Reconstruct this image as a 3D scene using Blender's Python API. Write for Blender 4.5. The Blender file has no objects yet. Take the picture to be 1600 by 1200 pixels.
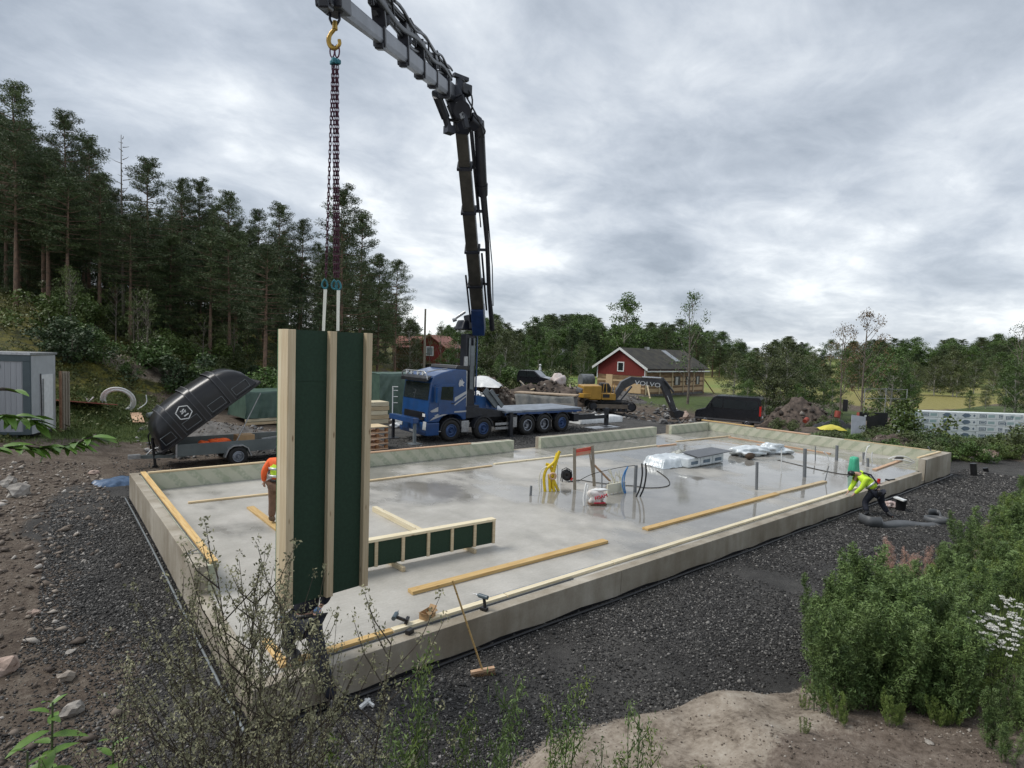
import bpy, math, random
import numpy as np
from mathutils import Vector, Matrix, Euler
random.seed(7); RNG = np.random.default_rng(11)
SC = bpy.context.scene; COL = SC.collection
PI = math.pi
# ------------------------------------------------------------------ camera
CF = 910.0; CH = 4.1                      # focal length in px of a 1600 px wide frame, eye height above the slab
def _cam(y, p, r):
    cy, sy, cp, sp, cr, sr = math.cos(y), math.sin(y), math.cos(p), math.sin(p), math.cos(r), math.sin(r)
    f = np.array([sy*cp, cy*cp, -sp]); rt = np.array([cy, -sy, 0.]); dn = np.cross(f, rt)
    return np.array([cr*rt+sr*dn, -sr*rt+cr*dn, f])
CM = _cam(math.radians(39.4), math.radians(3.25), math.radians(-1.9))
cd = bpy.data.cameras.new('camera'); cam = bpy.data.objects.new('camera', cd); COL.objects.link(cam)
cd.sensor_width = 36; cd.lens = 36*CF/1600; cd.clip_start = .05; cd.clip_end = 5000
R3 = Matrix(((CM[0][0], -CM[1][0], -CM[2][0]), (CM[0][1], -CM[1][1], -CM[2][1]), (CM[0][2], -CM[1][2], -CM[2][2])))
cam.matrix_world = Matrix.Translation((0, 0, CH)) @ R3.to_4x4()
SC.camera = cam
# ------------------------------------------------------------------ sky, sun, exposure
wd = bpy.data.worlds.new('World'); SC.world = wd; wd.use_nodes = True
SUN_EL, SUN_AZ = math.radians(52), math.radians(140)      # azimuth from +X towards +Y
def build_world():
    nt = wd.node_tree; N = nt.nodes; L = nt.links; N.clear()
    out = N.new('ShaderNodeOutputWorld'); mixs = N.new('ShaderNodeMixShader')
    sky = N.new('ShaderNodeTexSky'); sky.sky_type = 'NISHITA'; sky.sun_disc = False
    sky.sun_elevation = SUN_EL; sky.sun_rotation = math.radians(90)-SUN_AZ
    b1 = N.new('ShaderNodeBackground'); b1.inputs[1].default_value = .09; L.new(sky.outputs[0], b1.inputs[0])
    b2 = N.new('ShaderNodeBackground'); b2.inputs[1].default_value = 1.0
    tc = N.new('ShaderNodeTexCoord'); sp = N.new('ShaderNodeSeparateXYZ'); L.new(tc.outputs['Generated'], sp.inputs[0])
    def m(op, a, b=None, c=None, clamp=False):
        n = N.new('ShaderNodeMath'); n.operation = op; n.use_clamp = clamp
        for i, v in enumerate((a, b, c)):
            if v is None: continue
            if isinstance(v, (int, float)): n.inputs[i].default_value = v
            else: L.new(v, n.inputs[i])
        return n.outputs[0]
    z = m('MAXIMUM', sp.outputs[2], 0.0); zz = m('ADD', z, .24)
    u = m('DIVIDE', sp.outputs[0], zz); v = m('DIVIDE', sp.outputs[1], zz)
    cb = N.new('ShaderNodeCombineXYZ'); L.new(u, cb.inputs[0]); L.new(v, cb.inputs[1])
    def noise(scale, det, rough, dist, off, sx=1, sy=1):
        mp = N.new('ShaderNodeMapping'); mp.inputs['Location'].default_value = off; mp.inputs['Scale'].default_value = (sx, sy, 1)
        mp.inputs['Rotation'].default_value = (0, 0, math.radians(-50.6))
        L.new(cb.outputs[0], mp.inputs[0]); n = N.new('ShaderNodeTexNoise'); n.inputs['Scale'].default_value = scale
        n.inputs['Detail'].default_value = det; n.inputs['Roughness'].default_value = rough; n.inputs['Distortion'].default_value = dist
        L.new(mp.outputs[0], n.inputs['Vector']); return n.outputs[0]
    n1 = noise(1.25, 9, .54, .25, (3.1, 1.7, 0), .95, 1.1); n2 = noise(4.2, 9, .62, .4, (7.7, 4.2, 0), .9, 1.2); n3 = noise(.45, 3, .5, .3, (1.3, 9.2, 0))
    s = m('ADD', m('MULTIPLY', n1, .50), m('ADD', m('MULTIPLY', n2, .20), m('MULTIPLY', n3, .30)))
    # a broad dark bank over the site and a brighter break low on the right
    def blob(px, py, k):
        d = CM.T @ np.array([(px-800)/CF, (py-600)/CF, 1.]); d /= np.linalg.norm(d)
        vd = N.new('ShaderNodeVectorMath'); vd.operation = 'DOT_PRODUCT'; L.new(tc.outputs['Generated'], vd.inputs[0]); vd.inputs[1].default_value = d
        return m('POWER', m('MAXIMUM', vd.outputs['Value'], 0.0), k)
    s = m('SUBTRACT', s, m('MULTIPLY', blob(1290, 240, 30), .075))
    s = m('SUBTRACT', s, m('MULTIPLY', blob(900, 130, 45), .045))
    s = m('ADD', s, m('MULTIPLY', blob(1060, 120, 120), .05))
    s = m('ADD', s, m('MULTIPLY', blob(1480, 230, 160), .05))
    s = m('ADD', s, m('MULTIPLY', blob(1220, 400, 160), .09))
    s = m('ADD', s, m('MULTIPLY', blob(350, 60, 20), .02))
    hz = m('POWER', m('SUBTRACT', 1.0, z, clamp=True), 9)
    s = m('ADD', s, m('MULTIPLY', hz, .075))
    s = m('ADD', m('MULTIPLY', m('SUBTRACT', s, .50), 2.6), .575)
    cr = N.new('ShaderNodeValToRGB'); L.new(s, cr.inputs[0]); e = cr.color_ramp.elements
    e[0].position = .12; e[0].color = (.165, .19, .228, 1); e[1].position = .95; e[1].color = (.72, .74, .745, 1)
    for p_, c_ in ((.36, (.252, .284, .328, 1)), (.54, (.345, .378, .423, 1)), (.70, (.455, .485, .52, 1))):
        q = cr.color_ramp.elements.new(p_); q.color = c_
    L.new(cr.outputs[0], b2.inputs[0]); L.new(b1.outputs[0], mixs.inputs[1]); L.new(b2.outputs[0], mixs.inputs[2])
    mixs.inputs[0].default_value = .93; L.new(mixs.outputs[0], out.inputs[0])
build_world()
sl = bpy.data.lights.new('sun', 'SUN'); sl.energy = 1.5; sl.angle = math.radians(25); sl.color = (1, .96, .9)
so = bpy.data.objects.new('sun', sl); COL.objects.link(so)
so.rotation_euler = Vector((math.cos(SUN_AZ)*math.cos(SUN_EL), math.sin(SUN_AZ)*math.cos(SUN_EL), math.sin(SUN_EL))).to_track_quat('Z', 'Y').to_euler()
SC.view_settings.view_transform = 'Standard'; SC.view_settings.look = 'None'; SC.view_settings.gamma = 1
SC.view_settings.use_curve_mapping = False; SC.view_settings.exposure = 0.78
# ------------------------------------------------------------------ placement helpers
def ray(px, py): return CM.T @ np.array([(px-800)/CF, (py-600)/CF, 1.])
def G(px, py, z=0.):                      # where the line of sight through a photo pixel meets height z
    d = ray(px, py); t = (z-CH)/d[2]; return Vector((0, 0, CH)) + Vector(t*d)
def D(px, py, dep): return Vector((0, 0, CH)) + Vector(dep*ray(px, py))
def prj(p):
    c = CM @ (np.array(p)-[0, 0, CH]); return 800+CF*c[0]/c[2], 600+CF*c[1]/c[2], c[2]
def onY(px, Y, z=0.):
    a, b = 0., 60.
    for _ in range(40):
        m = (a+b)/2
        if prj((m, Y, z))[0] < px: a = m
        else: b = m
    return a
def V(*a): return Vector(a)
# ------------------------------------------------------------------ materials
MATS = {}
def pm(name, col, rough=.6, metal=0., var=.12, scale=3., bump=0., bscale=40., col2=None, spec=.5, rnd=0., coat=0., stretch=None, rvar=0., detail=5):
    """noise-varied principled material; col2 = second colour blended by noise"""
    if name in MATS: return MATS[name]
    m = bpy.data.materials.new(name); m.use_nodes = True; nt = m.node_tree; N = nt.nodes; L = nt.links
    b = N['Principled BSDF']; b.inputs['Roughness'].default_value = rough; b.inputs['Metallic'].default_value = metal
    b.inputs['Specular IOR Level'].default_value = spec
    if coat: b.inputs['Coat Weight'].default_value = coat; b.inputs['Coat Roughness'].default_value = .08
    tc = N.new('ShaderNodeTexCoord'); src = tc.outputs['Object']
    if stretch:
        mp = N.new('ShaderNodeMapping'); mp.inputs['Scale'].default_value = stretch; L.new(src, mp.inputs[0]); src = mp.outputs[0]
    n = N.new('ShaderNodeTexNoise'); n.inputs['Scale'].default_value = scale; n.inputs['Detail'].default_value = detail; n.inputs['Roughness'].default_value = .6
    L.new(src, n.inputs['Vector'])
    r = N.new('ShaderNodeValToRGB'); L.new(n.outputs[0], r.inputs[0]); e = r.color_ramp.elements
    c2 = col2 if col2 else tuple(min(1, c*(1+var)) for c in col); c1 = col if col2 else tuple(c*(1-var) for c in col)
    e[0].position = .35; e[0].color = (*c1, 1); e[1].position = .65; e[1].color = (*c2, 1)
    o = r.outputs[0]
    if rnd:
        oi = N.new('ShaderNodeObjectInfo'); hs = N.new('ShaderNodeHueSaturation'); mr = N.new('ShaderNodeMapRange')
        mr.inputs[3].default_value = 1-rnd; mr.inputs[4].default_value = 1+rnd; L.new(oi.outputs['Random'], mr.inputs[0])
        L.new(mr.outputs[0], hs.inputs['Value']); L.new(o, hs.inputs['Color']); o = hs.outputs[0]
    L.new(o, b.inputs['Base Color'])
    if rvar:
        mr2 = N.new('ShaderNodeMapRange'); mr2.inputs[1].default_value = .3; mr2.inputs[2].default_value = .7
        mr2.inputs[3].default_value = max(.02, rough-rvar); mr2.inputs[4].default_value = min(1, rough+rvar)
        L.new(n.outputs[0], mr2.inputs[0]); L.new(mr2.outputs[0], b.inputs['Roughness'])
    if bump:
        n2 = N.new('ShaderNodeTexNoise'); n2.inputs['Scale'].default_value = bscale; n2.inputs['Detail'].default_value = 4
        L.new(src if not stretch else tc.outputs['Object'], n2.inputs['Vector'])
        bp = N.new('ShaderNodeBump'); bp.inputs['Strength'].default_value = bump; bp.inputs['Distance'].default_value = .02
        L.new(n2.outputs[0], bp.inputs['Height']); L.new(bp.outputs[0], b.inputs['Normal'])
    MATS[name] = m; return m
def wood(name, col, dark):
    """sawn timber: long grain along local X plus knots"""
    if name in MATS: return MATS[name]
    m = pm(name, col, .6, var=.1); N = m.node_tree.nodes; L = m.node_tree.links; b = N['Principled BSDF']
    tc = N.new('ShaderNodeTexCoord'); mp = N.new('ShaderNodeMapping'); mp.inputs['Scale'].default_value = (1.2, 26, 26); L.new(tc.outputs['Object'], mp.inputs[0])
    n = N.new('ShaderNodeTexNoise'); n.inputs['Scale'].default_value = 1.5; n.inputs['Detail'].default_value = 6; L.new(mp.outputs[0], n.inputs[0])
    r = N.new('ShaderNodeValToRGB'); L.new(n.outputs[0], r.inputs[0]); r.color_ramp.elements[0].position = .3; r.color_ramp.elements[0].color = (*dark, 1)
    r.color_ramp.elements[1].position = .6; r.color_ramp.elements[1].color = (*col, 1)
    vo = N.new('ShaderNodeTexVoronoi'); vo.inputs['Scale'].default_value = 4.5; mp2 = N.new('ShaderNodeMapping'); mp2.inputs['Scale'].default_value = (.6, 2.2, 2.2)
    L.new(tc.outputs['Object'], mp2.inputs[0]); L.new(mp2.outputs[0], vo.inputs['Vector'])
    k = N.new('ShaderNodeMapRange'); k.inputs[1].default_value = .05; k.inputs[2].default_value = .14; k.inputs[3].default_value = .8; k.inputs[4].default_value = 0.
    L.new(vo.outputs['Distance'], k.inputs[0])
    mx = N.new('ShaderNodeMix'); mx.data_type = 'RGBA'; L.new(k.outputs[0], mx.inputs['Factor']); L.new(r.outputs[0], mx.inputs['A']); mx.inputs['B'].default_value = (.16, .08, .03, 1)
    oi = N.new('ShaderNodeObjectInfo'); hs = N.new('ShaderNodeHueSaturation'); mr = N.new('ShaderNodeMapRange'); mr.inputs[3].default_value = .88; mr.inputs[4].default_value = 1.12
    L.new(oi.outputs['Random'], mr.inputs[0]); L.new(mr.outputs[0], hs.inputs['Value']); L.new(mx.outputs['Result'], hs.inputs['Color']); L.new(hs.outputs[0], b.inputs['Base Color'])
    return m
def leafmat(name, c1, c2, rough=.55, scale=.9, rnd=.18, trans=.0):
    m = pm(name, c1, rough, col2=c2, scale=scale, rnd=rnd, spec=.3, detail=3)
    if trans:
        b = m.node_tree.nodes['Principled BSDF']; b.inputs['Transmission Weight'].default_value = 0
        b.inputs['Subsurface Weight'].default_value = 0
    return m
def glassmat(name, col=(.02, .025, .028)):
    return pm(name, col, .05, 0, var=.1, spec=.8)
W_NEW = wood('pine_timber', (.66, .53, .34), (.50, .36, .19)); W_YEL = wood('yellow_timber', (.66, .46, .20), (.50, .30, .10)); W_PALE = wood('pale_timber', (.74, .66, .48), (.62, .52, .33))
W_RED = wood('reddish_timber', (.62, .42, .27), (.45, .26, .15)); W_GREY = pm('weathered_timber', (.20, .17, .13), .8, col2=(.33, .29, .23), scale=9, stretch=(1, 12, 12), bump=.3)
W_IMP = wood('stud_timber', (.60, .50, .34), (.50, .39, .24))
M_BLACK = pm('black_plastic', (.012, .012, .014), .38, var=.3); M_RUB = pm('rubber', (.018, .017, .016), .8, var=.3, scale=20)
M_STEEL = pm('galvanised_steel', (.42, .43, .44), .42, .8, var=.2, scale=12); M_DSTEEL = pm('dark_painted_steel', (.022, .024, .03), .42, .1, var=.35, scale=4)
M_GREYSTEEL = pm('grey_painted_steel', (.16, .18, .19), .5, .2, var=.15, scale=4)
M_BLUE = pm('blue_truck_paint', (.010, .055, .18), .28, 0, var=.15, scale=2, coat=.5); M_WHITE = pm('white_plastic', (.72, .73, .72), .45, var=.08, scale=6)
M_SKIN = pm('skin', (.50, .30, .22), .55, var=.06); M_GLASS = glassmat('dark_glass')
M_ORANGE = pm('orange_cloth', (.9, .14, .03), .75, var=.12, scale=9); M_HIVIS = pm('hi_vis_yellow', (.60, .85, .05), .7, var=.12, scale=9)
M_REFL = pm('reflective_tape', (.55, .57, .56), .35, .3, var=.08); M_NAVY = pm('navy_work_cloth', (.015, .018, .03), .85, var=.3, scale=14); M_BROWN = pm('brown_work_cloth', (.17, .095, .06), .85, var=.2, scale=12)
# ------------------------------------------------------------------ object helpers
def link(o): COL.objects.link(o); return o
def tag(o, label=None, cat=None, group=None, kind=None):
    if label: o['label'] = label
    if cat: o['category'] = cat
    if group: o['group'] = group
    if kind: o['kind'] = kind
    return o
def thing(name, label, cat, loc=(0, 0, 0), rz=0., group=None, rot=None):
    o = link(bpy.data.objects.new(name, None)); o.location = loc; o.rotation_euler = rot if rot else (0, 0, rz); o.empty_display_size = .2
    return tag(o, label, cat, group)
def np_mesh(name, v, f, mat=None, smooth=False):
    v = np.asarray(v, np.float32); f = np.asarray(f, np.int32); k = f.shape[1]
    me = bpy.data.meshes.new(name); me.vertices.add(len(v)); me.vertices.foreach_set('co', v.ravel())
    me.loops.add(f.size); me.loops.foreach_set('vertex_index', f.ravel()); me.polygons.add(len(f))
    me.polygons.foreach_set('loop_start', np.arange(0, f.size, k, dtype=np.int32))
    if smooth: me.polygons.foreach_set('use_smooth', np.ones(len(f), bool))
    me.update(calc_edges=True)
    if mat: me.materials.append(mat)
    return me
def ob(name, me, parent=None, loc=(0, 0, 0), rot=(0, 0, 0)):
    o = link(bpy.data.objects.new(name, me)); o.location = loc; o.rotation_euler = rot; o.parent = parent; return o
def copy_thing(src, loc=None, rz=None, label=None, group=None, scale=None):
    c = src.copy(); COL.objects.link(c); c.parent = None
    def kids(a, b):
        for ch in list(a.children):
            if ch.parent is a:
                d = ch.copy(); COL.objects.link(d); d.parent = b; kids(ch, d)
    kids(src, c)
    if loc is not None: c.location = loc
    if rz is not None: c.rotation_euler = (0, 0, rz)
    if label: c['label'] = label
    if group: c['group'] = group
    if scale is not None: c.scale = (scale,)*3 if isinstance(scale, (int, float)) else scale
    return c
class MB:
    def __init__(s): s.v = []; s.f = []; s.sm = []
    def add(s, vs, fs, smooth=False):
        n = len(s.v); s.v += [tuple(x) for x in vs]; s.f += [tuple(n+i for i in f) for f in fs]; s.sm += [smooth]*len(fs); return s
    def box(s, c, d, rot=None, taper=None):
        hx, hy, hz = d[0]/2, d[1]/2, d[2]/2; P = []
        for z in (-1, 1):
            t = taper if (taper and z > 0) else (1, 1)
            for x, y in ((-1, -1), (1, -1), (1, 1), (-1, 1)): P.append(Vector((x*hx*t[0], y*hy*t[1], z*hz)))
        if rot is not None:
            M = Euler(rot).to_matrix() if not isinstance(rot, Matrix) else rot; P = [M @ p for p in P]
        c = Vector(c); return s.add([p+c for p in P], [(3, 2, 1, 0), (4, 5, 6, 7), (0, 1, 5, 4), (1, 2, 6, 5), (2, 3, 7, 6), (3, 0, 4, 7)])
    def bb(s, x0, x1, y0, y1, z0, z1): return s.box(((x0+x1)/2, (y0+y1)/2, (z0+z1)/2), (x1-x0, y1-y0, z1-z0))
    def beam(s, a, b, w, h, up=(0, 0, 1)):        # box from a to b, width w, height h
        a = Vector(a); b = Vector(b); x = (b-a); l = x.length
        if l < 1e-6: return s
        x.normalize(); up = Vector(up)
        if abs(x.dot(up)) > .99: up = Vector((0, 1, 0)) if abs(x.y) < .9 else Vector((1, 0, 0))
        y = up.cross(x).normalized(); z = x.cross(y)
        return s.box((a+b)/2, (l, w, h), Matrix((x, y, z)).transposed())
    def cyl(s, a, b, r0, r1=None, n=10, caps=True):
        return s.tube([a, b], [r0, r0 if r1 is None else r1], n, caps, False)
    def tube(s, path, r, n=8, caps=True, curve=True):
        path = [Vector(p) for p in path]; k = len(path); rr = r if isinstance(r, (list, tuple)) else [r]*k
        vs = []; prev = None
        for i, p in enumerate(path):
            t = (path[min(i+1, k-1)]-path[max(i-1, 0)])
            t = t.normalized() if t.length > 1e-9 else Vector((0, 0, 1))
            if prev is None: u = t.orthogonal().normalized()
            else:
                u = prev - t*prev.dot(t); u = u.normalized() if u.length > 1e-6 else t.orthogonal().normalized()
            prev = u; w = t.cross(u)
            for j in range(n): a = 2*PI*j/n; vs.append(p+(u*math.cos(a)+w*math.sin(a))*rr[i])
        fs = [(i*n+j, i*n+(j+1) % n, (i+1)*n+(j+1) % n, (i+1)*n+j) for i in range(k-1) for j in range(n)]
        s.add(vs, fs, True)
        if caps:
            s.add(vs[:n], [tuple(range(n-1, -1, -1))]); s.add(vs[-n:], [tuple(range(n))])
        return s
    def prism(s, pts, y0, y1, axis='y'):         # polygon in x,z extruded along y (or x,y along z / y,z along x)
        n = len(pts)
        def mk(p, q): return (p[0], q, p[1]) if axis == 'y' else ((p[0], p[1], q) if axis == 'z' else (q, p[0], p[1]))
        vs = [mk(p, y0) for p in pts]+[mk(p, y1) for p in pts]
        return s.add(vs, [tuple(range(n)), tuple(range(2*n-1, n-1, -1))]+[(i, i+n, (i+1) % n+n, (i+1) % n) for i in range(n)])
    def ring(s, c, R, r, axis, n=24, m=8, flat=1.):
        axis = Vector(axis).normalized(); u = axis.orthogonal().normalized(); w = axis.cross(u); vs = []
        for i in range(n):
            a = 2*PI*i/n; d = u*math.cos(a)+w*math.sin(a)
            for j in range(m): b = 2*PI*j/m; vs.append(Vector(c)+d*(R+r*math.cos(b))+axis*(r*flat*math.sin(b)))
        return s.add(vs, [(i*m+j, i*m+(j+1) % m, ((i+1) % n)*m+(j+1) % m, ((i+1) % n)*m+j) for i in range(n) for j in range(m)], True)
    def disc(s, c, r0, r1, axis, w, n=24):       # lathe ring/plate: inner r0 outer r1 thickness w
        axis = Vector(axis).normalized(); u = axis.orthogonal().normalized(); q = axis.cross(u); c = Vector(c); vs = []
        for i in range(n):
            a = 2*PI*i/n; d = u*math.cos(a)+q*math.sin(a)
            vs += [c+d*r0-axis*w/2, c+d*r1-axis*w/2, c+d*r1+axis*w/2, c+d*r0+axis*w/2]
        return s.add(vs, [(i*4+j, i*4+(j+1) % 4, ((i+1) % n)*4+(j+1) % 4, ((i+1) % n)*4+j) for i in range(n) for j in range(4)], True)
    def blob(s, c, d, seed=0, amp=.25, sub=2, fl=False):
        v, f = ICO[sub]; rs = np.random.default_rng(seed); ph = rs.uniform(0, 6.28, (6, 3)); fr = rs.uniform(1., 3.2, (6, 3))
        k = np.ones(len(v))
        for i in range(6): k += amp/2.2*np.sin((v*fr[i]).sum(1)*1.6+ph[i, 0])*np.cos(v[:, i % 3]*fr[i, 1]*2+ph[i, 1])
        p = v*k[:, None]*np.array(d)/2
        if fl: p[:, 2] = np.maximum(p[:, 2], -d[2]*.3)
        p = p+np.array(c); return s.add(p.tolist(), f.tolist(), sub > 1)
    def mesh(s, name, mat, bevel=0., auto=True):
        me = bpy.data.meshes.new(name); me.from_pydata([tuple(p) for p in s.v], [], s.f); me.materials.append(mat)
        me.polygons.foreach_set('use_smooth', s.sm); me.update(); return me
    def build(s, name, mat, parent=None, loc=(0, 0, 0), rot=(0, 0, 0), bevel=0.):
        o = ob(name, s.mesh(name, mat), parent, loc, rot)
        if bevel:
            b = o.modifiers.new('bevel', 'BEVEL'); b.width = bevel; b.segments = 2; b.limit_method = 'ANGLE'; b.angle_limit = math.radians(40)
        return o
def _ico():
    import bmesh; R = {}
    for k in (1, 2, 3, 4):
        bm = bmesh.new(); bmesh.ops.create_icosphere(bm, subdivisions=k, radius=1.)
        bm.verts.ensure_lookup_table(); R[k] = (np.array([v.co[:] for v in bm.verts]), np.array([[v.index for v in f.verts] for f in bm.faces])); bm.free()
    return R
ICO = _ico()
def arc(c, r, a0, a1, n, z0=0., z1=0.):
    return [(c[0]+r*math.cos(a0+(a1-a0)*i/n), c[1]+r*math.sin(a0+(a1-a0)*i/n), c[2]+z0+(z1-z0)*i/n) for i in range(n+1)]
def spline(pts, n=6):
    P = [Vector(p) for p in pts]; P = [2*P[0]-P[1]]+P+[2*P[-1]-P[-2]]; o = []
    for i in range(1, len(P)-2):
        for k in range(n):
            t = k/n; a, b, c, d = P[i-1:i+3]
            o.append(.5*((2*b)+(c-a)*t+(2*a-5*b+4*c-d)*t*t+(3*b-3*c+d-a)*t**3))
    o.append(P[-2]); return o
def text(body, size, mat, parent, loc, rot, name='lettering', extrude=.004, xs=1.):
    cu = bpy.data.curves.new(name, 'FONT'); cu.body = body; cu.size = size; cu.extrude = extrude; cu.align_x = 'CENTER'; cu.align_y = 'CENTER'; cu.resolution_u = 2
    t = bpy.data.objects.new('tmp', cu); COL.objects.link(t); bpy.context.view_layer.update()
    me = bpy.data.meshes.new_from_object(t.evaluated_get(bpy.context.evaluated_depsgraph_get())); bpy.data.objects.remove(t); me.materials.clear(); me.materials.append(mat)
    o = ob(name, me, parent, loc, rot); o.scale = (xs, 1, 1); return o
# ================================================================== terrain
def sst(a, b, x): t = np.clip((x-a)/(b-a), 0, 1); return t*t*(3-2*t)
def vnoise(x, y, s, seed=0):
    rs = np.random.default_rng(seed); ph = rs.uniform(0, 6.28, 12); an = rs.uniform(0, 6.28, 12); o = 0; 
    for i in range(12):
        f = (1+i*.37)*2*PI/s/2; o = o+np.sin((x*np.cos(an[i])+y*np.sin(an[i]))*f+ph[i])/(1+i*.25)
    return o/3.2
EDGE_PX = [(772, 1187), (828, 1151), (889, 1123), (969, 1107), (1062, 1088), (1194, 1081), (1231, 1072)]
EDGE = [(-3., 3.6)]+[tuple(G(a, b, -.35)[:2]) for a, b in EDGE_PX]+[(12., 3.95), (18., 4.1), (27., 4.3), (34., 4.6), (60., 6.)]
EX = np.array([p[0] for p in EDGE]); EY = np.array([p[1] for p in EDGE]); _o = np.argsort(EX); EX = EX[_o]; EY = EY[_o]
X0, X1, Y0, Y1 = 1.95, 29.75, 7.0, 18.55; WH = .45      # foundation footprint and upstand height
def hgt(x, y):
    x = np.asarray(x, float); y = np.asarray(y, float)
    d = .635*x+.773*y; l = .773*x-.635*y; u = (y-x)*.7071
    z = -.5+.2*sst(6, 18, y)*sst(60, 30, x)
    z = z+.15*sst(3.0, 0., x)*sst(8, 14, y)
    hill = np.interp(u, [-50, 13.5, 16, 20, 26, 33, 46, 60, 90, 150], [0, 0, .08, .5, 2.8, 5.2, 8.6, 11, 14, 16])
    z = z+hill*(1-.5*sst(60, 160, d))+(.35*vnoise(x, y, 9, 3)*sst(18, 26, u))
    z = z-1.2*sst(17, 22, y)*sst(31.5, 38, x)*sst(36, 26, y)*sst(130, 80, x)
    # knoll with bare rock by the container
    z = z+1.0*np.exp(-(((x-4.2)/3.0)**2+((y-39.5)/2.4)**2))
    yb = np.interp(x, EX, EY)
    rk = sst(3.0, 3.8, x)*sst(9.2, 7.8, x); bank = sst(0, 2.4, yb-y)*(1-rk)+(.62*sst(0, .8, yb-y)+.38*sst(.6, 3., yb-y))*rk
    z = z+bank*(.75+.25*sst(4, 12, x))+.05*vnoise(x, y, 1.6, 5)*bank
    z = z+(.09*vnoise(x, y, 2.2, 15)+.05*np.abs(vnoise(x, y, .9, 16)))*sst(0, .5, yb-y)*sst(3.5, 2, yb-y)*sst(9.5, 8, x)*sst(2.5, 3.5, x)
    z = np.where(d < 3.7, np.maximum(z, -.5+2.9*sst(3.6, .4, d)*sst(-16, -6, l)), z)
    z = z+.05*vnoise(x, y, 2.6, 8)*sst(1.2, -1.5, x)*sst(2, 6, y)+.06*vnoise(x, y, .9, 18)*sst(.6, -1., x)*sst(2, 6, y)*sst(24, 18, y)
    z = z-.9*sst(75, 140, d)*(1-sst(18, 30, u))+7*sst(230, 420, d)
    z = z+.8*vnoise(x, y, 60, 9)*sst(90, 200, d)
    ins = (x > X0+.1) & (x < X1-.1) & (y > Y0+.1) & (y < Y1-.1)
    return np.where(ins, np.minimum(z, -.62), z)
def hz(x, y): return float(hgt(x, y))
def GT(px, py, z0=-.4):            # pixel to terrain surface by fixed-point iteration along the ray
    d = ray(px, py); prev = None
    for t in np.concatenate([np.arange(1.5, 60, .1), np.arange(60, 400, .5)]):
        p = np.array([0, 0, CH])+t*d
        if p[2] < hz(p[0], p[1]): 
            return Vector((p[0], p[1], hz(p[0], p[1])))
    return Vector(p)
def inpoly(x, y, poly):
    r = np.zeros(x.shape, bool); n = len(poly)
    for i in range(n):
        (xa, ya), (xb, yb) = poly[i], poly[(i+1) % n]
        c = ((ya > y) != (yb > y)) & (x < (xb-xa)*(y-ya)/((yb-ya) if abs(yb-ya) > 1e-9 else 1e-9)+xa); r ^= c
    return r
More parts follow.
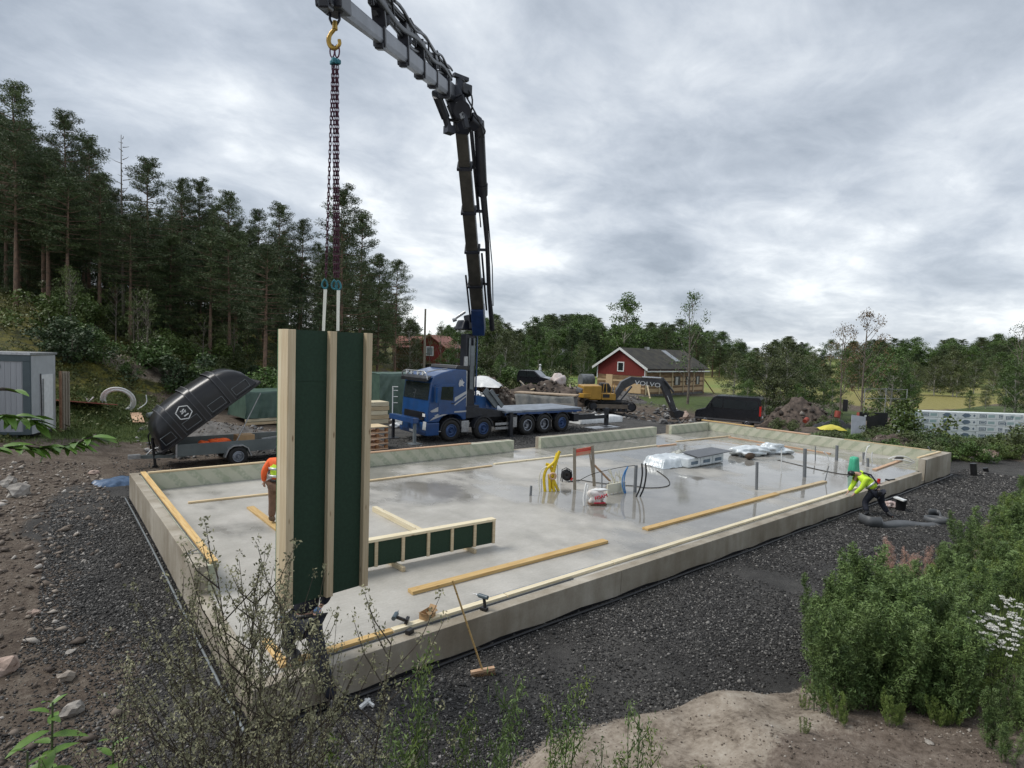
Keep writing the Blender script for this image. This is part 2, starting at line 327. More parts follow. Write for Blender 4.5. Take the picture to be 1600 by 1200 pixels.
def build_terrain():
    dd = np.concatenate([[-14, -9, -6, -3, -1.5, -.5], np.arange(0, 30, .16), 30+np.cumsum(.17*1.022**np.arange(215))])
    dd = dd[dd < 900]; dd = np.append(dd, [1000, 1400, 2200])
    nl = 420; tt = np.linspace(-1, 1, nl); tt = np.sign(tt)*np.abs(tt)**1.25
    Dm, T = np.meshgrid(dd, tt, indexing='ij'); Lm = T*(14+np.maximum(Dm, 0)*1.25+np.abs(Dm)*.2)
    x = .635*Dm+.773*Lm; y = .773*Dm-.635*Lm; z = hgt(x, y)
    nd = len(dd); idx = np.arange(nd*nl).reshape(nd, nl)
    f = np.stack([idx[:-1, :-1], idx[:-1, 1:], idx[1:, 1:], idx[1:, :-1]], -1).reshape(-1, 4)
    xf, yf = x.ravel(), y.ravel(); me = np_mesh('ground', np.stack([xf, yf, z.ravel()], 1), f, None, True)
    d = Dm.ravel(); u = (yf-xf)*.7071; yb = np.interp(xf, EX, EY)
    wn = .5*vnoise(xf, yf, 3, 21)
    LB = [(150, 752), (75, 790), (30, 850), (110, 930), (190, 1000), (215, 1080), (240, 1195)]
    left = [tuple(G(a, b, -.42)[:2]) for a, b in LB]; ly = np.array([p[1] for p in left]); lx = np.array([p[0] for p in left]); o = np.argsort(ly)
    xb = np.interp(yf, ly[o], lx[o])
    gravel = sst(-.5, .4, xf-xb+wn*.6)*sst(-.25, .15, yf-yb+.12*wn)*sst(1.2, -1.2, yf-30+2*wn)*sst(2, -2, xf-37+2*wn)
    gravel *= 1-sst(18.5, 23, yf)*sst(8, 4, xf)*.9
    grass = sst(11.5, 14.5, u+wn*2)*sst(25, 20, u+wn*2)*sst(44, 34, d)*sst(5., 3., xf)*sst(26.5, 28.5, yf+wn)
    grass = np.maximum(grass, sst(48, 58, d)*sst(19, 15, u)*sst(75, 65, d)*.7)
    moss = sst(20, 25, u+wn*2)
    field = sst(68, 80, d+4*wn)*sst(26, 20, u)*sst(900, 500, d)
    fc = np.clip(.5+.5*vnoise(xf, yf, 70, 31)+.55*sst(35, -5, Lm.ravel())-.25, 0, 1)
    rock = np.exp(-(((xf-5.)/2.2)**2+((yf-39.)/1.3)**2))*1.6
    # bare bedrock where the bank meets the gravel on the near side
    rock = np.maximum(rock, sst(-.1, .1, yb-yf)*sst(2.2, 1.0, yb-yf+.7*vnoise(xf, yf, 2.2, 41))*sst(3.0, 3.6, xf)*sst(9.0, 7.6, xf)*1.2)
    veg = sst(.4, 1.2, yb-yf)*sst(8.6, 10., xf)*sst(60, 40, xf)
    veg = np.maximum(veg, sst(30.5, 32, xf)*sst(8.2, 9.5, yf+.5*wn)*sst(15, 13, yf)*sst(60, 50, d))
    for nm, cols in (('za', (gravel, grass, moss, field)), ('zb', (rock, veg, fc, sst(0, .6, yb-yf)*sst(2.5, 3.5, xf)))):
        a = me.color_attributes.new(nm, 'FLOAT_COLOR', 'POINT'); a.data.foreach_set('color', np.clip(np.stack(cols, 1), 0, 1).astype(np.float32).ravel())
    m = bpy.data.materials.new('terrain'); m.use_nodes = True; nt = m.node_tree; N = nt.nodes; L = nt.links; b = N['Principled BSDF']
    tc = N.new('ShaderNodeTexCoord')
    def noise(s, det=6, ro=.6):
        n = N.new('ShaderNodeTexNoise'); n.inputs['Scale'].default_value = s; n.inputs['Detail'].default_value = det; n.inputs['Roughness'].default_value = ro; L.new(tc.outputs['Object'], n.inputs['Vector']); return n.outputs[0]
    def ramp(f, stops):
        r = N.new('ShaderNodeValToRGB'); L.new(f, r.inputs[0]); e = r.color_ramp.elements
        e[0].position, e[0].color = stops[0][0], (*stops[0][1], 1); e[1].position, e[1].color = stops[-1][0], (*stops[-1][1], 1)
        for p, c in stops[1:-1]: q = e.new(p); q.color = (*c, 1)
        return r.outputs[0]
    def mix(f, a, c):
        n = N.new('ShaderNodeMix'); n.data_type = 'RGBA'; L.new(f, n.inputs['Factor']); L.new(a, n.inputs['A']); L.new(c, n.inputs['B']); return n.outputs['Result']
    def math_(op, a, c, clamp=False):
        n = N.new('ShaderNodeMath'); n.operation = op; n.use_clamp = clamp
        for i, v in enumerate((a, c)):
            if isinstance(v, (int, float)): n.inputs[i].default_value = v
            else: L.new(v, n.inputs[i])
        return n.outputs[0]
    nb, ns, nf, nx = noise(.35), noise(2.2), noise(14, 6, .7), noise(60, 4, .7)
    def att(nm):
        a = N.new('ShaderNodeAttribute'); a.attribute_name = nm; s = N.new('ShaderNodeSeparateColor'); L.new(a.outputs['Color'], s.inputs[0]); return s.outputs[0], s.outputs[1], s.outputs[2], a.outputs['Alpha']
    za, zb = att('za'), att('zb')
    def soft(f, k=1.2):    # roughen the edge of a zone
        q = math_('ADD', f, math_('MULTIPLY', math_('SUBTRACT', nf, .5), k)); q = math_('ADD', q, math_('MULTIPLY', math_('SUBTRACT', ns, .5), .8))
        mr = N.new('ShaderNodeMapRange'); mr.inputs[1].default_value = .38; mr.inputs[2].default_value = .62; L.new(q, mr.inputs[0])
        g = N.new('ShaderNodeMath'); g.operation = 'MULTIPLY'; L.new(mr.outputs[0], g.inputs[0]); h = N.new('ShaderNodeMath'); h.operation = 'GREATER_THAN'; L.new(f, h.inputs[0]); h.inputs[1].default_value = .03; L.new(h.outputs[0], g.inputs[1]); return g.outputs[0]
    mud = ramp(math_('ADD', math_('MULTIPLY', ns, .45), math_('MULTIPLY', nf, .55)), [(.34, (.040, .028, .021)), (.48, (.10, .075, .056)), (.6, (.17, .14, .11)), (.7, (.28, .245, .205))])
    gra = ramp(math_('ADD', math_('MULTIPLY', nx, .42), math_('ADD', math_('MULTIPLY', nf, .18), math_('ADD', math_('MULTIPLY', nb, .25), math_('MULTIPLY', ns, .15)))), [(.38, (.015, .0145, .014)), (.47, (.042, .040, .038)), (.55, (.088, .084, .078)), (.65, (.22, .205, .185))])
    grs = ramp(math_('ADD', math_('MULTIPLY', ns, .5), math_('MULTIPLY', nf, .5)), [(.35, (.03, .05, .014)), (.55, (.075, .11, .028)), (.7, (.13, .15, .045))])
    mos = ramp(math_('ADD', math_('MULTIPLY', ns, .55), math_('MULTIPLY', nf, .45)), [(.36, (.022, .024, .01)), (.47, (.05, .055, .014)), (.56, (.14, .125, .02)), (.68, (.20, .18, .035))])
    fld = mix(zb[2], ramp(ns, [(.3, (.20, .18, .055)), (.7, (.28, .25, .09))]), ramp(nb, [(.3, (.10, .19, .035)), (.7, (.15, .24, .05))]))
    rck = ramp(math_('ADD', math_('MULTIPLY', ns, .55), math_('MULTIPLY', nf, .45)), [(.36, (.075, .06, .046)), (.44, (.19, .155, .12)), (.53, (.30, .255, .205)), (.68, (.42, .375, .315))])
    vg = ramp(nf, [(.3, (.022, .035, .012)), (.7, (.06, .085, .022))])
    soil = ramp(math_('ADD', math_('MULTIPLY', ns, .4), math_('MULTIPLY', nf, .6)), [(.36, (.085, .065, .05)), (.5, (.19, .15, .12)), (.62, (.27, .225, .185)), (.7, (.36, .31, .26))])
    c = mix(zb[3], mud, soil); c = mix(soft(za[0], .8), c, gra); c = mix(soft(za[1]), c, grs); c = mix(soft(za[2], .8), c, mos); c = mix(soft(zb[1]), c, vg); c = mix(soft(za[3], .3), c, fld); c = mix(soft(zb[0], .9), c, rck)
    L.new(c, b.inputs['Base Color']); b.inputs['Roughness'].default_value = .8; b.inputs['Specular IOR Level'].default_value = .3
    hh = math_('MULTIPLY', math_('ADD', math_('MULTIPLY', nf, .8), math_('MULTIPLY', nx, .35)), math_('SUBTRACT', 1.15, math_('MULTIPLY', zb[0], .8)))
    bp = N.new('ShaderNodeBump'); bp.inputs['Strength'].default_value = .9; bp.inputs['Distance'].default_value = .06; L.new(hh, bp.inputs['Height']); L.new(bp.outputs[0], b.inputs['Normal'])
    me.materials.append(m); o = link(bpy.data.objects.new('ground', me)); o['kind'] = 'structure'
build_terrain()
# ------------------------------------------------------------------ loose stones
OCT_F = np.array([[0, 2, 4], [2, 1, 4], [1, 3, 4], [3, 0, 4], [2, 0, 5], [1, 2, 5], [3, 1, 5], [0, 3, 5]])
OCT_V = np.array([[1, 0, 0], [-1, 0, 0], [0, 1, 0], [0, -1, 0], [0, 0, 1], [0, 0, -1]], float)
def stones_mesh(name, xs, ys, size, mat, flat=.65, sink=.2):
    n = len(xs); s = size*RNG.uniform(.6, 1.4, n); a = RNG.uniform(0, 6.28, n)
    v = OCT_V[None]*RNG.uniform(.6, 1.25, (n, 6, 1))*s[:, None, None]; v += RNG.normal(0, .18, (n, 6, 3))*s[:, None, None]
    v[:, :, 2] *= flat; ca, sa = np.cos(a)[:, None], np.sin(a)[:, None]
    x = v[:, :, 0]*ca-v[:, :, 1]*sa; y = v[:, :, 0]*sa+v[:, :, 1]*ca; z = v[:, :, 2]
    tl = RNG.normal(0, .5, (n, 1)); z = z+x*tl*.5
    zz = hgt(xs, ys)+s*flat*(1-2*sink)*.5
    P = np.stack([x+xs[:, None], y+ys[:, None], z+zz[:, None]], -1).reshape(-1, 3)
    F = (OCT_F[None]+(np.arange(n)*6)[:, None, None]).reshape(-1, 3)
    return np_mesh(name, P, F, mat)
def ismat(name, stops, rough=.75, scale=22):     # colour varies stone to stone through high-frequency cells in world space
    m = bpy.data.materials.new(name); m.use_nodes = True; nt = m.node_tree; N = nt.nodes; L = nt.links; b = N['Principled BSDF']
    g = N.new('ShaderNodeNewGeometry'); r = N.new('ShaderNodeValToRGB'); L.new(g.outputs['Random Per Island'], r.inputs[0]); e = r.color_ramp.elements
    e[0].position, e[0].color = 0, (*stops[0][1], 1); e[1].position, e[1].color = 1, (*stops[-1][1], 1)
    for p, c in stops[1:-1]: q = e.new(p); q.color = (*c, 1)
    L.new(r.outputs[0], b.inputs['Base Color']); b.inputs['Roughness'].default_value = rough; b.inputs['Specular IOR Level'].default_value = .4; return m
M_GRV = ismat('crushed_stone', [(0, (.014, .0135, .013)), (.5, (.038, .037, .036)), (.85, (.095, .092, .088)), (1, (.30, .285, .265))])
M_MUDST = ismat('field_stones', [(0, (.06, .045, .036)), (.5, (.15, .12, .095)), (.85, (.26, .22, .18)), (1, (.45, .42, .38))])
def scatter(n, box, cond):
    x = RNG.uniform(box[0], box[1], n); y = RNG.uniform(box[2], box[3], n); k = cond(x, y); return x[k], y[k]
def outside(x, y): return ~((x > X0-.02) & (x < X1+.02) & (y > Y0-.02) & (y < Y1+.02))
gx, gy = [], []
def grav(x, y): return (RNG.random(len(x)) < .45+.75*vnoise(x, y, 2.6, 61)+.25) & outside(x, y) & (y > np.interp(x, EX, EY)-.12+RNG.normal(0, .12, len(x))) & (x > np.interp(y, [4, 8, 12, 20], [-.6, -.6, 0, .4]))
for n, bx in ((85000, (-.6, 10, 3.4, 7)), (36000, (10, 20, 3.9, 7)), (16000, (20, 32, 3.9, 7)), (52000, (-.6, 2, 7, 19)), (16000, (2, 28, 18.5, 25))):
    a, b = scatter(n, bx, grav); gx.append(a); gy.append(b)
gx = np.concatenate(gx); gy = np.concatenate(gy)
o = link(bpy.data.objects.new('gravel', stones_mesh('gravel', gx, gy, .0115*RNG.choice([.6, .8, 1., 1.4, 2.3], len(gx), p=[.25, .25, .3, .16, .04])+.0006*np.hypot(gx, gy), M_GRV)))
tag(o, 'dark crushed stone gravel spread around the concrete foundation', 'gravel', kind='stuff')
mx_, my_ = scatter(22000, (-7, 1.6, 4.5, 24), lambda x, y: (x < np.interp(y, [4, 8, 12, 16, 24], [-.2, 0, .1, 1.2, 2.5])+.4*RNG.normal(0, 1, len(x))) & (y-x < 25))
m2x, m2y = scatter(16000, (2.5, 10.5, .4, 5), lambda x, y: (y < np.interp(x, EX, EY)-.1) & (RNG.random(len(x)) < .25+.75*(y < np.interp(x, EX, EY)-1.6)))
sz = np.concatenate([.014+.075*RNG.random(len(mx_))**7, .006+.012*RNG.random(len(m2x))**3])
o = link(bpy.data.objects.new('scattered_stones', stones_mesh('scattered_stones', np.concatenate([mx_, m2x]), np.concatenate([my_, m2y]), sz, M_MUDST)))
tag(o, 'brownish stones and clods scattered over the churned mud', 'stones', kind='stuff')
M_ROCK = pm('granite', (.20, .18, .16), .8, col2=(.42, .39, .35), scale=5, bump=.6, bscale=18); M_DROCK = pm('dark_blasted_rock', (.05, .05, .052), .75, col2=(.20, .19, .185), scale=6, bump=.6, bscale=14); M_PROCK = pm('pink_granite', (.30, .21, .17), .8, col2=(.46, .36, .30), scale=4, bump=.5)
def rock(px, py, s, mat, label, group=None, seed=0, fl=.7, at=None, cat='rock', name='rock'):
    p = at if at is not None else GT(px, py); b = MB(); s *= .72; b.blob((0, 0, s*fl*.28), (s, s*.8, s*fl), seed, .3, 2); b.sm = [False]*len(b.f); b.v = [tuple(Vector(q_)+Vector((random.gauss(0, .03), random.gauss(0, .03), random.gauss(0, .03)))*s) for q_ in b.v]
    o = b.build(name, mat, None, p, (0, 0, seed*1.3)); return tag(o, label, cat, group)
rock(115, 1122, .34, M_ROCK, 'pale grey stone beside the leafy sprout on the gravel edge', seed=3)
rock(104, 1068, .30, M_MUDST, 'brown half buried stone just above the pale grey one', seed=5)
rock(110, 1022, .2, M_ROCK, 'flat pale stone in the mud at the left', seed=6, fl=.35)
rock(148, 742, .36, M_PROCK, 'pinkish stone lying between the leaves and the blue sheet', seed=7)
rock(30, 775, .8, M_ROCK, 'large grey boulder at the left edge beyond the mud', seed=8); rock(14, 760, .6, M_ROCK, 'smaller grey boulder behind the large one at the left edge', seed=18)
rock(131, 881, .14, M_ROCK, 'small white stone alone on the left gravel', seed=9); rock(54, 962, .22, M_PROCK, 'rounded brown stone in the mud beside the bank', seed=10)
rock(681, 1097, .1, M_ROCK, 'fist sized pale stone in front of the broom', seed=11); rock(798, 1184, .1, M_ROCK, 'speckled white stone at the rock edge', seed=12)
rock(1452, 1168, .12, M_ROCK, 'flat pale stone below the big green weeds', seed=13, fl=.4); rock(5, 1050, .5, M_PROCK, 'red brown boulder cut off by the left edge', seed=14)
# ================================================================== foundation
def conc(name, c1, c2, streak):
    m = bpy.data.materials.new(name); m.use_nodes = True; nt = m.node_tree; N = nt.nodes; L = nt.links; b = N['Principled BSDF']; tc = N.new('ShaderNodeTexCoord')
    def nz(s, sc=(1, 1, 1), det=6):
        mp = N.new('ShaderNodeMapping'); mp.inputs['Scale'].default_value = sc; L.new(tc.outputs['Object'], mp.inputs[0])
        n = N.new('ShaderNodeTexNoise'); n.inputs['Scale'].default_value = s; n.inputs['Detail'].default_value = det; n.inputs['Roughness'].default_value = .6; L.new(mp.outputs[0], n.inputs['Vector']); return n.outputs[0]
    def ramp(f, a, c, p0=.35, p1=.65):
        r = N.new('ShaderNodeValToRGB'); L.new(f, r.inputs[0]); r.color_ramp.elements[0].position = p0; r.color_ramp.elements[0].color = (*a, 1); r.color_ramp.elements[1].position = p1; r.color_ramp.elements[1].color = (*c, 1); return r.outputs[0]
    def mul(a, c, f=1.):
        n = N.new('ShaderNodeMix'); n.data_type = 'RGBA'; n.blend_type = 'MULTIPLY'; n.inputs['Factor'].default_value = f; L.new(a, n.inputs['A']); L.new(c, n.inputs['B']); return n.outputs['Result']
    col = ramp(nz(.9), c1, c2)
    col = mul(col, ramp(nz(26, det=3), (.93, .93, .93), (1.03, 1.03, 1.03)))
    if streak:
        col = mul(col, ramp(nz(1.1, (2.2, 2.2, .45), 7), (.66, .61, .53), (1.06, 1.05, 1.02), .36, .66), .8); col = mul(col, ramp(nz(.5, (1, 1, 1.6), 5), (.78, .76, .72), (1.06, 1.06, 1.06), .4, .6), .8); b.inputs['Roughness'].default_value = .75
    else:
        # wet slab: water film and puddles by noise, trowel marks
        f = N.new('ShaderNodeMath'); f.operation = 'ADD'; a_, b_ = nz(.42, (1, .55, 1), 7), nz(.16, (1, 1, 1), 4)
        h = N.new('ShaderNodeMath'); h.operation = 'MULTIPLY'; h.inputs[1].default_value = .5; L.new(a_, h.inputs[0]); h2 = N.new('ShaderNodeMath'); h2.operation = 'MULTIPLY'; h2.inputs[1].default_value = .5; L.new(b_, h2.inputs[0])
        L.new(h.outputs[0], f.inputs[0]); L.new(h2.outputs[0], f.inputs[1])
        sx = N.new('ShaderNodeSeparateXYZ'); L.new(tc.outputs['Object'], sx.inputs[0])       # the far right half stands wetter
        g = N.new('ShaderNodeMapRange'); g.inputs[1].default_value = 4; g.inputs[2].default_value = 17; g.inputs[3].default_value = -.075; g.inputs[4].default_value = .045; L.new(sx.outputs[0], g.inputs[0])
        f2 = N.new('ShaderNodeMath'); f2.operation = 'ADD'; L.new(f.outputs[0], f2.inputs[0]); L.new(g.outputs[0], f2.inputs[1])
        w = N.new('ShaderNodeMapRange'); w.inputs[1].default_value = .46; w.inputs[2].default_value = .525; w.inputs[3].default_value = .5; w.inputs[4].default_value = .03; L.new(f2.outputs[0], w.inputs[0]); L.new(w.outputs[0], b.inputs['Roughness'])
        w2 = N.new('ShaderNodeMapRange'); w2.inputs[1].default_value = .44; w2.inputs[2].default_value = .52; w2.inputs[3].default_value = 1.; w2.inputs[4].default_value = .58; L.new(f2.outputs[0], w2.inputs[0])
        cc = N.new('ShaderNodeCombineColor'); [L.new(w2.outputs[0], cc.inputs[i]) for i in range(3)]
        col = mul(col, cc.outputs[0]); col = mul(col, ramp(nz(5, (1, 6, 1), 5), (.93, .92, .9), (1.03, 1.03, 1.03)))
        bp = N.new('ShaderNodeBump'); bp.inputs['Strength'].default_value = .06; bp.inputs['Distance'].default_value = .01; L.new(nz(6, (1, 2.5, 1), 4), bp.inputs['Height']); L.new(bp.outputs[0], b.inputs['Normal'])
        b.inputs['Specular IOR Level'].default_value = .5
    if streak:
        bp = N.new('ShaderNodeBump'); bp.inputs['Strength'].default_value = .2; bp.inputs['Distance'].default_value = .01; L.new(nz(30), bp.inputs['Height']); L.new(bp.outputs[0], b.inputs['Normal'])
    L.new(col, b.inputs['Base Color']); return m
M_SLAB = conc('wet_slab_concrete', (.37, .355, .32), (.49, .47, .43), False); M_WALL = conc('cast_concrete', (.34, .305, .25), (.47, .44, .385), True)
def foam():
    m = pm('foam_board', (.44, .45, .34), .7, col2=(.53, .53, .42), scale=2); N = m.node_tree.nodes; L = m.node_tree.links; b = N['Principled BSDF']; lk = b.inputs['Base Color'].links[0].from_socket
    tc = N.new('ShaderNodeTexCoord'); w = N.new('ShaderNodeTexWave'); w.inputs['Scale'].default_value = 1.1; w.inputs['Distortion'].default_value = .9; w.inputs['Detail'].default_value = 3; w.inputs['Detail Scale'].default_value = 4; w.bands_direction = 'DIAGONAL'
    L.new(tc.outputs['Object'], w.inputs[0]); r = N.new('ShaderNodeMapRange'); r.inputs[1].default_value = .5; r.inputs[2].default_value = .75; r.inputs[4].default_value = .5; L.new(w.outputs[1], r.inputs[0])
    n = N.new('ShaderNodeTexNoise'); n.inputs['Scale'].default_value = 14; L.new(tc.outputs['Object'], n.inputs[0]); g = N.new('ShaderNodeMapRange'); g.inputs[1].default_value = .3; g.inputs[2].default_value = .52; L.new(n.outputs[0], g.inputs[0])
    k = N.new('ShaderNodeMath'); k.operation = 'MULTIPLY'; L.new(r.outputs[0], k.inputs[0]); L.new(g.outputs[0], k.inputs[1])
    mx = N.new('ShaderNodeMix'); mx.data_type = 'RGBA'; L.new(k.outputs[0], mx.inputs['Factor']); L.new(lk, mx.inputs['A']); mx.inputs['B'].default_value = (.26, .31, .21, 1); L.new(mx.outputs['Result'], b.inputs['Base Color'])
    return m
M_FOAM = foam()
FD = thing('house_foundation', 'grey concrete house foundation with wet slab and low upstand walls', 'foundation', (0, 0, 0))
NX = onY(1436, Y0+.1, 0.)                                # notch in the near wall
cuts = [X0+.2, 8.6, onY(1287, Y0, -.2), NX]
MB().bb(X0+.2, X1-.2, Y0+.2, Y1-.2, -.58, -.003).build('slab', M_SLAB, FD)
for a, b in zip(cuts[:-1], cuts[1:]): MB().bb(a+.004, b-.006, Y0, Y0+.2, -.62, .0).build('concrete_wall', M_WALL, FD, bevel=.008)
MB().bb(NX, NX+.42, Y0, Y0+.2, -.62, -.33).build('concrete_wall', M_WALL, FD)
MB().bb(NX+.42, 26.4, Y0, Y0+.24, -.62, WH).build('concrete_wall', M_WALL, FD, bevel=.01)
MB().bb(26.408, X1, Y0, Y0+.24, -.62, WH).build('concrete_wall', M_WALL, FD, bevel=.01)
YL = 10.25
MB().bb(X0, X0+.2, Y0, YL-.003, -.62, .0).build('concrete_wall', M_WALL, FD, bevel=.008)
for a, b in ((YL, 14.4), (14.407, Y1-.2)): MB().bb(X0, X0+.2, a, b, -.62, WH).build('concrete_wall', M_WALL, FD, bevel=.01)
MB().bb(X1-.2, X1, Y0+.243, Y1-.2, -.62, WH).build('concrete_wall', M_WALL, FD, bevel=.01)
# insulation boards lining the upstands, each its own piece
def liner(x0, x1, y0, y1, z1=WH-.004):
    L_ = max(x1-x0, y1-y0); n = max(1, round(L_/2.4))
    for i in range(n):
        if x1-x0 > y1-y0: MB().bb(x0+(x1-x0)*i/n+.003, x0+(x1-x0)*(i+1)/n-.003, y0, y1, .001, z1).build('insulation_board', M_FOAM, FD)
        else: MB().bb(x0, x1, y0+(y1-y0)*i/n+.003, y0+(y1-y0)*(i+1)/n-.003, .001, z1).build('insulation_board', M_FOAM, FD)
YI = Y1-.36; XI = X1-.36
fs = [(X0, onY(419, YI, .1)), (8.5, onY(803, YI, .1)), (onY(845, YI, .1), onY(1026, YI, .1)), (onY(1049, YI, .1), X1)]
for i, (a, b) in enumerate(fs):
    MB().bb(a, b, Y1-.2, Y1, -.62, WH).build('concrete_wall', M_WALL, FD, bevel=.01)
    liner(a+(.36 if i == 0 else .0), b-(.36 if i == 3 else 0), YI, Y1-.203)
for a, b in ((fs[0][1], fs[1][0]), (fs[1][1], fs[2][0]), (fs[2][1], fs[3][0])): MB().bb(a, b, Y1-.2, Y1, -.62, -.004).build('concrete_sill', M_WALL, FD)
liner(XI, X1-.203, Y0+.25, YI); liner(X0+.203, X0+.32, YL, YI); liner(NX+.42, X1-.37, Y0+.243, Y0+.33)
# black membrane strip along the foot of the near and left walls
mb = MB(); M_MEMB = pm('black_membrane', (.014, .014, .016), .45, var=.3)
for i in range(60):
    a = X0+(X1-X0)*i/60; b = X0+(X1-X0)*(i+1)/60; h = .02*math.sin(i*1.7); mb.prism([(a, -.55), (b, -.55), (b, -.455+.02*math.sin((i+1)*1.7)), (a, -.455+h)], Y0-.012, Y0-.002)
for i in range(24): mb.bb(X0-.014, X0-.003, Y0+i*.48, Y0+(i+1)*.48, hz(X0-.02, Y0+i*.48)-.1, hz(X0-.02, Y0+i*.48)+.05)
mb.build('membrane_strip', M_MEMB, FD)
mb = MB(); xs_ = np.linspace(X0-.1, X1, 40); mb.tube([(x, Y0-.10+.015*math.sin(x*1.3), -.475) for x in xs_], .03, 6); mb.build('drain_pipe', M_BLACK, FD)
mb = MB(); mb.tube([(X0-.09, y, hz(X0-.1, y)+.03) for y in np.linspace(Y0, Y1, 20)], .02, 6); mb.build('cable_conduit', M_GREYSTEEL, FD)
# ================================================================== timber on the foundation
def plank(px0, px1, w, h, mat, label, z=.0, group=None, name='plank', cat='plank', p=None, off=0.):
    a, b = p if p else (G(*px0, z+h), G(*px1, z+h)); a = Vector((a[0], a[1], z+h/2)); b = Vector((b[0], b[1], z+h/2)); L_ = (b-a).length
    o = MB().box((0, 0, 0), (L_, w, h)).build(name, mat, None, (a+b)/2, (0, 0, math.atan2(b.y-a.y, b.x-a.x)), bevel=.003); return tag(o, label, cat, group)
plank(None, None, .12, .045, W_YEL, 'long knotty yellow timber lying on top of the left upstand wall', WH+.002, p=((X0+.30, YL+.05), (X0+.30, Y1-.15)))
plank(None, None, .12, .045, W_NEW, 'timber on top of the far wall beside the trailer', WH+.002, p=((X0+.4, Y1-.28), (fs[0][1]-.05, Y1-.28)))
plank(None, None, .12, .045, W_RED, 'thin board on the far wall between the hanging panel and the truck front', WH+.002, p=((8.6, Y1-.28), (onY(735, Y1-.28, WH), Y1-.28)))
plank((294, 784), (424, 770), .1, .045, W_NEW, 'short timber on the slab leading to the walking worker')
plank((391, 791), (470, 851), .17, .045, W_YEL, 'yellow timber on the slab under the walking worker foot')
plank((585, 791), (668, 832), .12, .12, W_PALE, 'pale squared beam on the slab running to the low stud frame')
LG = 'timbers laid end to end on the far side of the slab'
for q, (a, b, m_) in enumerate((((560, 752), (768, 726.5), W_NEW), ((772, 724), (1026, 695), W_PALE), ((1028, 696), (1056, 693), W_RED), ((1057, 689), (1141, 680.5), W_NEW))):
    plank(a, b, .12, .045, m_, ['first timber of the long far row, beginning behind the hanging panel', 'longest timber of the far row, behind the yellow hoses', 'short reddish timber joint in the far row left of the insulation packs', 'last timber of the far row, ending near the right corner'][q], group=LG)
plank((641, 922), (946, 843), .17, .06, W_YEL, 'thick yellow timber lying alone on the slab behind the broom')
plank((1008, 825), (1214, 770), .17, .05, W_YEL, 'yellow timber on the slab left of the kneeling worker')
plank((1212, 770), (1289, 751), .15, .05, W_NEW, 'shorter timber butted to the yellow one before the grey pipes')
plank((1366, 733), (1408, 718), .14, .045, W_RED, 'short timber on the slab right of the green sack')
plank((1139, 682), (1298, 708), .1, .045, W_RED, 'thin timber on the slab parallel to the right wall')
plank((1183, 694), (1212, 699), .1, .04, W_RED, 'short offcut in front of the crumpled foil')
yk = Y0+.33
def ax(px, z=.05): return onY(px, yk, z)
jn = [2.35, ax(612), ax(790), ax(957), ax(1160), ax(1338)]
LB_ = ['corner timber along the near wall beneath the hanging panel', 'pale timber along the near wall under the drill', 'pale timber along the near wall under the upright driver', 'long pale timber in the middle of the near wall', 'pale timber along the near wall ending at the kneeling worker']
for i in range(5): plank(None, None, .11, .05, (W_YEL, W_PALE, W_PALE, W_PALE, W_PALE)[i], LB_[i], group='timbers laid along the near wall', p=((jn[i]+.01, yk), (jn[i+1]-.01, yk)))
plank(None, None, .11, .05, W_YEL, 'short yellow timber turning the near left corner', p=((2.42, 7.42), (2.42, 8.1)))
plank(None, None, .1, .045, W_NEW, 'thin board on the raised right end of the near wall', WH+.002, p=((NX+.5, Y0+.3), (X1-.4, Y0+.3)))
plank(None, None, .14, .045, W_YEL, 'raised yellow board on the right wall near the black van', WH+.05, p=((X1-.24, YI+.5), (X1-.24, 15.6)))
plank(None, None, .3, .045, W_RED, 'wide reddish board on the right wall', WH+.002, p=((X1-.22, 15.4), (X1-.22, 12.7)))
plank(None, None, .1, .03, W_NEW, 'thin orange board on the right wall towards the near corner', WH+.002, p=((X1-.24, 11.1), (X1-.24, 7.5)))
M_STRIP = pm('grey_sealing_strip', (.10, .11, .12), .4, .3, var=.1)
for a, b, l in ((jn[0], ax(890), 'dark sealing strip beside the timbers on the near wall'), ): tag(MB().bb(a, b, Y0+.225, Y0+.245, .001, .022).build('sealing_strip', M_STRIP), l, 'strip')
tag(MB().bb(ax(748), ax(960), yk+.085, yk+.115, .001, .03).build('aluminium_straightedge', M_STEEL), 'long aluminium straightedge lying behind the near wall timbers', 'straightedge')
tag(MB().bb(X0+.215, X0+.235, YL+.1, Y1-.2, WH+.001, WH+.016).build('sealing_strip', M_STRIP), 'dark sealing strip beside the timber on the left wall', 'strip')
b = MB(); b.beam((0, 0, 0), (.30, .25, 0), .02, .008); b.beam((0, 0, 0), (.32, -.1, 0), .02, .008); b.beam((.3, .25, 0), (.32, -.1, 0), .02, .008); tag(b.build('metal_bracket', M_STEEL, None, (X0+.02, YL+.75, WH+.008)), 'small triangular metal bracket on the end of the left wall', 'bracket')
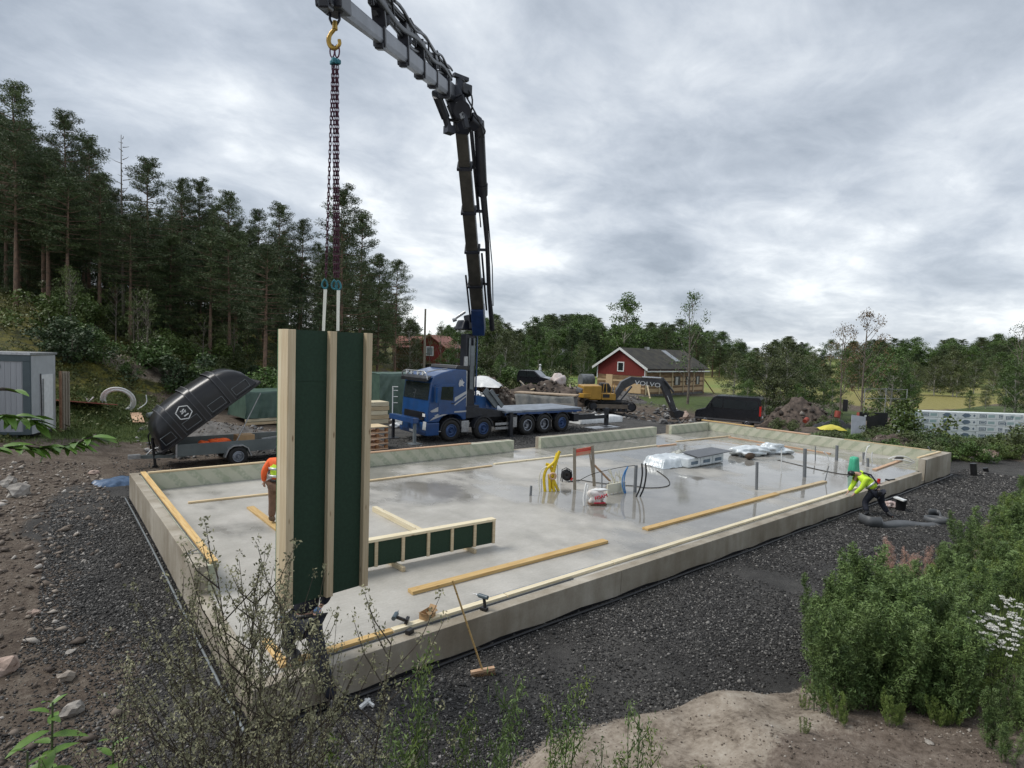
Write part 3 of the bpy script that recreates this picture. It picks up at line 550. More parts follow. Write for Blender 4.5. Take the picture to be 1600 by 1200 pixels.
# ================================================================== trees
def leaves(C, R, m, size, asp=.45, droop=0., tri=False, up=.3):
    """C centres (n,3), R radii (n,3): m small faces in each clump"""
    C = np.asarray(C, float); R = np.asarray(R, float); n = len(C); N = n*m
    d = RNG.normal(0, 1, (N, 3)); d /= np.linalg.norm(d, axis=1)[:, None]; r = RNG.random(N)**.45
    P = np.repeat(C, m, 0)+d*r[:, None]*np.repeat(R, m, 0)
    a = RNG.normal(0, 1, (N, 3)); a[:, 2] -= droop; a /= np.linalg.norm(a, axis=1)[:, None]
    b = np.cross(a, RNG.normal(0, 1, (N, 3))+[0, 0, up]); b /= np.linalg.norm(b, axis=1)[:, None]+1e-9
    s = size*RNG.uniform(.6, 1.3, N)[:, None]
    if tri:
        v = np.stack([P-a*s*.5-b*s*asp*.5, P-a*s*.5+b*s*asp*.5, P+a*s*.5], 1); f = np.arange(N*3).reshape(N, 3)
    else:
        v = np.stack([P-a*s*.5, P+b*s*asp*.5, P+a*s*.5, P-b*s*asp*.5], 1); f = np.arange(N*4).reshape(N, 4)
    return v.reshape(-1, 3), f
M_PINE = leafmat('pine_needles', (.038, .060, .024), (.090, .122, .046), .6, .5); M_SPR = leafmat('spruce_needles', (.032, .056, .026), (.070, .105, .042), .6, .5)
M_DEC = leafmat('birch_leaves', (.048, .092, .022), (.105, .165, .045), .5, .5); M_DEC2 = leafmat('rowan_leaves', (.045, .08, .018), (.12, .155, .04), .5, .6); M_OLIVE = leafmat('willow_leaves', (.06, .085, .03), (.125, .145, .06), .5, .5); M_RUSTY = leafmat('browning_leaves', (.14, .085, .045), (.20, .15, .07), .6, .6)
M_PBARK = pm('pine_bark', (.11, .08, .062), .9, col2=(.24, .15, .10), scale=4, bump=.5, rnd=.2); M_BARK = pm('grey_bark', (.09, .075, .06), .9, col2=(.20, .17, .14), scale=5, bump=.5); M_BIRCH = pm('birch_bark', (.30, .28, .25), .8, col2=(.55, .52, .48), scale=5, stretch=(1, 1, 4))
def trunk_mb(H, r, bend=.3, limbs=None, n=7):
    b = MB(); pts = []; ph = random.uniform(0, 6)
    for i in range(9): t = i/8; pts.append((bend*math.sin(t*2.6+ph)*t, bend*math.cos(t*2.1+ph)*t, H*t-.3))
    b.tube(pts, [r*(1-.86*(i/8)) for i in range(9)], n)
    if limbs:
        for p, q, rr in limbs: b.tube([p, (Vector(p)*.4+Vector(q)*.6)+Vector((0, 0, -.05*(Vector(q)-Vector(p)).length)), q], [rr, rr*.6, rr*.25], 4, False)
    return b
def axis_at(H, t): return 0., 0., H*t
def pine_proto(k, H=18., crown0=.42, dens=1.):
    C, R, limbs = [], [], []; n = int(62*dens)
    for i in range(n):
        t = crown0+(1-crown0)*(i+.5)/n+random.uniform(-.01, .01); a = i*2.4+random.uniform(-.5, .5); z = H*t
        e = (1-t)/(1-crown0); L_ = (.4+2.75*min(1, e*1.25)**.75*random.uniform(.55, 1.15))*(1 if e < .8 else .7)
        up = .45 if e < .35 else .10; tip = Vector((math.cos(a)*L_, math.sin(a)*L_, z+L_*up)); limbs.append(((0, 0, z), tuple(tip), .05+.02*e))
        for q in (.45, .72, 1.):
            if q < .6 and L_ < 1.2: continue
            p = Vector((0, 0, z)).lerp(tip, q); s = .36+.30*L_/3*random.uniform(.8, 1.3)
            C.append((p.x+random.uniform(-.25, .25), p.y+random.uniform(-.25, .25), p.z+.12)); R.append((s*1.2, s*1.2, s*.72))
    for i in range(9): C.append((random.uniform(-.3, .3), random.uniform(-.3, .3), H*(.93+.008*i))); R.append((.38-.03*i, .38-.03*i, .3))
    for i in range(int(10)):          # dead snags below the crown
        z = H*random.uniform(.18, crown0); a = random.uniform(0, 6.3); l = random.uniform(.5, 1.6); limbs.append(((0, 0, z), (math.cos(a)*l, math.sin(a)*l, z-.1*l), .025))
    v, f = leaves(C, R, int(82*dens), .27, .2, 0, False); return v, f, trunk_mb(H, .19, .12, limbs)
def spruce_proto(H=14.):
    C, R, limbs = [], [], []; n = 70
    for i in range(n):
        t = .06+.93*(i/n); e = 1-t; a = i*2.4+random.uniform(-.4, .4); L_ = (.25+2.5*e**.85)*random.uniform(.75, 1.15); z = H*t
        for q in (.4, .75, 1.): C.append((math.cos(a)*L_*q, math.sin(a)*L_*q, z-.28*L_*q*q)); s = .26+.17*L_; R.append((s, s, s*.5))
    v, f = leaves(C, R, 62, .27, .2, .8); return v, f, trunk_mb(H, .15, .05)
def decid_proto(H=9., w=2.6, base=.25, clumps=58, ls=.17, m=95, thin=1., top=.7, trunkr=.11):
    C, R, limbs = [], [], []
    for i in range(clumps):
        t = base+(1-base)*random.random()**.85; e = math.sin(PI*min(1, max(.04, (t-base)/(1-base)*.86+.14)))**top; a = random.uniform(0, 6.3); r = w*e*random.uniform(.25, 1.0)
        p = (math.cos(a)*r, math.sin(a)*r, H*t); s = random.uniform(.38, .85)*thin; C.append(p); R.append((s, s, s*.85))
        if i % 2 == 0: limbs.append(((0, 0, max(H*.12, p[2]-r*.9-.4)), p, .035))
    v, f = leaves(C, R, m, ls, .6, .3); return v, f, trunk_mb(H*.95, trunkr, .25, limbs)
def tree_thing(name, proto, mat, bark, label, cat, group, loc, sc, rz, store={}):
    key = id(proto)
    if key not in store:
        v, f, tb = proto; store[key] = (np_mesh('crown', v, f, None) if len(v) else None, tb.mesh('trunk', bark))
    cm, tm = store[key]; kk = (key, mat.name)
    if cm and kk not in store: c2 = cm.copy(); c2.materials.clear(); c2.materials.append(mat); store[kk] = c2
    t = thing(name, label, cat, loc, rz, group); t.scale = sc if isinstance(sc, tuple) else (sc,)*3
    if len(proto[0]): ob('crown', store[kk], t)
    ob('trunk', tm, t); return t
PINES = [pine_proto(0, 18, .26), pine_proto(1, 18, .36, 1.0), pine_proto(2, 18, .20, 1.1), pine_proto(3, 18, .45, .9)]
SPR = [spruce_proto(), spruce_proto(13)]
DEC = [decid_proto(9, 2.3, .08, 82), decid_proto(9, 2.9, .03, 96), decid_proto(9, 1.9, .12, 66)]
SPARSE = [decid_proto(9, 2.7, .30, 44, .15, 34, .85, .6, .13), decid_proto(9, 2.1, .4, 34, .14, 26, .8, .6, .1)]
def snag_proto():
    limbs = []
    for i in range(34):
        t = .3+.68*i/34; a = i*2.4; l = (1-t)*3.2*random.uniform(.5, 1.1)+.25; z = 16*t; limbs.append(((0, 0, z), (math.cos(a)*l, math.sin(a)*l, z+.35*l), .035))
    return [], [], trunk_mb(16, .14, .15, limbs)
SNAG = snag_proto()
def place_px(px, dep, py_top, H0, drop=0.):
    """tree at camera depth dep seen at column px: ground from terrain, height so that its top reaches py_top"""
    hor = 547.5+(px-800)*.033; d = ray(px, hor); p = np.array([0, 0, CH])+dep*d; g = hz(p[0], p[1])
    for _ in range(3):
        q = np.array([p[0], p[1], g]); pxx = prj(q)[0]; p = p+np.array([.773, -.635, 0])*(px-pxx)/CF*dep*.0
    lo, hi = 1., 45.
    for _ in range(25):
        m = (lo+hi)/2
        if prj((p[0], p[1], g+m))[1] < py_top: hi = m
        else: lo = m
    return Vector((p[0], p[1], g-.05)), (hi)/H0
hero = [(28, 40, 133, 0, 'tallest pine at the left edge of the woodland'), (105, 44, 178, 2, 'second tall pine from the left, right of the tallest'), (140, 50, 215, 1, 'pine with a ragged crown just left of the bare dead tree'),
 (232, 43, 250, 1, 'pine with an open top right of the bare dead tree'), (283, 50, 281, 3, 'slim pine left of a broader twin crown'), (312, 52, 283, 2, 'broad pine right of the slim one in the wood'),
 (357, 50, 302, 1, 'pine standing alone with a pointed top in mid woodland'), (436, 56, 320, 3, 'pine with airy pale crown near the lifting chains'), (402, 58, 330, 0, 'pine left of the airy crown near the lifting chains'), (470, 58, 345, 3, 'low topped pine just left of the lifting chains'),
 (533, 47, 296, 2, 'big round crowned pine directly behind the lifting chains'), (562, 52, 335, 1, 'dark pine right of the big round crowned pine'), (590, 54, 400, 2, 'shorter dark pine stepping down at the right end of the wood'), (618, 62, 408, 3, 'small lone pine at the right tip of the wood')]
for px, dep, py, k, lb in hero:
    p, s = place_px(px, dep, py, 18.); tree_thing('pine_tree', PINES[k], M_PINE, M_PBARK, lb, 'pine tree', 'pines of the woodland on the rocky hill', p, (s*1.05, s*1.05, s), random.uniform(0, 6))
p, s = place_px(193, 42, 203, 16.); tree_thing('dead_tree', SNAG, M_PINE, M_BARK, 'bare dead tree with thin twigs rising above the pines', 'dead tree', None, p, (s, s, s), 1)
SKY_L = ([-120, 0, 60, 90, 150, 180, 225, 300, 360, 420, 480, 540, 580, 600, 640, 670], [150, 150, 190, 230, 225, 290, 285, 300, 325, 340, 350, 330, 380, 430, 470, 500])
cnt = 0
for i in range(235):
    px = random.uniform(-110, 640); dep = random.uniform(42, 92)
    p, s = place_px(px, dep, float(np.interp(px, *SKY_L))+random.uniform(8, 85)+(50 if dep < 46 else 0), 18.)
    if s < .3 or s > 1.7: continue
    if (p.y-p.x)*.7071 < 24.5: continue
    if 15 < p.x < 90 and p.y < 45: continue
    cnt += 1
    if random.random() < .62: tree_thing('pine_tree', random.choice(PINES), M_PINE, M_PBARK, 'dark pine standing within the dense woodland on the hill', 'pine tree', 'dense pines inside the woodland', p, (max(.7, s)*1.05, max(.7, s)*1.05, s), random.uniform(0, 6))
    else: tree_thing('spruce_tree', random.choice(SPR), M_SPR, M_PBARK, 'dark spruce standing within the dense woodland on the hill', 'spruce tree', 'dense spruces inside the woodland', p, s*18/14*.85, random.uniform(0, 6))
# trees with bare trunks in front: low branchless stems catch the light
for px, py in ((20, 520), (63, 500), (70, 512), (100, 500), (150, 478), (197, 500), (352, 470), (408, 505), (5, 505), (322, 495)):
    dep = 38+random.uniform(0, 5); p, s = place_px(px+6, dep, float(np.interp(px, *SKY_L))+50, 18.)
    tree_thing('pine_tree', PINES[3], M_PINE, M_PBARK, 'front row pine with a long bare reddish stem', 'pine tree', 'front row pines with bare stems', p, (.8, .8, s), random.uniform(0, 6))
# small spruces and saplings at the wood edge
for px, py, h, lb in ((95, 545, 3.2, 'small young spruce right behind the container'), (265, 588, 1.9, 'bushy little spruce on the mossy slope'), (440, 488, 3.6, 'young bluish spruce left of the hanging panel'), (500, 470, 4.5, 'young spruce behind the hanging panel straps')):
    dep = {95: 31, 265: 33, 440: 40, 500: 42}[px]; p, s = place_px(px, dep, py, 14.); tree_thing('spruce_tree', SPR[0], M_SPR, M_PBARK, lb, 'spruce tree', None, p, (s*1.3, s*1.3, s), 2.)
# shrubs on the slope
BUSH = []
for k in range(3):
    C = [(random.gauss(0, .42), random.gauss(0, .42), random.uniform(.2, 1.25)) for _ in range(22)]; v, f = leaves(C, [(.3, .3, .26)]*22, 85, .11, .6)
    tb = MB()
    for c in C[:12]: tb.tube([(0, 0, 0), (c[0]*.5, c[1]*.5, c[2]*.6), c], [.02, .014, .006], 4, False)
    BUSH.append((v, f, tb))
def shrub(px, dep, s, mat, label, group, sx=1.):
    hor = 547.5+(px-800)*.033; d = ray(px, hor); p = np.array([0, 0, CH])+dep*d; g = hz(p[0], p[1])
    t = tree_thing('shrub', random.choice(BUSH), mat, M_BARK, label, 'shrub', group, (p[0], p[1], g-.05), (s*sx, s*sx, s), random.uniform(0, 6))
    return t
def rename(t, a, b):
    for c in t.children:
        if c.name.startswith(a): c.name = b
for i in range(60):
    px = random.uniform(70, 600); dep = random.uniform(32, 45)
    hor = 547.5+(px-800)*.033; d = ray(px, hor); 
    if (dep*(d[1]-d[0]))*.7071 < 20.5: continue
    t = shrub(px, dep, random.uniform(.7, 1.9), random.choice([M_DEC, M_SPR, M_DEC2, M_OLIVE]), 'leafy green shrub growing on the mossy slope below the pines', 'shrubs on the mossy slope')
for px, dep, s_, m_ in ((95, 31, 1.5, M_SPR), (112, 30, 1.3, M_SPR), (130, 32, 1.2, M_DEC), (150, 31, .8, M_DEC), (255, 33, 1.6, M_DEC), (275, 32.5, 1.5, M_SPR), (300, 33, 1.2, M_DEC), (335, 34, 1.1, M_DEC2), (365, 35, 1.3, M_DEC), (395, 34, 1.6, M_DEC), (425, 35, 1.9, M_DEC), (228, 33, .8, M_DEC2), (200, 31.5, .5, M_DEC)): shrub(px, dep, s_, m_, 'dense shrub at the foot of the mossy slope behind container and trailer', 'shrubs at the foot of the slope', 1.2)
for i in range(24):      # thin rowan saplings
    px = random.choice([random.uniform(100, 330), random.uniform(330, 640)]); dep = random.uniform(33, 42); hor = 547.5+(px-800)*.033; d = ray(px, hor); p = np.array([0, 0, CH])+dep*d
    if (p[1]-p[0])*.7071 < 20: continue
    s = random.uniform(.25, .5); tree_thing('sapling', SPARSE[1], M_DEC2, M_BARK, 'thin light green sapling at the foot of the woodland', 'sapling', 'thin saplings at the wood edge', (p[0], p[1], hz(p[0], p[1])), (s, s, s), random.uniform(0, 6))
# far woodland beyond the field
SKY_R = ([600, 640, 690, 740, 780, 830, 880, 930, 960, 1000, 1050, 1110, 1160, 1220, 1290, 1330, 1420, 1480, 1560, 1640], [470, 505, 512, 500, 492, 498, 490, 496, 505, 505, 498, 515, 533, 528, 528, 534, 530, 526, 524, 524])
for i in range(285):
    px = random.uniform(600, 1700); dep = random.uniform(150, 260) if i % 3 else random.uniform(150, 175)
    p, s = place_px(px, dep, float(np.interp(px, *SKY_R))+abs(random.gauss(0, 6.5))+(12 if dep < 175 else -2), 18.)
    if s < .2: continue
    k = random.random()
    if k < .4: tree_thing('pine_tree', random.choice(PINES[:3]), M_PINE, M_PBARK, 'distant dark pine in the woodland beyond the field', 'pine tree', 'distant pines beyond the field', p, (s*1.9, s*1.9, s), random.uniform(0, 6))
    elif k < .6: tree_thing('spruce_tree', random.choice(SPR), M_SPR, M_PBARK, 'distant pointed spruce in the woodland beyond the field', 'spruce tree', 'distant spruces beyond the field', p, (s*2.1, s*2.1, s*1.28), random.uniform(0, 6))
    else: tree_thing('birch_tree', random.choice(DEC), M_DEC, M_BIRCH, 'distant green birch in the woodland beyond the field', 'birch tree', 'distant birches beyond the field', p, (s*3., s*3., s*2), random.uniform(0, 6))
# nearer deciduous belt right of the barn and behind the truck
def belt(items, label, group, mats, protos=DEC, name='birch_tree', cat='birch tree', wd_=2.):
    for px, dep, py in items:
        p, s = place_px(px, dep, py, 9.); tree_thing(name, random.choice(protos), random.choice(mats), M_BIRCH if random.random() < .6 else M_BARK, label, cat, group, p, (s*wd_/2*1.25, s*wd_/2*1.25, s), random.uniform(0, 6))
belt([(random.uniform(770, 935), random.uniform(118, 140), random.uniform(508, 548)) for _ in range(16)], 'tall green birch behind the parked dark car and far lawn', 'birches behind the far lawn', [M_DEC, M_OLIVE, M_DEC], wd_=1.7)
belt([(p_, random.uniform(62, 85), t_) for p_, t_ in ((700, 545), (715, 520), (748, 530), (760, 505), (775, 498), (790, 520), (768, 540), (805, 535), (640, 500), (650, 530), (725, 560), (783, 555), (812, 560))], 'full leafy tree behind the blue truck cab', 'leafy trees behind the truck', [M_DEC, M_OLIVE], wd_=2.)
belt([(random.uniform(1140, 1640), random.uniform(92, 125), random.uniform(545, 575)) for _ in range(34)], 'rounded green birch at the edge of the yellow field', 'birches along the yellow field', [M_DEC, M_OLIVE, M_OLIVE], wd_=2.)
belt([(1150, 66, 552), (1175, 60, 558), (1200, 58, 540), (1232, 60, 532), (1222, 57, 575), (1260, 62, 560), (1290, 64, 570), (1305, 58, 592), (1380, 66, 566), (1395, 60, 545), (1412, 64, 560), (1170, 55, 590), (1250, 56, 600), (1428, 58, 585), (1590, 55, 560), (1575, 60, 575), (1545, 64, 600), (1520, 62, 610), (1610, 56, 580)], 'bushy roadside tree behind the black van and soil heap', 'bushy trees behind the soil heap', [M_OLIVE, M_DEC], wd_=2.)
for px, dep, py, pr, mt, w_, lb in ((1078, 58, 459, 0, M_DEC, 1.1, 'tall loose crowned tree rising in front of the red house'), (973, 150, 455, 0, M_DEC, 1.5, 'tall birch standing above the far wood left of the red house'), (1352, 52, 488, 0, M_RUSTY, 1.0, 'sparse tree with browning leaves behind the upright grey sheet'),
    (1318, 54, 505, 1, M_RUSTY, 1.1, 'thin nearly bare tree left of the browning tree'), (1592, 60, 503, 1, M_OLIVE, 1.3, 'drooping pale birch at the right edge'), (688, 66, 500, 1, M_DEC2, .8, 'slender light birch right of the small red house'), (672, 64, 515, 1, M_DEC, .7, 'second slender birch in front of the small red house')):
    p, s = place_px(px, dep, py, 9.); tree_thing('deciduous_tree', (SPARSE[pr] if mt is not M_DEC or px != 973 else DEC[2]), mt, M_BIRCH if 'birch' in lb else M_BARK, lb, 'tree', None, p, (s*w_*.8, s*w_*.8, s), random.uniform(0, 6))
# ================================================================== crane truck
TG = -.3; TY = G(705, 690, TG).y; TX = onY(705, TY, TG+.5)-1.3
M_STRIPE = pm('silver_stripe', (.45, .46, .48), .35, .4, var=.08); M_RIM = pm('alloy_rim', (.30, .32, .36), .35, .7, var=.2, scale=9); M_LAMP = pm('headlamp_glass', (.65, .68, .7), .12, .2, var=.1)
M_PLATE = pm('number_plate', (.75, .75, .72), .5, var=.05); M_REDL = pm('red_lamp', (.45, .02, .015), .25, var=.1); M_DECK = pm('grey_truck_deck', (.22, .25, .29), .5, .3, var=.25, scale=2)
def wheel(parent, x, y, z, r, w, side=-1, dual=False, hub=M_RIM, name='wheel'):
    c = (x, y, z); ax_ = (0, side, 0)
    b = MB(); b.disc(c, r*.56, r*.97, ax_, w, 28); b.disc(c, r*.9, r, ax_, w*.8, 28); t = b.build(name, M_RUB, parent)
    b = MB(); o_ = w*.5-.03; q = Vector(c)+Vector((0, side, 0))*(o_ if not dual else o_-.09); b.disc(q, r*.16, r*.57, ax_, .02, 24); b.disc(Vector(c)+Vector((0, side, 0))*(w*.48), r*.5, r*.59, ax_, .03, 28)
    b.cyl(q, q+Vector((0, side*.09, 0)), r*.2, r*.14, 12)
    for i in range(8): a = i*PI/4; b.cyl(q+Vector((math.cos(a)*r*.3, 0, math.sin(a)*r*.3)), q+Vector((math.cos(a)*r*.3, side*.035, math.sin(a)*r*.3)), .02, .02, 6)
    b.build('rim', hub, t); return t
TR = thing('crane_truck', 'blue five axle truck with grey flatbed and a big loader crane raised', 'truck', (TX, TY, TG))
wx = [1.3]+[onY(px, TY, TG+.5)-TX for px in (755.6, 824.5, 851, 878.5)]
M_BRIM = pm('blue_rim', (.05, .09, .2), .35, .5, var=.2)
for i, x in enumerate(wx):
    for y, s in ((.17, -1), (2.33, 1)): wheel(TR, x, y, .52, .52, .33, s, i in (2, 3), (M_BRIM if i in (0, 1, 4) else M_RIM))
# cab, built as a shaped shell with recessed glass
cab = [(0.02, .95), (0.0, 1.25), (.05, 1.9), (.16, 2.85), (.32, 3.12), (.8, 3.3), (1.5, 3.45), (2.12, 3.42), (2.16, 1.0), (1.95, 1.0), (1.86, 1.14), (1.62, 1.27), (1.3, 1.30), (.98, 1.27), (.74, 1.14), (.62, .95)]
b = MB(); b.prism(cab, 0.02, 2.5); b.build('cab', M_BLUE, TR, bevel=.05)
b = MB(); b.prism([(-.06, .34), (-.1, .5), (-.05, .94), (.64, .94), (.62, .34)], .0, 2.52); bu = b.build('bumper', M_BLUE, TR, bevel=.04)
for y in (.0, 2.2): MB().prism([(-.115, .62), (-.07, 1.0), (-.055, 1.0), (-.09, .62)], y+.02, y+.3).build('headlight', M_LAMP, TR, bevel=.01)
MB().prism([(-.03, 1.05), (-.035, 1.42), (.01, 1.42), (.02, 1.05)], .35, 2.17).build('grille', M_BLACK, TR)
MB().bb(-.045, -.025, .2, .42, 1.22, 1.36).build('sign_plate', M_PLATE, TR); MB().bb(-.115, -.1, 1.0, 1.5, .42, .53).build('number_plate', M_PLATE, TR)
b = MB(); b.prism([(.035, 2.0), (.135, 2.78), (.155, 2.78), (.06, 2.0)], .12, 2.4); b.build('windscreen', M_GLASS, TR)
MB().prism([(.0, 2.88), (-.12, 2.86), (-.1, 3.0), (.22, 3.12)], .1, 2.42).build('sun_visor', M_BLACK, TR)
b = MB(); b.tube([(-.02, .1, 2.95), (-.06, .12, 3.2), (-.02, .4, 3.32), (-.02, 2.1, 3.32), (-.06, 2.4, 3.2), (-.02, 2.42, 2.95)], .035, 8); b.tube([(-.0, .15, 3.3), (.5, .15, 3.4), (1.1, .2, 3.46)], .03, 6); b.build('light_bar', M_STEEL, TR)
for y in (.5, .95, 1.55, 2.0): b = MB(); b.cyl((-.05, y, 3.22), (.05, y, 3.22), .085, .075, 12); b.build('roof_lamp', M_LAMP, TR)
d = MB().prism([(.55, 1.32), (.55, 2.62), (.72, 2.72), (1.45, 2.72), (1.45, 1.32)], -.006, .022); d = d.build('door', M_BLUE, TR, bevel=.01)
MB().prism([(.66, 2.02), (.72, 2.62), (1.36, 2.62), (1.36, 1.95)], -.014, -.004).build('side_window', M_GLASS, d); MB().bb(1.25, 1.42, -.03, -.004, 1.8, 1.84).build('door_handle', M_BLACK, d)
b = MB(); b.bb(.3, .42, -.3, -.12, 1.9, 2.62); b.tube([(.4, 0, 2.7), (.36, -.2, 2.66)], .02, 6); b.build('mirror', M_BLUE, TR, bevel=.03)
MB().prism([(.12, 1.50), (.5, 1.66), (1.3, 2.02), (2.15, 2.42), (2.15, 2.28), (1.3, 1.82), (.6, 1.46), (.2, 1.44)], .004, .014).build('silver_stripe', M_STRIPE, TR)
MB().prism([(.35, 1.28), (1.2, 1.62), (2.15, 2.2), (2.15, 2.14), (1.2, 1.56), (.4, 1.22)], .002, .013).build('silver_stripe', M_STRIPE, TR)
MB().prism([(.1, 1.05), (.3, 1.2), (.7, 1.3), (1.3, 1.44), (2.14, 1.46), (2.14, 1.39), (1.3, 1.37), (.75, 1.24)], .002, .013).build('silver_stripe', M_STRIPE, TR)
b = MB(); b.prism([(1.66, 2.75), (1.72, 2.95), (1.84, 2.9), (1.8, 3.02), (1.92, 2.86), (2.0, 2.82), (1.9, 2.72), (1.98, 2.62), (1.82, 2.66), (1.7, 2.6)], .002, .014); b.build('roof_emblem', M_STRIPE, TR)
MB().prism([(1.5, 3.46), (1.6, 3.62), (2.3, 3.6), (2.3, 3.36)], .1, 2.4).build('air_deflector', M_BLACK, TR, bevel=.03)
MB().tube([(2.34, .45, 1.2), (2.34, .45, 4.05)], .1, 12).build('exhaust_stack', M_STEEL, TR)
b = MB()
for k in (.1, 1.0): b.bb(.02, .74+.0*k, .0, .35, .5, .54) if k < .5 else None
b.prism([(1.9, .4), (1.9, .95), (2.35, .95), (2.35, .4)], .03, .5); b.build('step_box', M_STEEL, TR, bevel=.02)
b = MB()
for x in (wx[0], wx[1]):
    pts = [(x+.62*math.cos(a), .52+.62*math.sin(a)) for a in np.linspace(.1, PI-.1, 10)]; MB().prism(pts+[(x+.56*math.cos(a), .52+.56*math.sin(a)) for a in np.linspace(PI-.1, .1, 10)], .0, .4).build('mudguard', M_DSTEEL, TR)
for x in wx[2:]:
    pts = [(x+.62*math.cos(a), .52+.62*math.sin(a)) for a in np.linspace(.35, PI-.35, 10)]; MB().prism(pts+[(x+.58*math.cos(a), .52+.58*math.sin(a)) for a in np.linspace(PI-.35, .35, 10)], .0, .5).build('mudguard', M_DSTEEL, TR)
RE = wx[4]+1.5
b = MB(); b.bb(.5, RE, .75, .95, .75, 1.05); b.bb(.5, RE, 1.6, 1.8, .75, 1.05)
for x in np.arange(1, RE, 1.1): b.bb(x, x+.12, .8, 1.75, .8, 1.0)
b.build('chassis', M_DSTEEL, TR)
b = MB(); b.prism([(2.3, 1.62), (wx[2]-.65, 1.2), (wx[2]-.65, 1.02), (2.3, 1.05)], .25, 2.3); b.build('subframe', M_DSTEEL, TR)
dk0 = onY(790, TY, TG+1.3)-TX
b = MB(); b.bb(dk0, RE, 0, 2.55, 1.2, 1.32); b.build('deck', M_DECK, TR, bevel=.015)
b = MB(); b.bb(dk0, RE, 0.0, .07, 1.1, 1.21); b.bb(dk0, RE, 2.48, 2.55, 1.1, 1.21)
for x in np.arange(dk0+.2, RE, .7): b.bb(x, x+.06, .02, 2.5, 1.06, 1.19)
b.build('deck_frame', M_BLUE, TR)
bx0 = onY(752, TY+1.3, TG+1.6)-TX; bx1 = dk0+.15
b = MB(); b.bb(bx0, bx1, .9, .95, 1.3, 2.1); b.bb(bx0, bx1, 2.4, 2.45, 1.3, 2.1); b.bb(bx0, bx0+.05, .95, 2.4, 1.3, 2.0); b.bb(bx1-.05, bx1, .95, 2.4, 1.3, 2.0); b.bb(bx0, bx1, .9, 2.45, 1.25, 1.3); b.build('storage_box', M_BLUE, TR)
b = MB()
for i in range(16): b.blob((random.uniform(bx0+.25, bx1-.25), random.uniform(1.1, 2.2), random.uniform(1.85, 2.15)), (.35, .3, .2), i, .3, 1)
b.build('white_sacks', M_WHITE, TR)
b = MB(); b.beam((bx0-.25, .7, 2.35), (bx0+.55, .7, 1.55), .12, .35); b.beam((bx0+.05, .6, 2.35), (bx0+.85, .6, 1.5), .1, .2); b.beam((bx0-.4, .9, 2.2), (bx1+.1, .9, 2.08), .04, .04); b.build('support_arm', M_GREYSTEEL, TR)
for k, px in enumerate((798, )):
    x = onY(px, TY-.05, TG+.6)-TX; b = MB(); b.bb(x-.1, x+.1, -.12, .06, -.02, 1.25); b.bb(x-.2, x+.2, -.25, .2, -.02, .02); b.bb(x-.3, x+.45, .0, 2.5, 1.0, 1.19); b.build('stabiliser_leg', M_DSTEEL, TR)
for y in (.15, 2.2):
    b = MB(); b.bb(-.62, -.5, y, y+.12, .04, .95); b.bb(-.85, -.3, y-.22, y+.32, 0, .035); b.cyl((-.56, y+.06, 0), (-.56, y+.06, .5), .04, .04, 8); b.build('front_outrigger', M_DSTEEL if y > 1 else M_GREYSTEEL, TR)
b = MB(); b.bb(-.72, -.42, .1, 2.4, .95, 1.2); b.bb(-.45, .1, .7, .9, .9, 1.05); b.bb(-.45, .1, 1.6, 1.8, .9, 1.05); b.build('front_beam', M_BLUE, TR, bevel=.02)
b = MB(); b.tube([(-.55, 2.38, 1.2), (-.55, 2.4, 2.5)], .025, 6)
for z in (1.7, 2.0, 2.3, 2.48): b.tube([(-.55, 2.4, z), (-.35, 2.25, z)], .018, 6)
b.build('marker_pole', M_WHITE, TR)
b = MB(); b.bb(RE-.4, RE, .2, 2.35, .5, .95); b.bb(RE-.05, RE+.05, .25, .6, .55, .75); b.bb(RE, RE+2.6, .3, .5, .55, .75); b.bb(RE+2.5, RE+2.7, .3, .5, .1, 1.15); b.bb(RE+2.35, RE+2.85, .1, .7, .0, .05); b.bb(RE+.0, RE+1.5, .34, .46, .75, .86); b.build('rear_outrigger', M_DSTEEL, TR)
for z in (.4, .62): MB().bb(wx[1]+.75, wx[2]-1.25, .02, .06, z, z+.13).build('side_guard', M_STEEL, TR)
MB().bb(wx[2]-1.05, wx[2]-.7, .05, .5, .45, 1.0).build('tool_box', M_STEEL, TR, bevel=.02)
# ------------------------------------------------------------------ loader crane (geometry in world space relative to the truck)
O = Vector((TX, TY, TG)); YC = TY+1.27
MX = onY(730, YC, 3.); dM = prj((MX, YC, 3))[2]
HK = D(523, 62, 7.15)
P0 = Vector((MX+.15, YC, 0)); P1 = Vector((HK.x, HK.y, 0))
dl = ray(715, 150); A = np.array([[dl[0], -(P1-P0).x], [dl[1], -(P1-P0).y]]); tt_ = np.linalg.solve(A, np.array([P0.x, P0.y])); dE = float(tt_[0])
def R_(p): return Vector(p)-O
lat = Vector((-(P1-P0).y, (P1-P0).x, 0)).normalized()
if prj(P0+lat+Vector((0, 0, 5)))[0] < prj(P0+Vector((0, 0, 5)))[0]: lat = -lat        # lat points to image right
M_CRANE = pm('dark_crane_paint', (.016, .018, .026), .38, .1, var=.35, scale=2); M_BOOM = pm('grey_boom_paint', (.15, .16, .185), .4, .2, var=.2, scale=1.5); M_BOOM1 = pm('dark_olive_boom', (.05, .047, .04), .4, .2, var=.3, scale=2); M_ROD = pm('chromed_rod', (.5, .5, .5), .2, .9, var=.1)
M_CBLUE = pm('deep_blue_paint', (.01, .03, .10), .35, 0, var=.2)
CRN = TR
b = MB(); zt = D(730, 522, dM).z
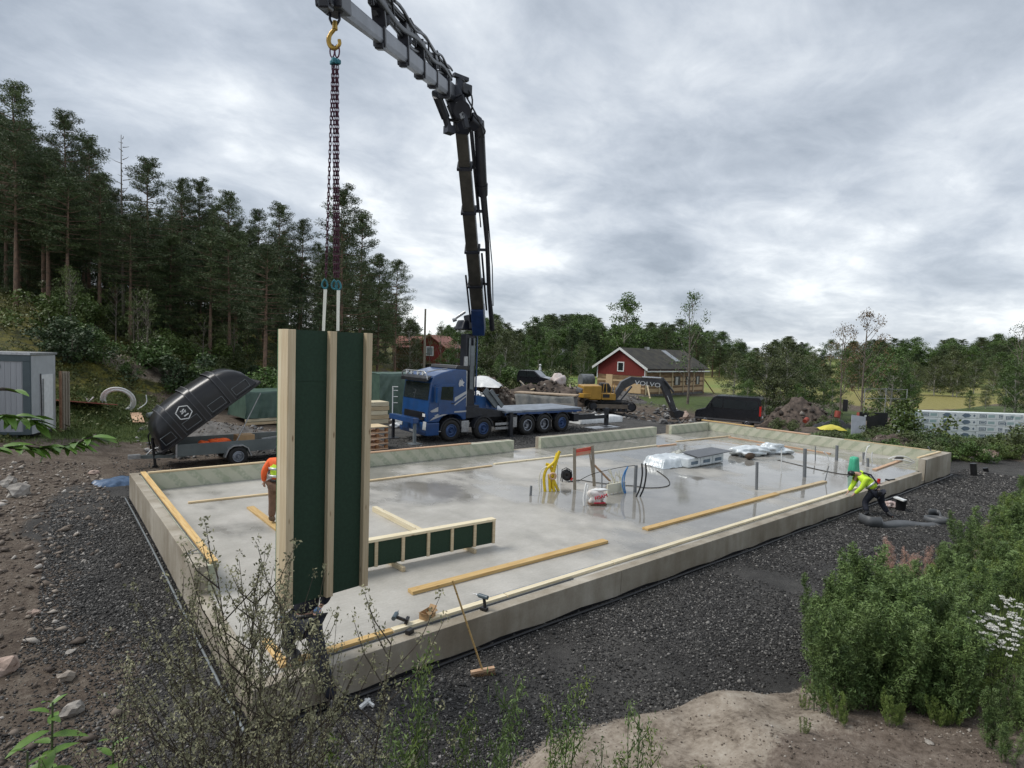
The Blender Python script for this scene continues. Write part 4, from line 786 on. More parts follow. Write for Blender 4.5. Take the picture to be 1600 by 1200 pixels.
b.bb(MX-.5-O.x, MX+.5-O.x, YC-.45-O.y, YC+.45-O.y, .9, 1.6); b.box(R_((MX, YC, (zt+1.2)/2)), (.62, .62, zt-1.2), taper=(.9, .9)); b.build('crane_column', M_CRANE, CRN, bevel=.05)
b = MB(); b.bb(MX-.1-O.x, MX+.1-O.x, YC-.42-O.y, YC-.30-O.y, 2.4, 4.6)
for s in (-.13, .13): b.cyl(R_((MX+s, YC-.36, 3.3)), R_((MX+s, YC-.36, zt-.2)), .05, .05, 8)
b.build('slew_cylinder', M_GREYSTEEL, CRN)
b = MB(); b.tube([R_((MX+.42, YC-.2, 1.4)), R_((MX+.42, YC-.2, zt))], .045, 6); b.tube([R_((MX+.36, YC-.3, 1.4)), R_((MX+.36, YC-.3, zt+.2))], .03, 6); b.build('hydraulic_pipe', M_BLUE, CRN)
B0 = D(749, 508, dM-.2); E1 = D(719, 178, dE+.6)
KT = D(728, 505, dM)
b = MB(); up = Vector((0, 0, 1)); b.box(R_(KT+Vector((0, 0, -.1))), (1.0, .75, .5), taper=(.6, .9)); b.beam(R_(KT), R_(D(752, 500, dM-.2)), .5, .75); b.build('crane_knuckle', M_CRANE, CRN, bevel=.06)
b = MB(); b.beam(R_(B0+Vector((0, 0, -.35))), R_(B0.lerp(E1, .12)), .62, .68); b.build('boom_foot', M_CBLUE, CRN, bevel=.05)
b = MB(); q = R_(KT); b.cyl(R_(D(712, 497, dM-.3)), R_(D(727, 487, dM-.3)), .07, .07, 10); b.cyl(R_(D(707, 500, dM-.3)), R_(D(713, 498, dM-.3)), .12, .12, 10); b.build('work_lamp', M_STEEL, CRN)
# main boom: telescopic sections that step down in size
dr1 = (E1-B0); n_ = 5
for i in range(n_):
    a = B0+dr1*(.08 if i == 0 else .08+.92*i/n_-.01); c = B0+dr1*(.08+.92*(i+1)/n_); s = .52-.035*i
    MB().beam(R_(a), R_(c), s, s*1.15, up=lat).build('boom_section', M_BOOM1, CRN, bevel=.03)
    k = R_(c); MB().beam(R_(c-dr1.normalized()*.13), R_(c), s+.1, s*1.15+.12, up=lat).build('boom_collar', M_CRANE, CRN, bevel=.02)
    g = c-dr1.normalized()*.1; MB().beam(R_(g), R_(g+lat*.62), .06, .12).build('pipe_bracket', M_CRANE, CRN)
side1 = lat*.5; 
b = MB(); t0 = D(746, 190, dE+.9)+lat*.05; t1 = B0.lerp(E1, .74)+lat*.62; t2 = B0.lerp(E1, .0)+lat*.66+Vector((0, 0, -.2))
b.cyl(R_(t0), R_(t1), .2, .2, 12); b.cyl(R_(t1), R_(t1-(t1-t2)*.06), .23, .2, 12); b.build('tilt_cylinder', M_CRANE, CRN)
b = MB(); b.tube([R_(t1), R_(t1.lerp(t2, .35)+lat*.04), R_(t1.lerp(t2, .7)-lat*.03), R_(t2)], [.13, .1, .1, .13], 8); b.tube([R_(t1+lat*.12), R_(t1.lerp(t2, .5)+lat*.2), R_(t1.lerp(t2, .8)+lat*.12)], .025, 5); b.build('hose_guide', M_DSTEEL, CRN)
b = MB(); b.tube([R_(E1+lat*.32), R_(B0.lerp(E1, .62)+lat*.38)], .05, 6); b.tube([R_(E1+lat*.40), R_(B0.lerp(E1, .55)+lat*.44)], .03, 6); b.tube([R_(B0.lerp(E1, .02)-lat*.42), R_(B0.lerp(E1, .30)-lat*.42)], .045, 6); b.tube([R_(B0.lerp(E1, .1)+lat*.42), R_(B0.lerp(E1, .42)+lat*.40)], .05, 6); b.build('extension_rod', M_CRANE, CRN)
# elbow
E2 = D(706, 146, dE)
b = MB(); b.beam(R_(E1-dr1.normalized()*.5), R_(D(722, 176, dE+.2)), .62, .6, up=lat); b.beam(R_(D(722, 190, dE+.3)), R_(D(712, 150, dE)), .42, .62, up=lat); b.beam(R_(D(712, 158, dE)), R_(D(704, 140, dE)), .5, .62, up=lat); b.beam(R_(D(733, 185, dE+.3)), R_(D(748, 196, dE+.6)), .4, .42, up=lat); b.beam(R_(D(718, 150, dE)), R_(D(719, 121, dE)), .22, .3, up=lat); b.cyl(R_(D(722, 172, dE-.5)), R_(D(722, 172, dE+.6)), .3, .3, 14); b.build('elbow_joint', M_CRANE, CRN, bevel=.06)
b = MB(); b.cyl(R_(D(683, 150, dE-1)), R_(D(696, 183, dE-.4)), .16, .16, 10); b.cyl(R_(D(679, 150, dE-1)), R_(D(690, 146, dE-.9)), .18, .18, 10); b.cyl(R_(D(696, 183, dE-.4)), R_(D(702, 203, dE-.2)), .12, .12, 10); b.box(R_(D(702, 203, dE-.2)), (.3, .3, .25)); b.build('folding_cylinder', M_CRANE, CRN)
b = MB()
for s, (p1, p2, p3) in enumerate((((712, 120), (726, 128), (731, 155)), ((715, 122), (737, 150), (735, 185)), ((722, 140), (747, 185), (756, 215)), ((740, 180), (758, 205), (746, 216)))):
    b.tube(spline([R_(D(*p1, dE)), R_(D(*p2, dE-.1)), R_(D(*p3, dE+.2))], 5), .03, 5)
b.tube([R_(D(700, 165, dE)), R_(D(716, 205, dE+.2))], .06, 6); b.tube([R_(D(693, 185, dE-.3)), R_(D(716, 190, dE))], .05, 6); b.build('hydraulic_hose', M_BLACK, CRN)
MB().beam(R_(D(724, 186, dE-.4)), R_(D(716, 160, dE-.4)), .14, .14).build('link_arm', M_STEEL, CRN); MB().beam(R_(D(729, 200, dE-.3)), R_(D(724, 178, dE-.4)), .16, .16).build('link_arm', M_CRANE, CRN); MB().box(R_(D(728, 141, dE)), (.35, .3, .35)).build('valve_block', M_DSTEEL, CRN, bevel=.03); MB().box(R_(D(720, 121, dE)), (.6, .15, .12)).build('bracket_plate', M_CRANE, CRN)
# jib: long box telescoping towards the hook
J0 = E2; J1 = D(523, 1, 7.15); J1 = J1+(J1-J0).normalized()*.45; dj = J1-J0; Lj = dj.length
jl = lat; fr = [0.02, .20, .36, .52, .675, .835, 1.]; sz = [.46, .36, .33, .29, .25, .20]
ju = dj.normalized().cross(jl); ju = ju if ju.z > 0 else -ju
def jp(f, u_=0, l_=0): return J0+dj*f+ju*u_+jl*l_
pxf = [(683, .36), (663, .52), (637, .67), (598, .824)]
Lf = (D(523, 1, 7.15)-J0).length/Lj; fr = [0.0, .17*Lf, .36*Lf, .52*Lf, .67*Lf, .824*Lf, 1.]
for i in range(6):
    a, c, s = fr[i], fr[i+1], sz[i]
    # octagonal box: lighter side, darker underside
    hw, hh = s*.36, s*.55; q = [(-hw, -hh*.55), (-hw*.6, -hh), (hw*.6, -hh), (hw, -hh*.55), (hw, hh*.8), (hw*.8, hh), (-hw*.8, hh), (-hw, hh*.8)]
    vs = [R_(jp(a, v_, h_)) for h_, v_ in q]+[R_(jp(c, v_, h_)) for h_, v_ in q]
    b = MB(); b.add(vs, [tuple(range(8)), tuple(range(15, 7, -1))]+[(k, (k+1) % 8, (k+1) % 8+8, k+8) for k in range(8)]); b.build('jib_section', M_BOOM if i else M_CRANE, CRN)
    b = MB(); b.beam(R_(jp(c-.008, -.01)), R_(jp(c+.001, -.01)), s*1.2, s*.84, up=jl); b.beam(R_(jp(c-.012, -s*.58)), R_(jp(c+.004, -s*.58)), .10, s*.6, up=jl); b.build('jib_collar', M_CRANE, CRN, bevel=.02)
    b = MB(); b.beam(R_(jp(c-.008, s*.5)), R_(jp(c-.0, s*.5+.42)), .1, .22, up=jl); b.beam(R_(jp(c-.02, s*.5+.3)), R_(jp(c+.012, s*.5+.34)), .12, .24, up=jl); b.box(R_(jp(c-.02, s*.5+.16)), (.2, .22, .2)); b.build('hose_reel_bracket', M_CRANE, CRN, bevel=.02)
for k, (o1, o2, rr) in enumerate(((.54, .02, .055), (.64, .08, .035), (.48, -.06, .035), (.40, .1, .055), (.32, -.02, .045), (.70, -.05, .03), (.60, .14, .03))):
    b = MB(); pts = [R_(jp(f, o1+.055*math.sin((11+3*k)*f+k)-.25*max(0, .1-f)*3, o2)) for f in np.linspace(.02+.02*k, .93-.03*k, 22)]; b.tube(pts, rr, 6); b.build('hydraulic_hose', M_BLACK if k != 3 else M_DSTEEL, CRN)
for f in (.30, .45, .60, .76, .88): MB().tube([R_(jp(f*Lf, .28, .1)), R_(jp(f*Lf+.02, .62, .12)), R_(jp(f*Lf+.05, .66, .12))], .022, 5).build('hose_stay', M_CRANE, CRN)

f0 = (D(523, 1, 7.15)-J0).length/Lj
b = MB(); b.beam(R_(jp(f0-.012, -.03)), R_(jp(f0+.02, -.01)), .22, .32, up=jl); b.beam(R_(D(523, 2, 7.15)), R_(D(523, 22, 7.15)), .16, .2); b.build('jib_head', M_CRANE, CRN, bevel=.02); MB().box(R_(jp(f0-.045, .38)), (.22, .2, .26)).build('hose_reel', M_CRANE, CRN, bevel=.02); MB().box(R_(jp(f0-.08, .4)), (.2, .2, .22)).build('hose_reel', M_CRANE, CRN, bevel=.02)
M_HOOK = pm('yellow_brass_hook', (.38, .24, .05), .35, .5, var=.2, scale=10)
b = MB(); c_ = D(523, 30, 7.15); u2 = Vector((.773, -.635, 0)); w2 = Vector((0, 0, 1))
b.tube([R_(c_+u2*.055+w2*.14), R_(c_+u2*.06-w2*.0), R_(c_+u2*.03-w2*.06), R_(c_-u2*.03-w2*.06), R_(c_-u2*.06), R_(c_-u2*.055+w2*.14)], .016, 8); b.build('shackle', M_CRANE, CRN)
b = MB(); c_ = D(523, 62, 7.15); s_ = .085
b.tube([R_(c_+w2*.22), R_(c_+w2*.12)], [.028, .035], 10); b.tube(spline([R_(c_+w2*.13+u2*.0), R_(c_+w2*.06-u2*.055), R_(c_-w2*.02-u2*.075), R_(c_-w2*.09-u2*.04), R_(c_-w2*.10+u2*.02), R_(c_-w2*.05+u2*.06), R_(c_-w2*.0+u2*.055)], 4), [.024]*6+[.03]*10+[.022]*9, 8); b.build('hook', M_HOOK, CRN)
# ------------------------------------------------------------------ lifting slings
M_CHAIN = pm('purple_chain_steel', (.085, .03, .05), .4, .6, var=.4, scale=30); M_TEAL = pm('teal_fitting', (.02, .14, .17), .45, .2, var=.3, scale=15); M_STRAP = pm('white_webbing', (.68, .68, .60), .8, var=.05)
SLG = thing('chain_sling', 'purple four leg chain sling with teal hooks hanging from the crane hook', 'chain sling', D(523, 80, 7.15)); SO = Vector(SLG.location)
def chain(a, c, parent, pitch=.052, r=.0058, w=.014):
    b = MB(); a = Vector(a); c = Vector(c); L_ = (c-a).length; n = int(L_/pitch); dr = (c-a).normalized(); u = dr.orthogonal().normalized(); v = dr.cross(u)
    for i in range(n):
        m_ = a+dr*(i+.5)*pitch; s = u if i % 2 else v; h = pitch*.44; pts = []
        for k in range(8): an = 2*PI*k/8; pts.append(m_+dr*(math.sin(an)*w*.9+(h if math.sin(an) > 0 else -h))+s*math.cos(an)*w)
        b.tube(pts+[pts[0]], r, 4, False)
    return b.build('chain', M_CHAIN, parent)
def sp(px, py, dd=7.15): return D(px, py, dd)-SO
b = MB(); cc = sp(523, 80); 
for s in (-.03, .03):
    pts = [cc+u2*(s+.028*math.cos(a))+w2*(.075*math.sin(a)) for a in np.linspace(0, 2*PI, 15)]; b.tube(pts, .009, 6, False)
b.build('master_link', M_CHAIN, SLG)
b = MB(); b.box(sp(524, 96), (.09, .06, .07)); b.box(sp(519, 98), (.05, .05, .05)); b.box(sp(529, 97), (.05, .05, .05)); b.build('shortening_clutch', M_TEAL, SLG, bevel=.01)
for (x0, x1, y1) in ((520, 509, 436), (521.5, 522.5, 434), (525, 526, 436), (527.5, 529, 436)):
    chain(sp(x0, 102), sp(x1, y1), SLG)
for x, y in ((508, 445), (523, 446), (529, 447)):
    c_ = sp(x, y); b = MB(); b.tube(spline([c_+w2*.07, c_-u2*.03+w2*.03, c_-u2*.035-w2*.02, c_-w2*.045, c_+u2*.028-w2*.02, c_+u2*.02+w2*.03, c_+w2*.06], 4), .012, 7); b.build('sling_hook', M_TEAL, SLG)
# ------------------------------------------------------------------ the hanging wall element
PA, PB = V(2.29, 6.93, 0), V(3.41, 7.04, 0); ZB, ZT = .905, 4.27; PW = (PB-PA).length; TH = .28
M_GRN = pm('green_wind_board', (.014, .040, .022), .8, var=.15, scale=30, bump=.1, bscale=200)
EL = thing('wall_element', 'tall timber wall element with dark green boards hanging from the crane', 'wall panel', PA+V(0, 0, ZB), math.atan2(PB.y-PA.y, PB.x-PA.x)); HP = ZT-ZB
for x, w in ((0., .095), (PW*.49-.02, .09), (PW-.088, .088)):
    q = MB().box((0, 0, 0), (HP-.004, w, .09)); q.build('stud', W_IMP, EL, (x+w/2, .045, HP/2), (0, -PI/2, 0), bevel=.003).rotation_euler = Euler((PI/2, -PI/2, 0), 'XYZ')
for i, (x0, x1) in enumerate(((.096, PW*.49-.021), (PW*.49+.071, PW-.089))): [MB().bb(x0, x1, .075, .09, z0_, z1_).build('green_board', M_GRN, EL) for z0_, z1_ in ((.002, HP*.815), (HP*.815+.003, HP-.002))]
for i, (y0, y1) in enumerate(((.093, .18), (.184, .272))):
    q = MB().box((0, 0, 0), (HP, .09, y1-y0)); o_ = q.build('edge_stud', W_PALE if i else W_IMP, EL, (.047, (y0+y1)/2, HP/2)); o_.rotation_euler = (0, -PI/2, 0); o_.rotation_euler = Euler((PI/2, -PI/2, 0), 'XYZ')
MB().bb(.0, PW, .274, .286, 0, HP).build('outer_sheathing', pm('green_sheathing', (.10, .22, .10), .6, var=.1), EL)
MB().bb(.095, PW, .095, .27, .003, .045).build('bottom_plate', W_IMP, EL); MB().bb(.095, PW, .095, .27, HP-.045, HP-.003).build('top_plate', W_IMP, EL)
for k, (xt, xb_) in enumerate(((508, 505.5), (528.5, 528))):
    a = D(xt, 452, 7.15); q = D(xb_, 517, 7.1); b = MB(); b.beam(a, q, .035, .006, up=(.635, .773, 0)); b.beam(a+u2*.01, q, .028, .006, up=(.5, .8, 0)); tag(b.build('lifting_strap', M_STRAP), ['left white webbing strap between chain hook and hanging panel', 'right white webbing strap between chain hook and hanging panel'][k], 'strap')
# low stud frame lying on the slab
a, c = G(583, 887, .09), G(774, 848.5, .09); a = a-(c-a)*.35; Lq = (c-a).length; an = math.atan2(c.y-a.y, c.x-a.x); dpt = prj(c)[2]; HL = 38.5/(CF/dpt)-.0
LF = thing('stud_frame', 'low timber frame with dark green boards standing on blocks on the slab', 'wall panel', (a.x, a.y, .09), an)
nb_ = 8; xs8 = []
for px in (588, 630, 669.5, 706.5, 742, 772):
    lo, hi = 0., Lq
    for _ in range(30):
        m_ = (lo+hi)/2; p_ = a+(c-a)*(m_/Lq)
        if prj(p_)[0] < px: lo = m_
        else: hi = m_
    xs8.append(lo)
stp = xs8[1]-xs8[0]; xs8 = [xs8[0]-stp*2, xs8[0]-stp]+xs8; xs8[-1] = Lq-.04
for x in xs8:
    if x < 0: continue
    MB().bb(x-.03, x+.03, 0, .045, .0, HL-.05).build('stud', W_IMP, LF, bevel=.002)
for x0, x1 in zip(xs8[:-1], xs8[1:]):
    if x0 > -.5: MB().bb(max(0, x0)+.031, x1-.031, .03, .045, .005, HL-.052).build('green_board', M_GRN, LF)
MB().bb(0, Lq, -.002, .16, HL-.048, HL).build('top_plate', W_PALE, LF, bevel=.003); MB().bb(0, Lq, .05, .16, 0, .045).build('bottom_plate', W_IMP, LF)
for k, (px, py) in enumerate(((624, 890), (735, 862))):
    q = G(px, py, .0); o_ = MB().bb(-.3, .3, -.03, .03, 0, .085).build('support_block', W_IMP, None, (q.x-.0, q.y+.15, 0), (0, 0, PI/2+.05), bevel=.003); tag(o_, ['left wooden block under the low stud frame', 'right wooden block under the low stud frame'][k], 'wood block')
# ================================================================== trailer with raised black cover
TGz = -.3; q = G(370, 726, TGz); TRY = q.y; xa = onY(277, TRY, .4); xb = onY(446, TRY, .4)+.6; xh = onY(207, TRY+.8, .2)
TL = thing('box_trailer', 'grey box trailer with its black ribbed cover tipped open', 'trailer', (xa, TRY, TGz)); Lb = xb-xa; wxx = onY(370, TRY, 0)-xa
M_TRG = pm('trailer_grey_steel', (.13, .15, .15), .45, .3, var=.12, scale=2)
MB().bb(0, Lb, 0, .03, .45, .86).build('side_board', M_TRG, TL, bevel=.005); MB().bb(0, Lb, 1.7, 1.73, .45, .86).build('side_board', M_TRG, TL, bevel=.005)
MB().bb(0, .03, .032, 1.698, .45, .86).build('end_board', M_TRG, TL); MB().bb(Lb-.03, Lb, .032, 1.698, .45, .86).build('end_board', M_TRG, TL); MB().bb(.03, Lb-.03, .03, 1.7, .45, .48).build('floor_board', W_GREY, TL)
MB().bb(-.05, .0, -.02, .06, .42, .9).build('corner_post', M_STEEL, TL)
b = MB(); pts = [(wxx+.46*math.cos(a), .33+.46*math.sin(a)*.95) for a in (0, .75, 1.2, PI-1.2, PI-.75, PI)]; b.prism(pts+[(wxx+.42*math.cos(a), .33+.42*math.sin(a)*.95) for a in (PI, PI-.75, PI-1.2, 1.2, .75, 0)], -.24, -.0); b.build('mudguard', M_STEEL, TL)
wheel(TL, wxx, -.12, .33, .33, .2, -1); wheel(TL, wxx, 1.85, .33, .33, .2, 1)
b = MB(); b.beam((.3, .3, .42), (xh-xa+.3, .85, .38), .08, .1); b.beam((.3, 1.45, .42), (xh-xa+.3, .85, .38), .08, .1); b.beam((xh-xa+.5, .85, .4), (xh-xa, .85, .4), .1, .1); b.build('drawbar', M_TRG, TL)
b = MB(); b.box((xh-xa+.05, .85, .42), (.35, .16, .14)); b.tube([(xh-xa+.4, .85, .45), (xh-xa+.55, .82, .62), (xh-xa+.8, .82, .7)], .02, 6); b.build('coupling', M_STEEL, TL)
b = MB(); b.cyl((xh-xa+.65, .7, .05), (xh-xa+.55, .7, 1.05), .045, .045, 10); b.cyl((xh-xa+.65, .7, .0), (xh-xa+.65, .82, .0), .1, .1, 10); b.build('jockey_wheel', M_BLACK, TL)
b = MB()
for k in range(5): b.tube(spline([(-.1-.12*k, .5+.2*k, .5), (-.25-.1*k, .4+.2*k, .95+.05*k), (-.05, .4+.2*k, 1.15), (.15, .5+.15*k, .95)], 5), .022, 5)
b.build('cable_tangle', M_BLACK, TL)
# cover: rounded ribbed shell, hinged at the front
a_r = D(262, 712, prj((xa, TRY, .6))[2]); ang = math.radians(37)
CL, CW, CHh = 3.75, 1.75, 1.16
def cover(off=0., sx0=0., sx1=1.):
    off *= 1.7
    vs = []; nU, nV = 22, 14
    for i in range(nU+1):
        t = sx0+(sx1-sx0)*i/nU; x = CL*t
        e = (1-abs(2*t-1)**5)**.5 if 0 < t < 1 else 0.02; hgt_ = (CHh*(.90+.10*math.sin(t*PI)))*max(.05, e)+off; w_ = CW/2*(.93+.07*e)+off
        rib = 0
        for j in range(nV+1):
            s = PI*j/nV; cx = math.cos(s); sy = math.sin(s); yy = w_*abs(cx)**.42*(1 if cx > 0 else -1); zz = hgt_*abs(sy)**.5; vs.append((x, yy, zz))
    fs = [(i*(nV+1)+j, i*(nV+1)+j+1, (i+1)*(nV+1)+j+1, (i+1)*(nV+1)+j) for i in range(nU) for j in range(nV)]
    return vs, fs
M_COV = pm('black_glossy_plastic', (.009, .009, .011), .3, var=.2, spec=.5)
cvo = Vector((-.42, .87, .66)); rot_c = (0, -ang, 0)
vs, fs = cover(); o = MB().add(vs, fs, True).build('cover', M_COV, TL, cvo, rot_c)
for t0 in (.185, .44, .70):
    vs, fs = cover(.035, t0, t0+.05); rb_ = MB().add(vs, fs, True).build('rib', M_COV, o)
    for t1_ in (t0-.006, t0+.048): vs, fs = cover(.039, t1_, t1_+.007); MB().add(vs, fs, True).build('rib_edge', pm('scuffed_plastic', (.06, .062, .068), .5), o)  # paler grey lines paint in the edge highlights that the rib shading lacks
for t0, t1 in ((.05, .155), (.26, .41), (.52, .67), (.775, .93)):
    for z0, z1 in ((.10, .38), (.46, .5)):
        if z1 < .45: 
            b = MB()
            for (x0, x1, za, zb_) in ((t0*CL, t1*CL, z0, z0+.014), (t0*CL, t1*CL, z1, z1+.014), (t0*CL, t0*CL+.014, z0, z1), (t1*CL, t1*CL+.014, z0, z1)): b.bb(x0, x1, -CW/2-.012, -CW/2+.1, za, zb_)
            b.build('pressed_panel', M_GREYSTEEL, o)
b = MB(); b.bb(-.05, CL+.05, -CW/2-.06, -CW/2+.01, -.05, .03); b.bb(-.05, CL+.05, CW/2-.01, CW/2+.06, -.05, .03); b.bb(CL-.02, CL+.12, -CW/2, CW/2, -.05, .03); b.bb(-.08, .02, -CW/2, CW/2, -.05, .03); b.build('cover_rim', M_BLACK, o)
b = MB()      # hexagon badge with a white outline and a small figure in it
hx = [(1.27+.25*math.cos(k*PI/3+PI/6), .66+.25*math.sin(k*PI/3+PI/6)) for k in range(6)]
for k in range(6): a_, c_ = hx[k], hx[(k+1) % 6]; b.beam((a_[0], -CW/2+.005, a_[1]), (c_[0], -CW/2+.005, c_[1]), .03, .022, up=(0, 1, 0))
for p_, r_ in (((1.2, .72), (1.34, .76)), ((1.2, .76), (1.33, .64)), ((1.18, .66), (1.36, .70))): b.beam((p_[0], -CW/2+.002, p_[1]), (r_[0], -CW/2+.002, r_[1]), .03, .03, up=(0, 1, 0))
b.bb(1.2, 1.36, -CW/2-.01, -CW/2+.02, .53, .57); b.build('hexagon_badge', M_WHITE, o)
b = MB(); b.cyl((1.9, .1, .85), (2.7, .1, 2.55), .02, .02, 6); b.build('gas_strut', M_STEEL, TL)
cb = MB(); cb.bb(-.3, .3, -.22, .22, 0, .3); tag(cb.build('cardboard_box', pm('cardboard', (.42, .27, .14), .8, var=.12), None, (xa+2.3, TRY+.7, TGz+.68), (.03, 0, .1)), 'brown cardboard box lying in the grey box trailer', 'box')
cb = MB()
for i in range(7): cb.blob((random.uniform(-.45, .45), random.uniform(-.15, .15), random.uniform(0, .12)), (.4, .3, .22), i, .5, 2)
tag(cb.build('orange_jacket', M_ORANGE, None, (xa+1.25, TRY+.4, TGz+.75)), 'crumpled bright orange clothing in the front of the trailer', 'clothing')
cb = MB(); cb.beam((0, 0, 0), (2.0, .25, .12), .08, .05); tag(cb.build('metal_rail', M_STEEL, None, (xa+2.9, TRY+.6, TGz+.78)), 'bare metal rail lying in the rear of the trailer', 'rail')
tag(MB().bb(0, 1.6, 0, .25, 0, .012).build('red_board', pm('red_film', (.5, .06, .03), .6, var=.1), None, (xa-.1, Y1+.35, -.05)), 'flat red strip on the ground between trailer and far wall', 'board')
# ================================================================== site container
p = D(50, 677, 21.3); zb = 4.1-(677-522)/CF*21.3; th = math.radians(140.6+14)
CN = thing('site_container', 'grey site container numbered 1101291 at the left edge', 'container', (p.x, p.y, zb-.0), th); M_CGRY = pm('ribbed_grey_sheet', (.36, .37, .39), .5, .2, var=.08, scale=1, stretch=(8, 1, .4)); M_CDRK = pm('slate_trim', (.075, .10, .11), .5, var=.1)
CHT = 2.98; MB().bb(.22, 4.8, .0, .06, .1, CHT-.32).build('wall_panel', M_CGRY, CN)
for i in range(26): MB().bb(.26+i*.175, .29+i*.175, .061, .075, .1, CHT-.33).build('sheet_rib', M_CGRY, CN)
MB().bb(0, .22, -.0, .1, 0, CHT-.3).build('corner_post', M_CDRK, CN); MB().bb(0, 4.8, .0, .1, CHT-.32, CHT-.08).build('top_frame', M_CDRK, CN); MB().bb(.22, 4.8, 0, .1, 0, .1).build('bottom_frame', M_CDRK, CN)
MB().bb(-.04, 4.8, -1.75, .14, CHT-.08, CHT).build('roof', M_STEEL, CN); 
MB().bb(.005, .06, -1.7, -.005, .0, CHT-.1).build('end_wall', pm('pale_grey_sheet', (.42, .44, .45), .5, .1, var=.08), CN); MB().bb(-.02, .003, -1.45, -.6, .1, 2.15).build('door', M_WHITE, CN); MB().bb(-.05, -.021, -.75, -.69, .3, 2.0).build('door_bar', M_STEEL, CN)
MB().tube([(-.02, -.6, 2.2), (-.04, -.6, .3), (-.3, -.7, .0)], .02, 6).build('cable', M_BLACK, CN)
MB().bb(.5, .8, -.4, -.1, -.35, 0).build('leg', M_GREYSTEEL, CN); MB().bb(3.9, 4.2, -.4, -.1, -.35, 0).build('leg', M_GREYSTEEL, CN); MB().bb(.1, 4.7, -1.6, -.3, -.12, -.002).build('underframe', M_BLACK, CN)
text('1101291', .22, M_CDRK, CN, (1.25, .085, CHT-.52), (PI/2, 0, PI), 'number', .003)
b = MB()
BS = thing('board_stack', 'weathered boards stood on end against the container side', 'boards', (p.x, p.y, zb-.15), th)
for i in range(7): MB().bb(-.16+.05*(i % 2), -.10+.05*(i % 2), -2.45+i*.105, -2.36+i*.105, 0, 2.35+.06*math.sin(i*3)).build('board', [W_GREY, pm('rusty_board', (.16, .07, .035), .8, col2=(.30, .19, .12), scale=3)][i > 4], BS)
a = GT(85, 637); c = GT(165, 642); 
def lying(name, a, c, w, h, mat, label, cat, up=.02):
    a, c = Vector(a), Vector(c); o = MB().box((0, 0, 0), ((c-a).length, w, h)).build(name, mat, None, (a+c)/2+V(0, 0, h/2+up)); x = (c-a).normalized(); y = V(0, 0, 1).cross(x).normalized(); z = x.cross(y)
    o.rotation_euler = Matrix((x, y, z)).transposed().to_euler(); return tag(o, label, cat)
lying('red_sheet', a, c, 1.5, .04, pm('red_oxide_sheet', (.26, .06, .04), .6, col2=(.36, .11, .08), scale=4), 'dull red metal sheet lying on the grass beside the container', 'sheet', .28)
lying('plank', GT(212, 650), GT(217, 664), .45, .04, W_RED, 'short wide plank lying on the grass near the hose coil', 'plank', .1)
g = GT(230, 655); b = MB(); b.tube([(0, 0, .15), (.35, .1, .17)], [.13, .17], 14); tag(b.build('grey_bucket', M_GREYSTEEL, None, g), 'grey bucket on its side next to the short plank', 'bucket')
# hose coil
g = GT(185, 640); HC = thing('hose_coil', 'coil of white and blue water pipe standing on the grass', 'hose coil', g-V(0, 0, .12), 0); HC.scale = (.88, .88, .88); axc = Vector((.35, .93, .45))
for k, (R0, mt, off) in enumerate(((.62, M_WHITE, 0), (.68, M_WHITE, .04), (.74, M_WHITE, .0), (.66, M_WHITE, -.06), (.78, pm('blue_pipe', (.06, .22, .5), .4, var=.1), .07), (.72, MATS['blue_pipe'], .12), (.80, M_WHITE, .0))):
    MB().ring((0, off, .62), R0, .045, axc, 36, 6).build('pipe_loop', mt, HC)
MB().tube(spline([(-1.2, 0, 0), (-1.4, 0, .4), (-1.1, 0, .85)], 5), .03, 6).build('loose_pipe_end', M_WHITE, HC); MB().tube(spline([(-1.0, 0, .0), (-1.35, 0, .4), (-1.4, 0, .8)], 5), .03, 6).build('loose_pipe_end', M_WHITE, HC); b = MB(); b.tube(spline([(.9, 0, .1), (1.3, 0, .45), (1.3, 0, .9)], 5), .03, 6); b.build('loose_pipe_end', M_WHITE, HC)
# blue sheet by the wall corner
def cloth(name, w, d, h, mat, label, cat, loc, rz=0., n=26, fold=7, seed=1, drape=True, group=None):
    rs = np.random.default_rng(seed); U, W_ = np.meshgrid(np.linspace(-1, 1, n), np.linspace(-1, 1, n), indexing='ij'); ph = rs.uniform(0, 6.3, 8)
    r = np.maximum(abs(U), abs(W_)); z = h*(1-sst(.78, 1., r)) if drape else h*(1-r**2)
    f = np.zeros_like(z)
    for i in range(8): a_ = ph[i]; f += np.sin((U*np.cos(a_)+W_*np.sin(a_))*fold*(.6+.2*i)+ph[(i+3) % 8])/(1+.3*i)
    z = z*(1+0*z)+.03*f*(.4+h)*(.5+.8*sst(.4, 1, r)); z = np.maximum(z, .004)
    kk = 1+.03*np.sin(np.arctan2(W_, U)*fold*3+ph[0])*sst(.6, .9, r)
    P = np.stack([U*w/2*kk, W_*d/2*kk, z], -1).reshape(-1, 3); idx = np.arange(n*n).reshape(n, n); F = np.stack([idx[:-1, :-1], idx[1:, :-1], idx[1:, 1:], idx[:-1, 1:]], -1).reshape(-1, 4)
    o = ob(name, np_mesh(name, P, F, mat, True), None, loc, (0, 0, rz)); return tag(o, label, cat, group)
g = G(183, 757, -.28); cloth('blue_sheet', 1.3, .8, .22, pm('blue_plastic_sheet', (.035, .07, .13), .4, col2=(.09, .15, .25), scale=5), 'crumpled blue plastic sheet on the gravel beside the foundation corner', 'sheet', (g.x, g.y, hz(g.x, g.y)-.02), .3, 24, 9, 4, False)
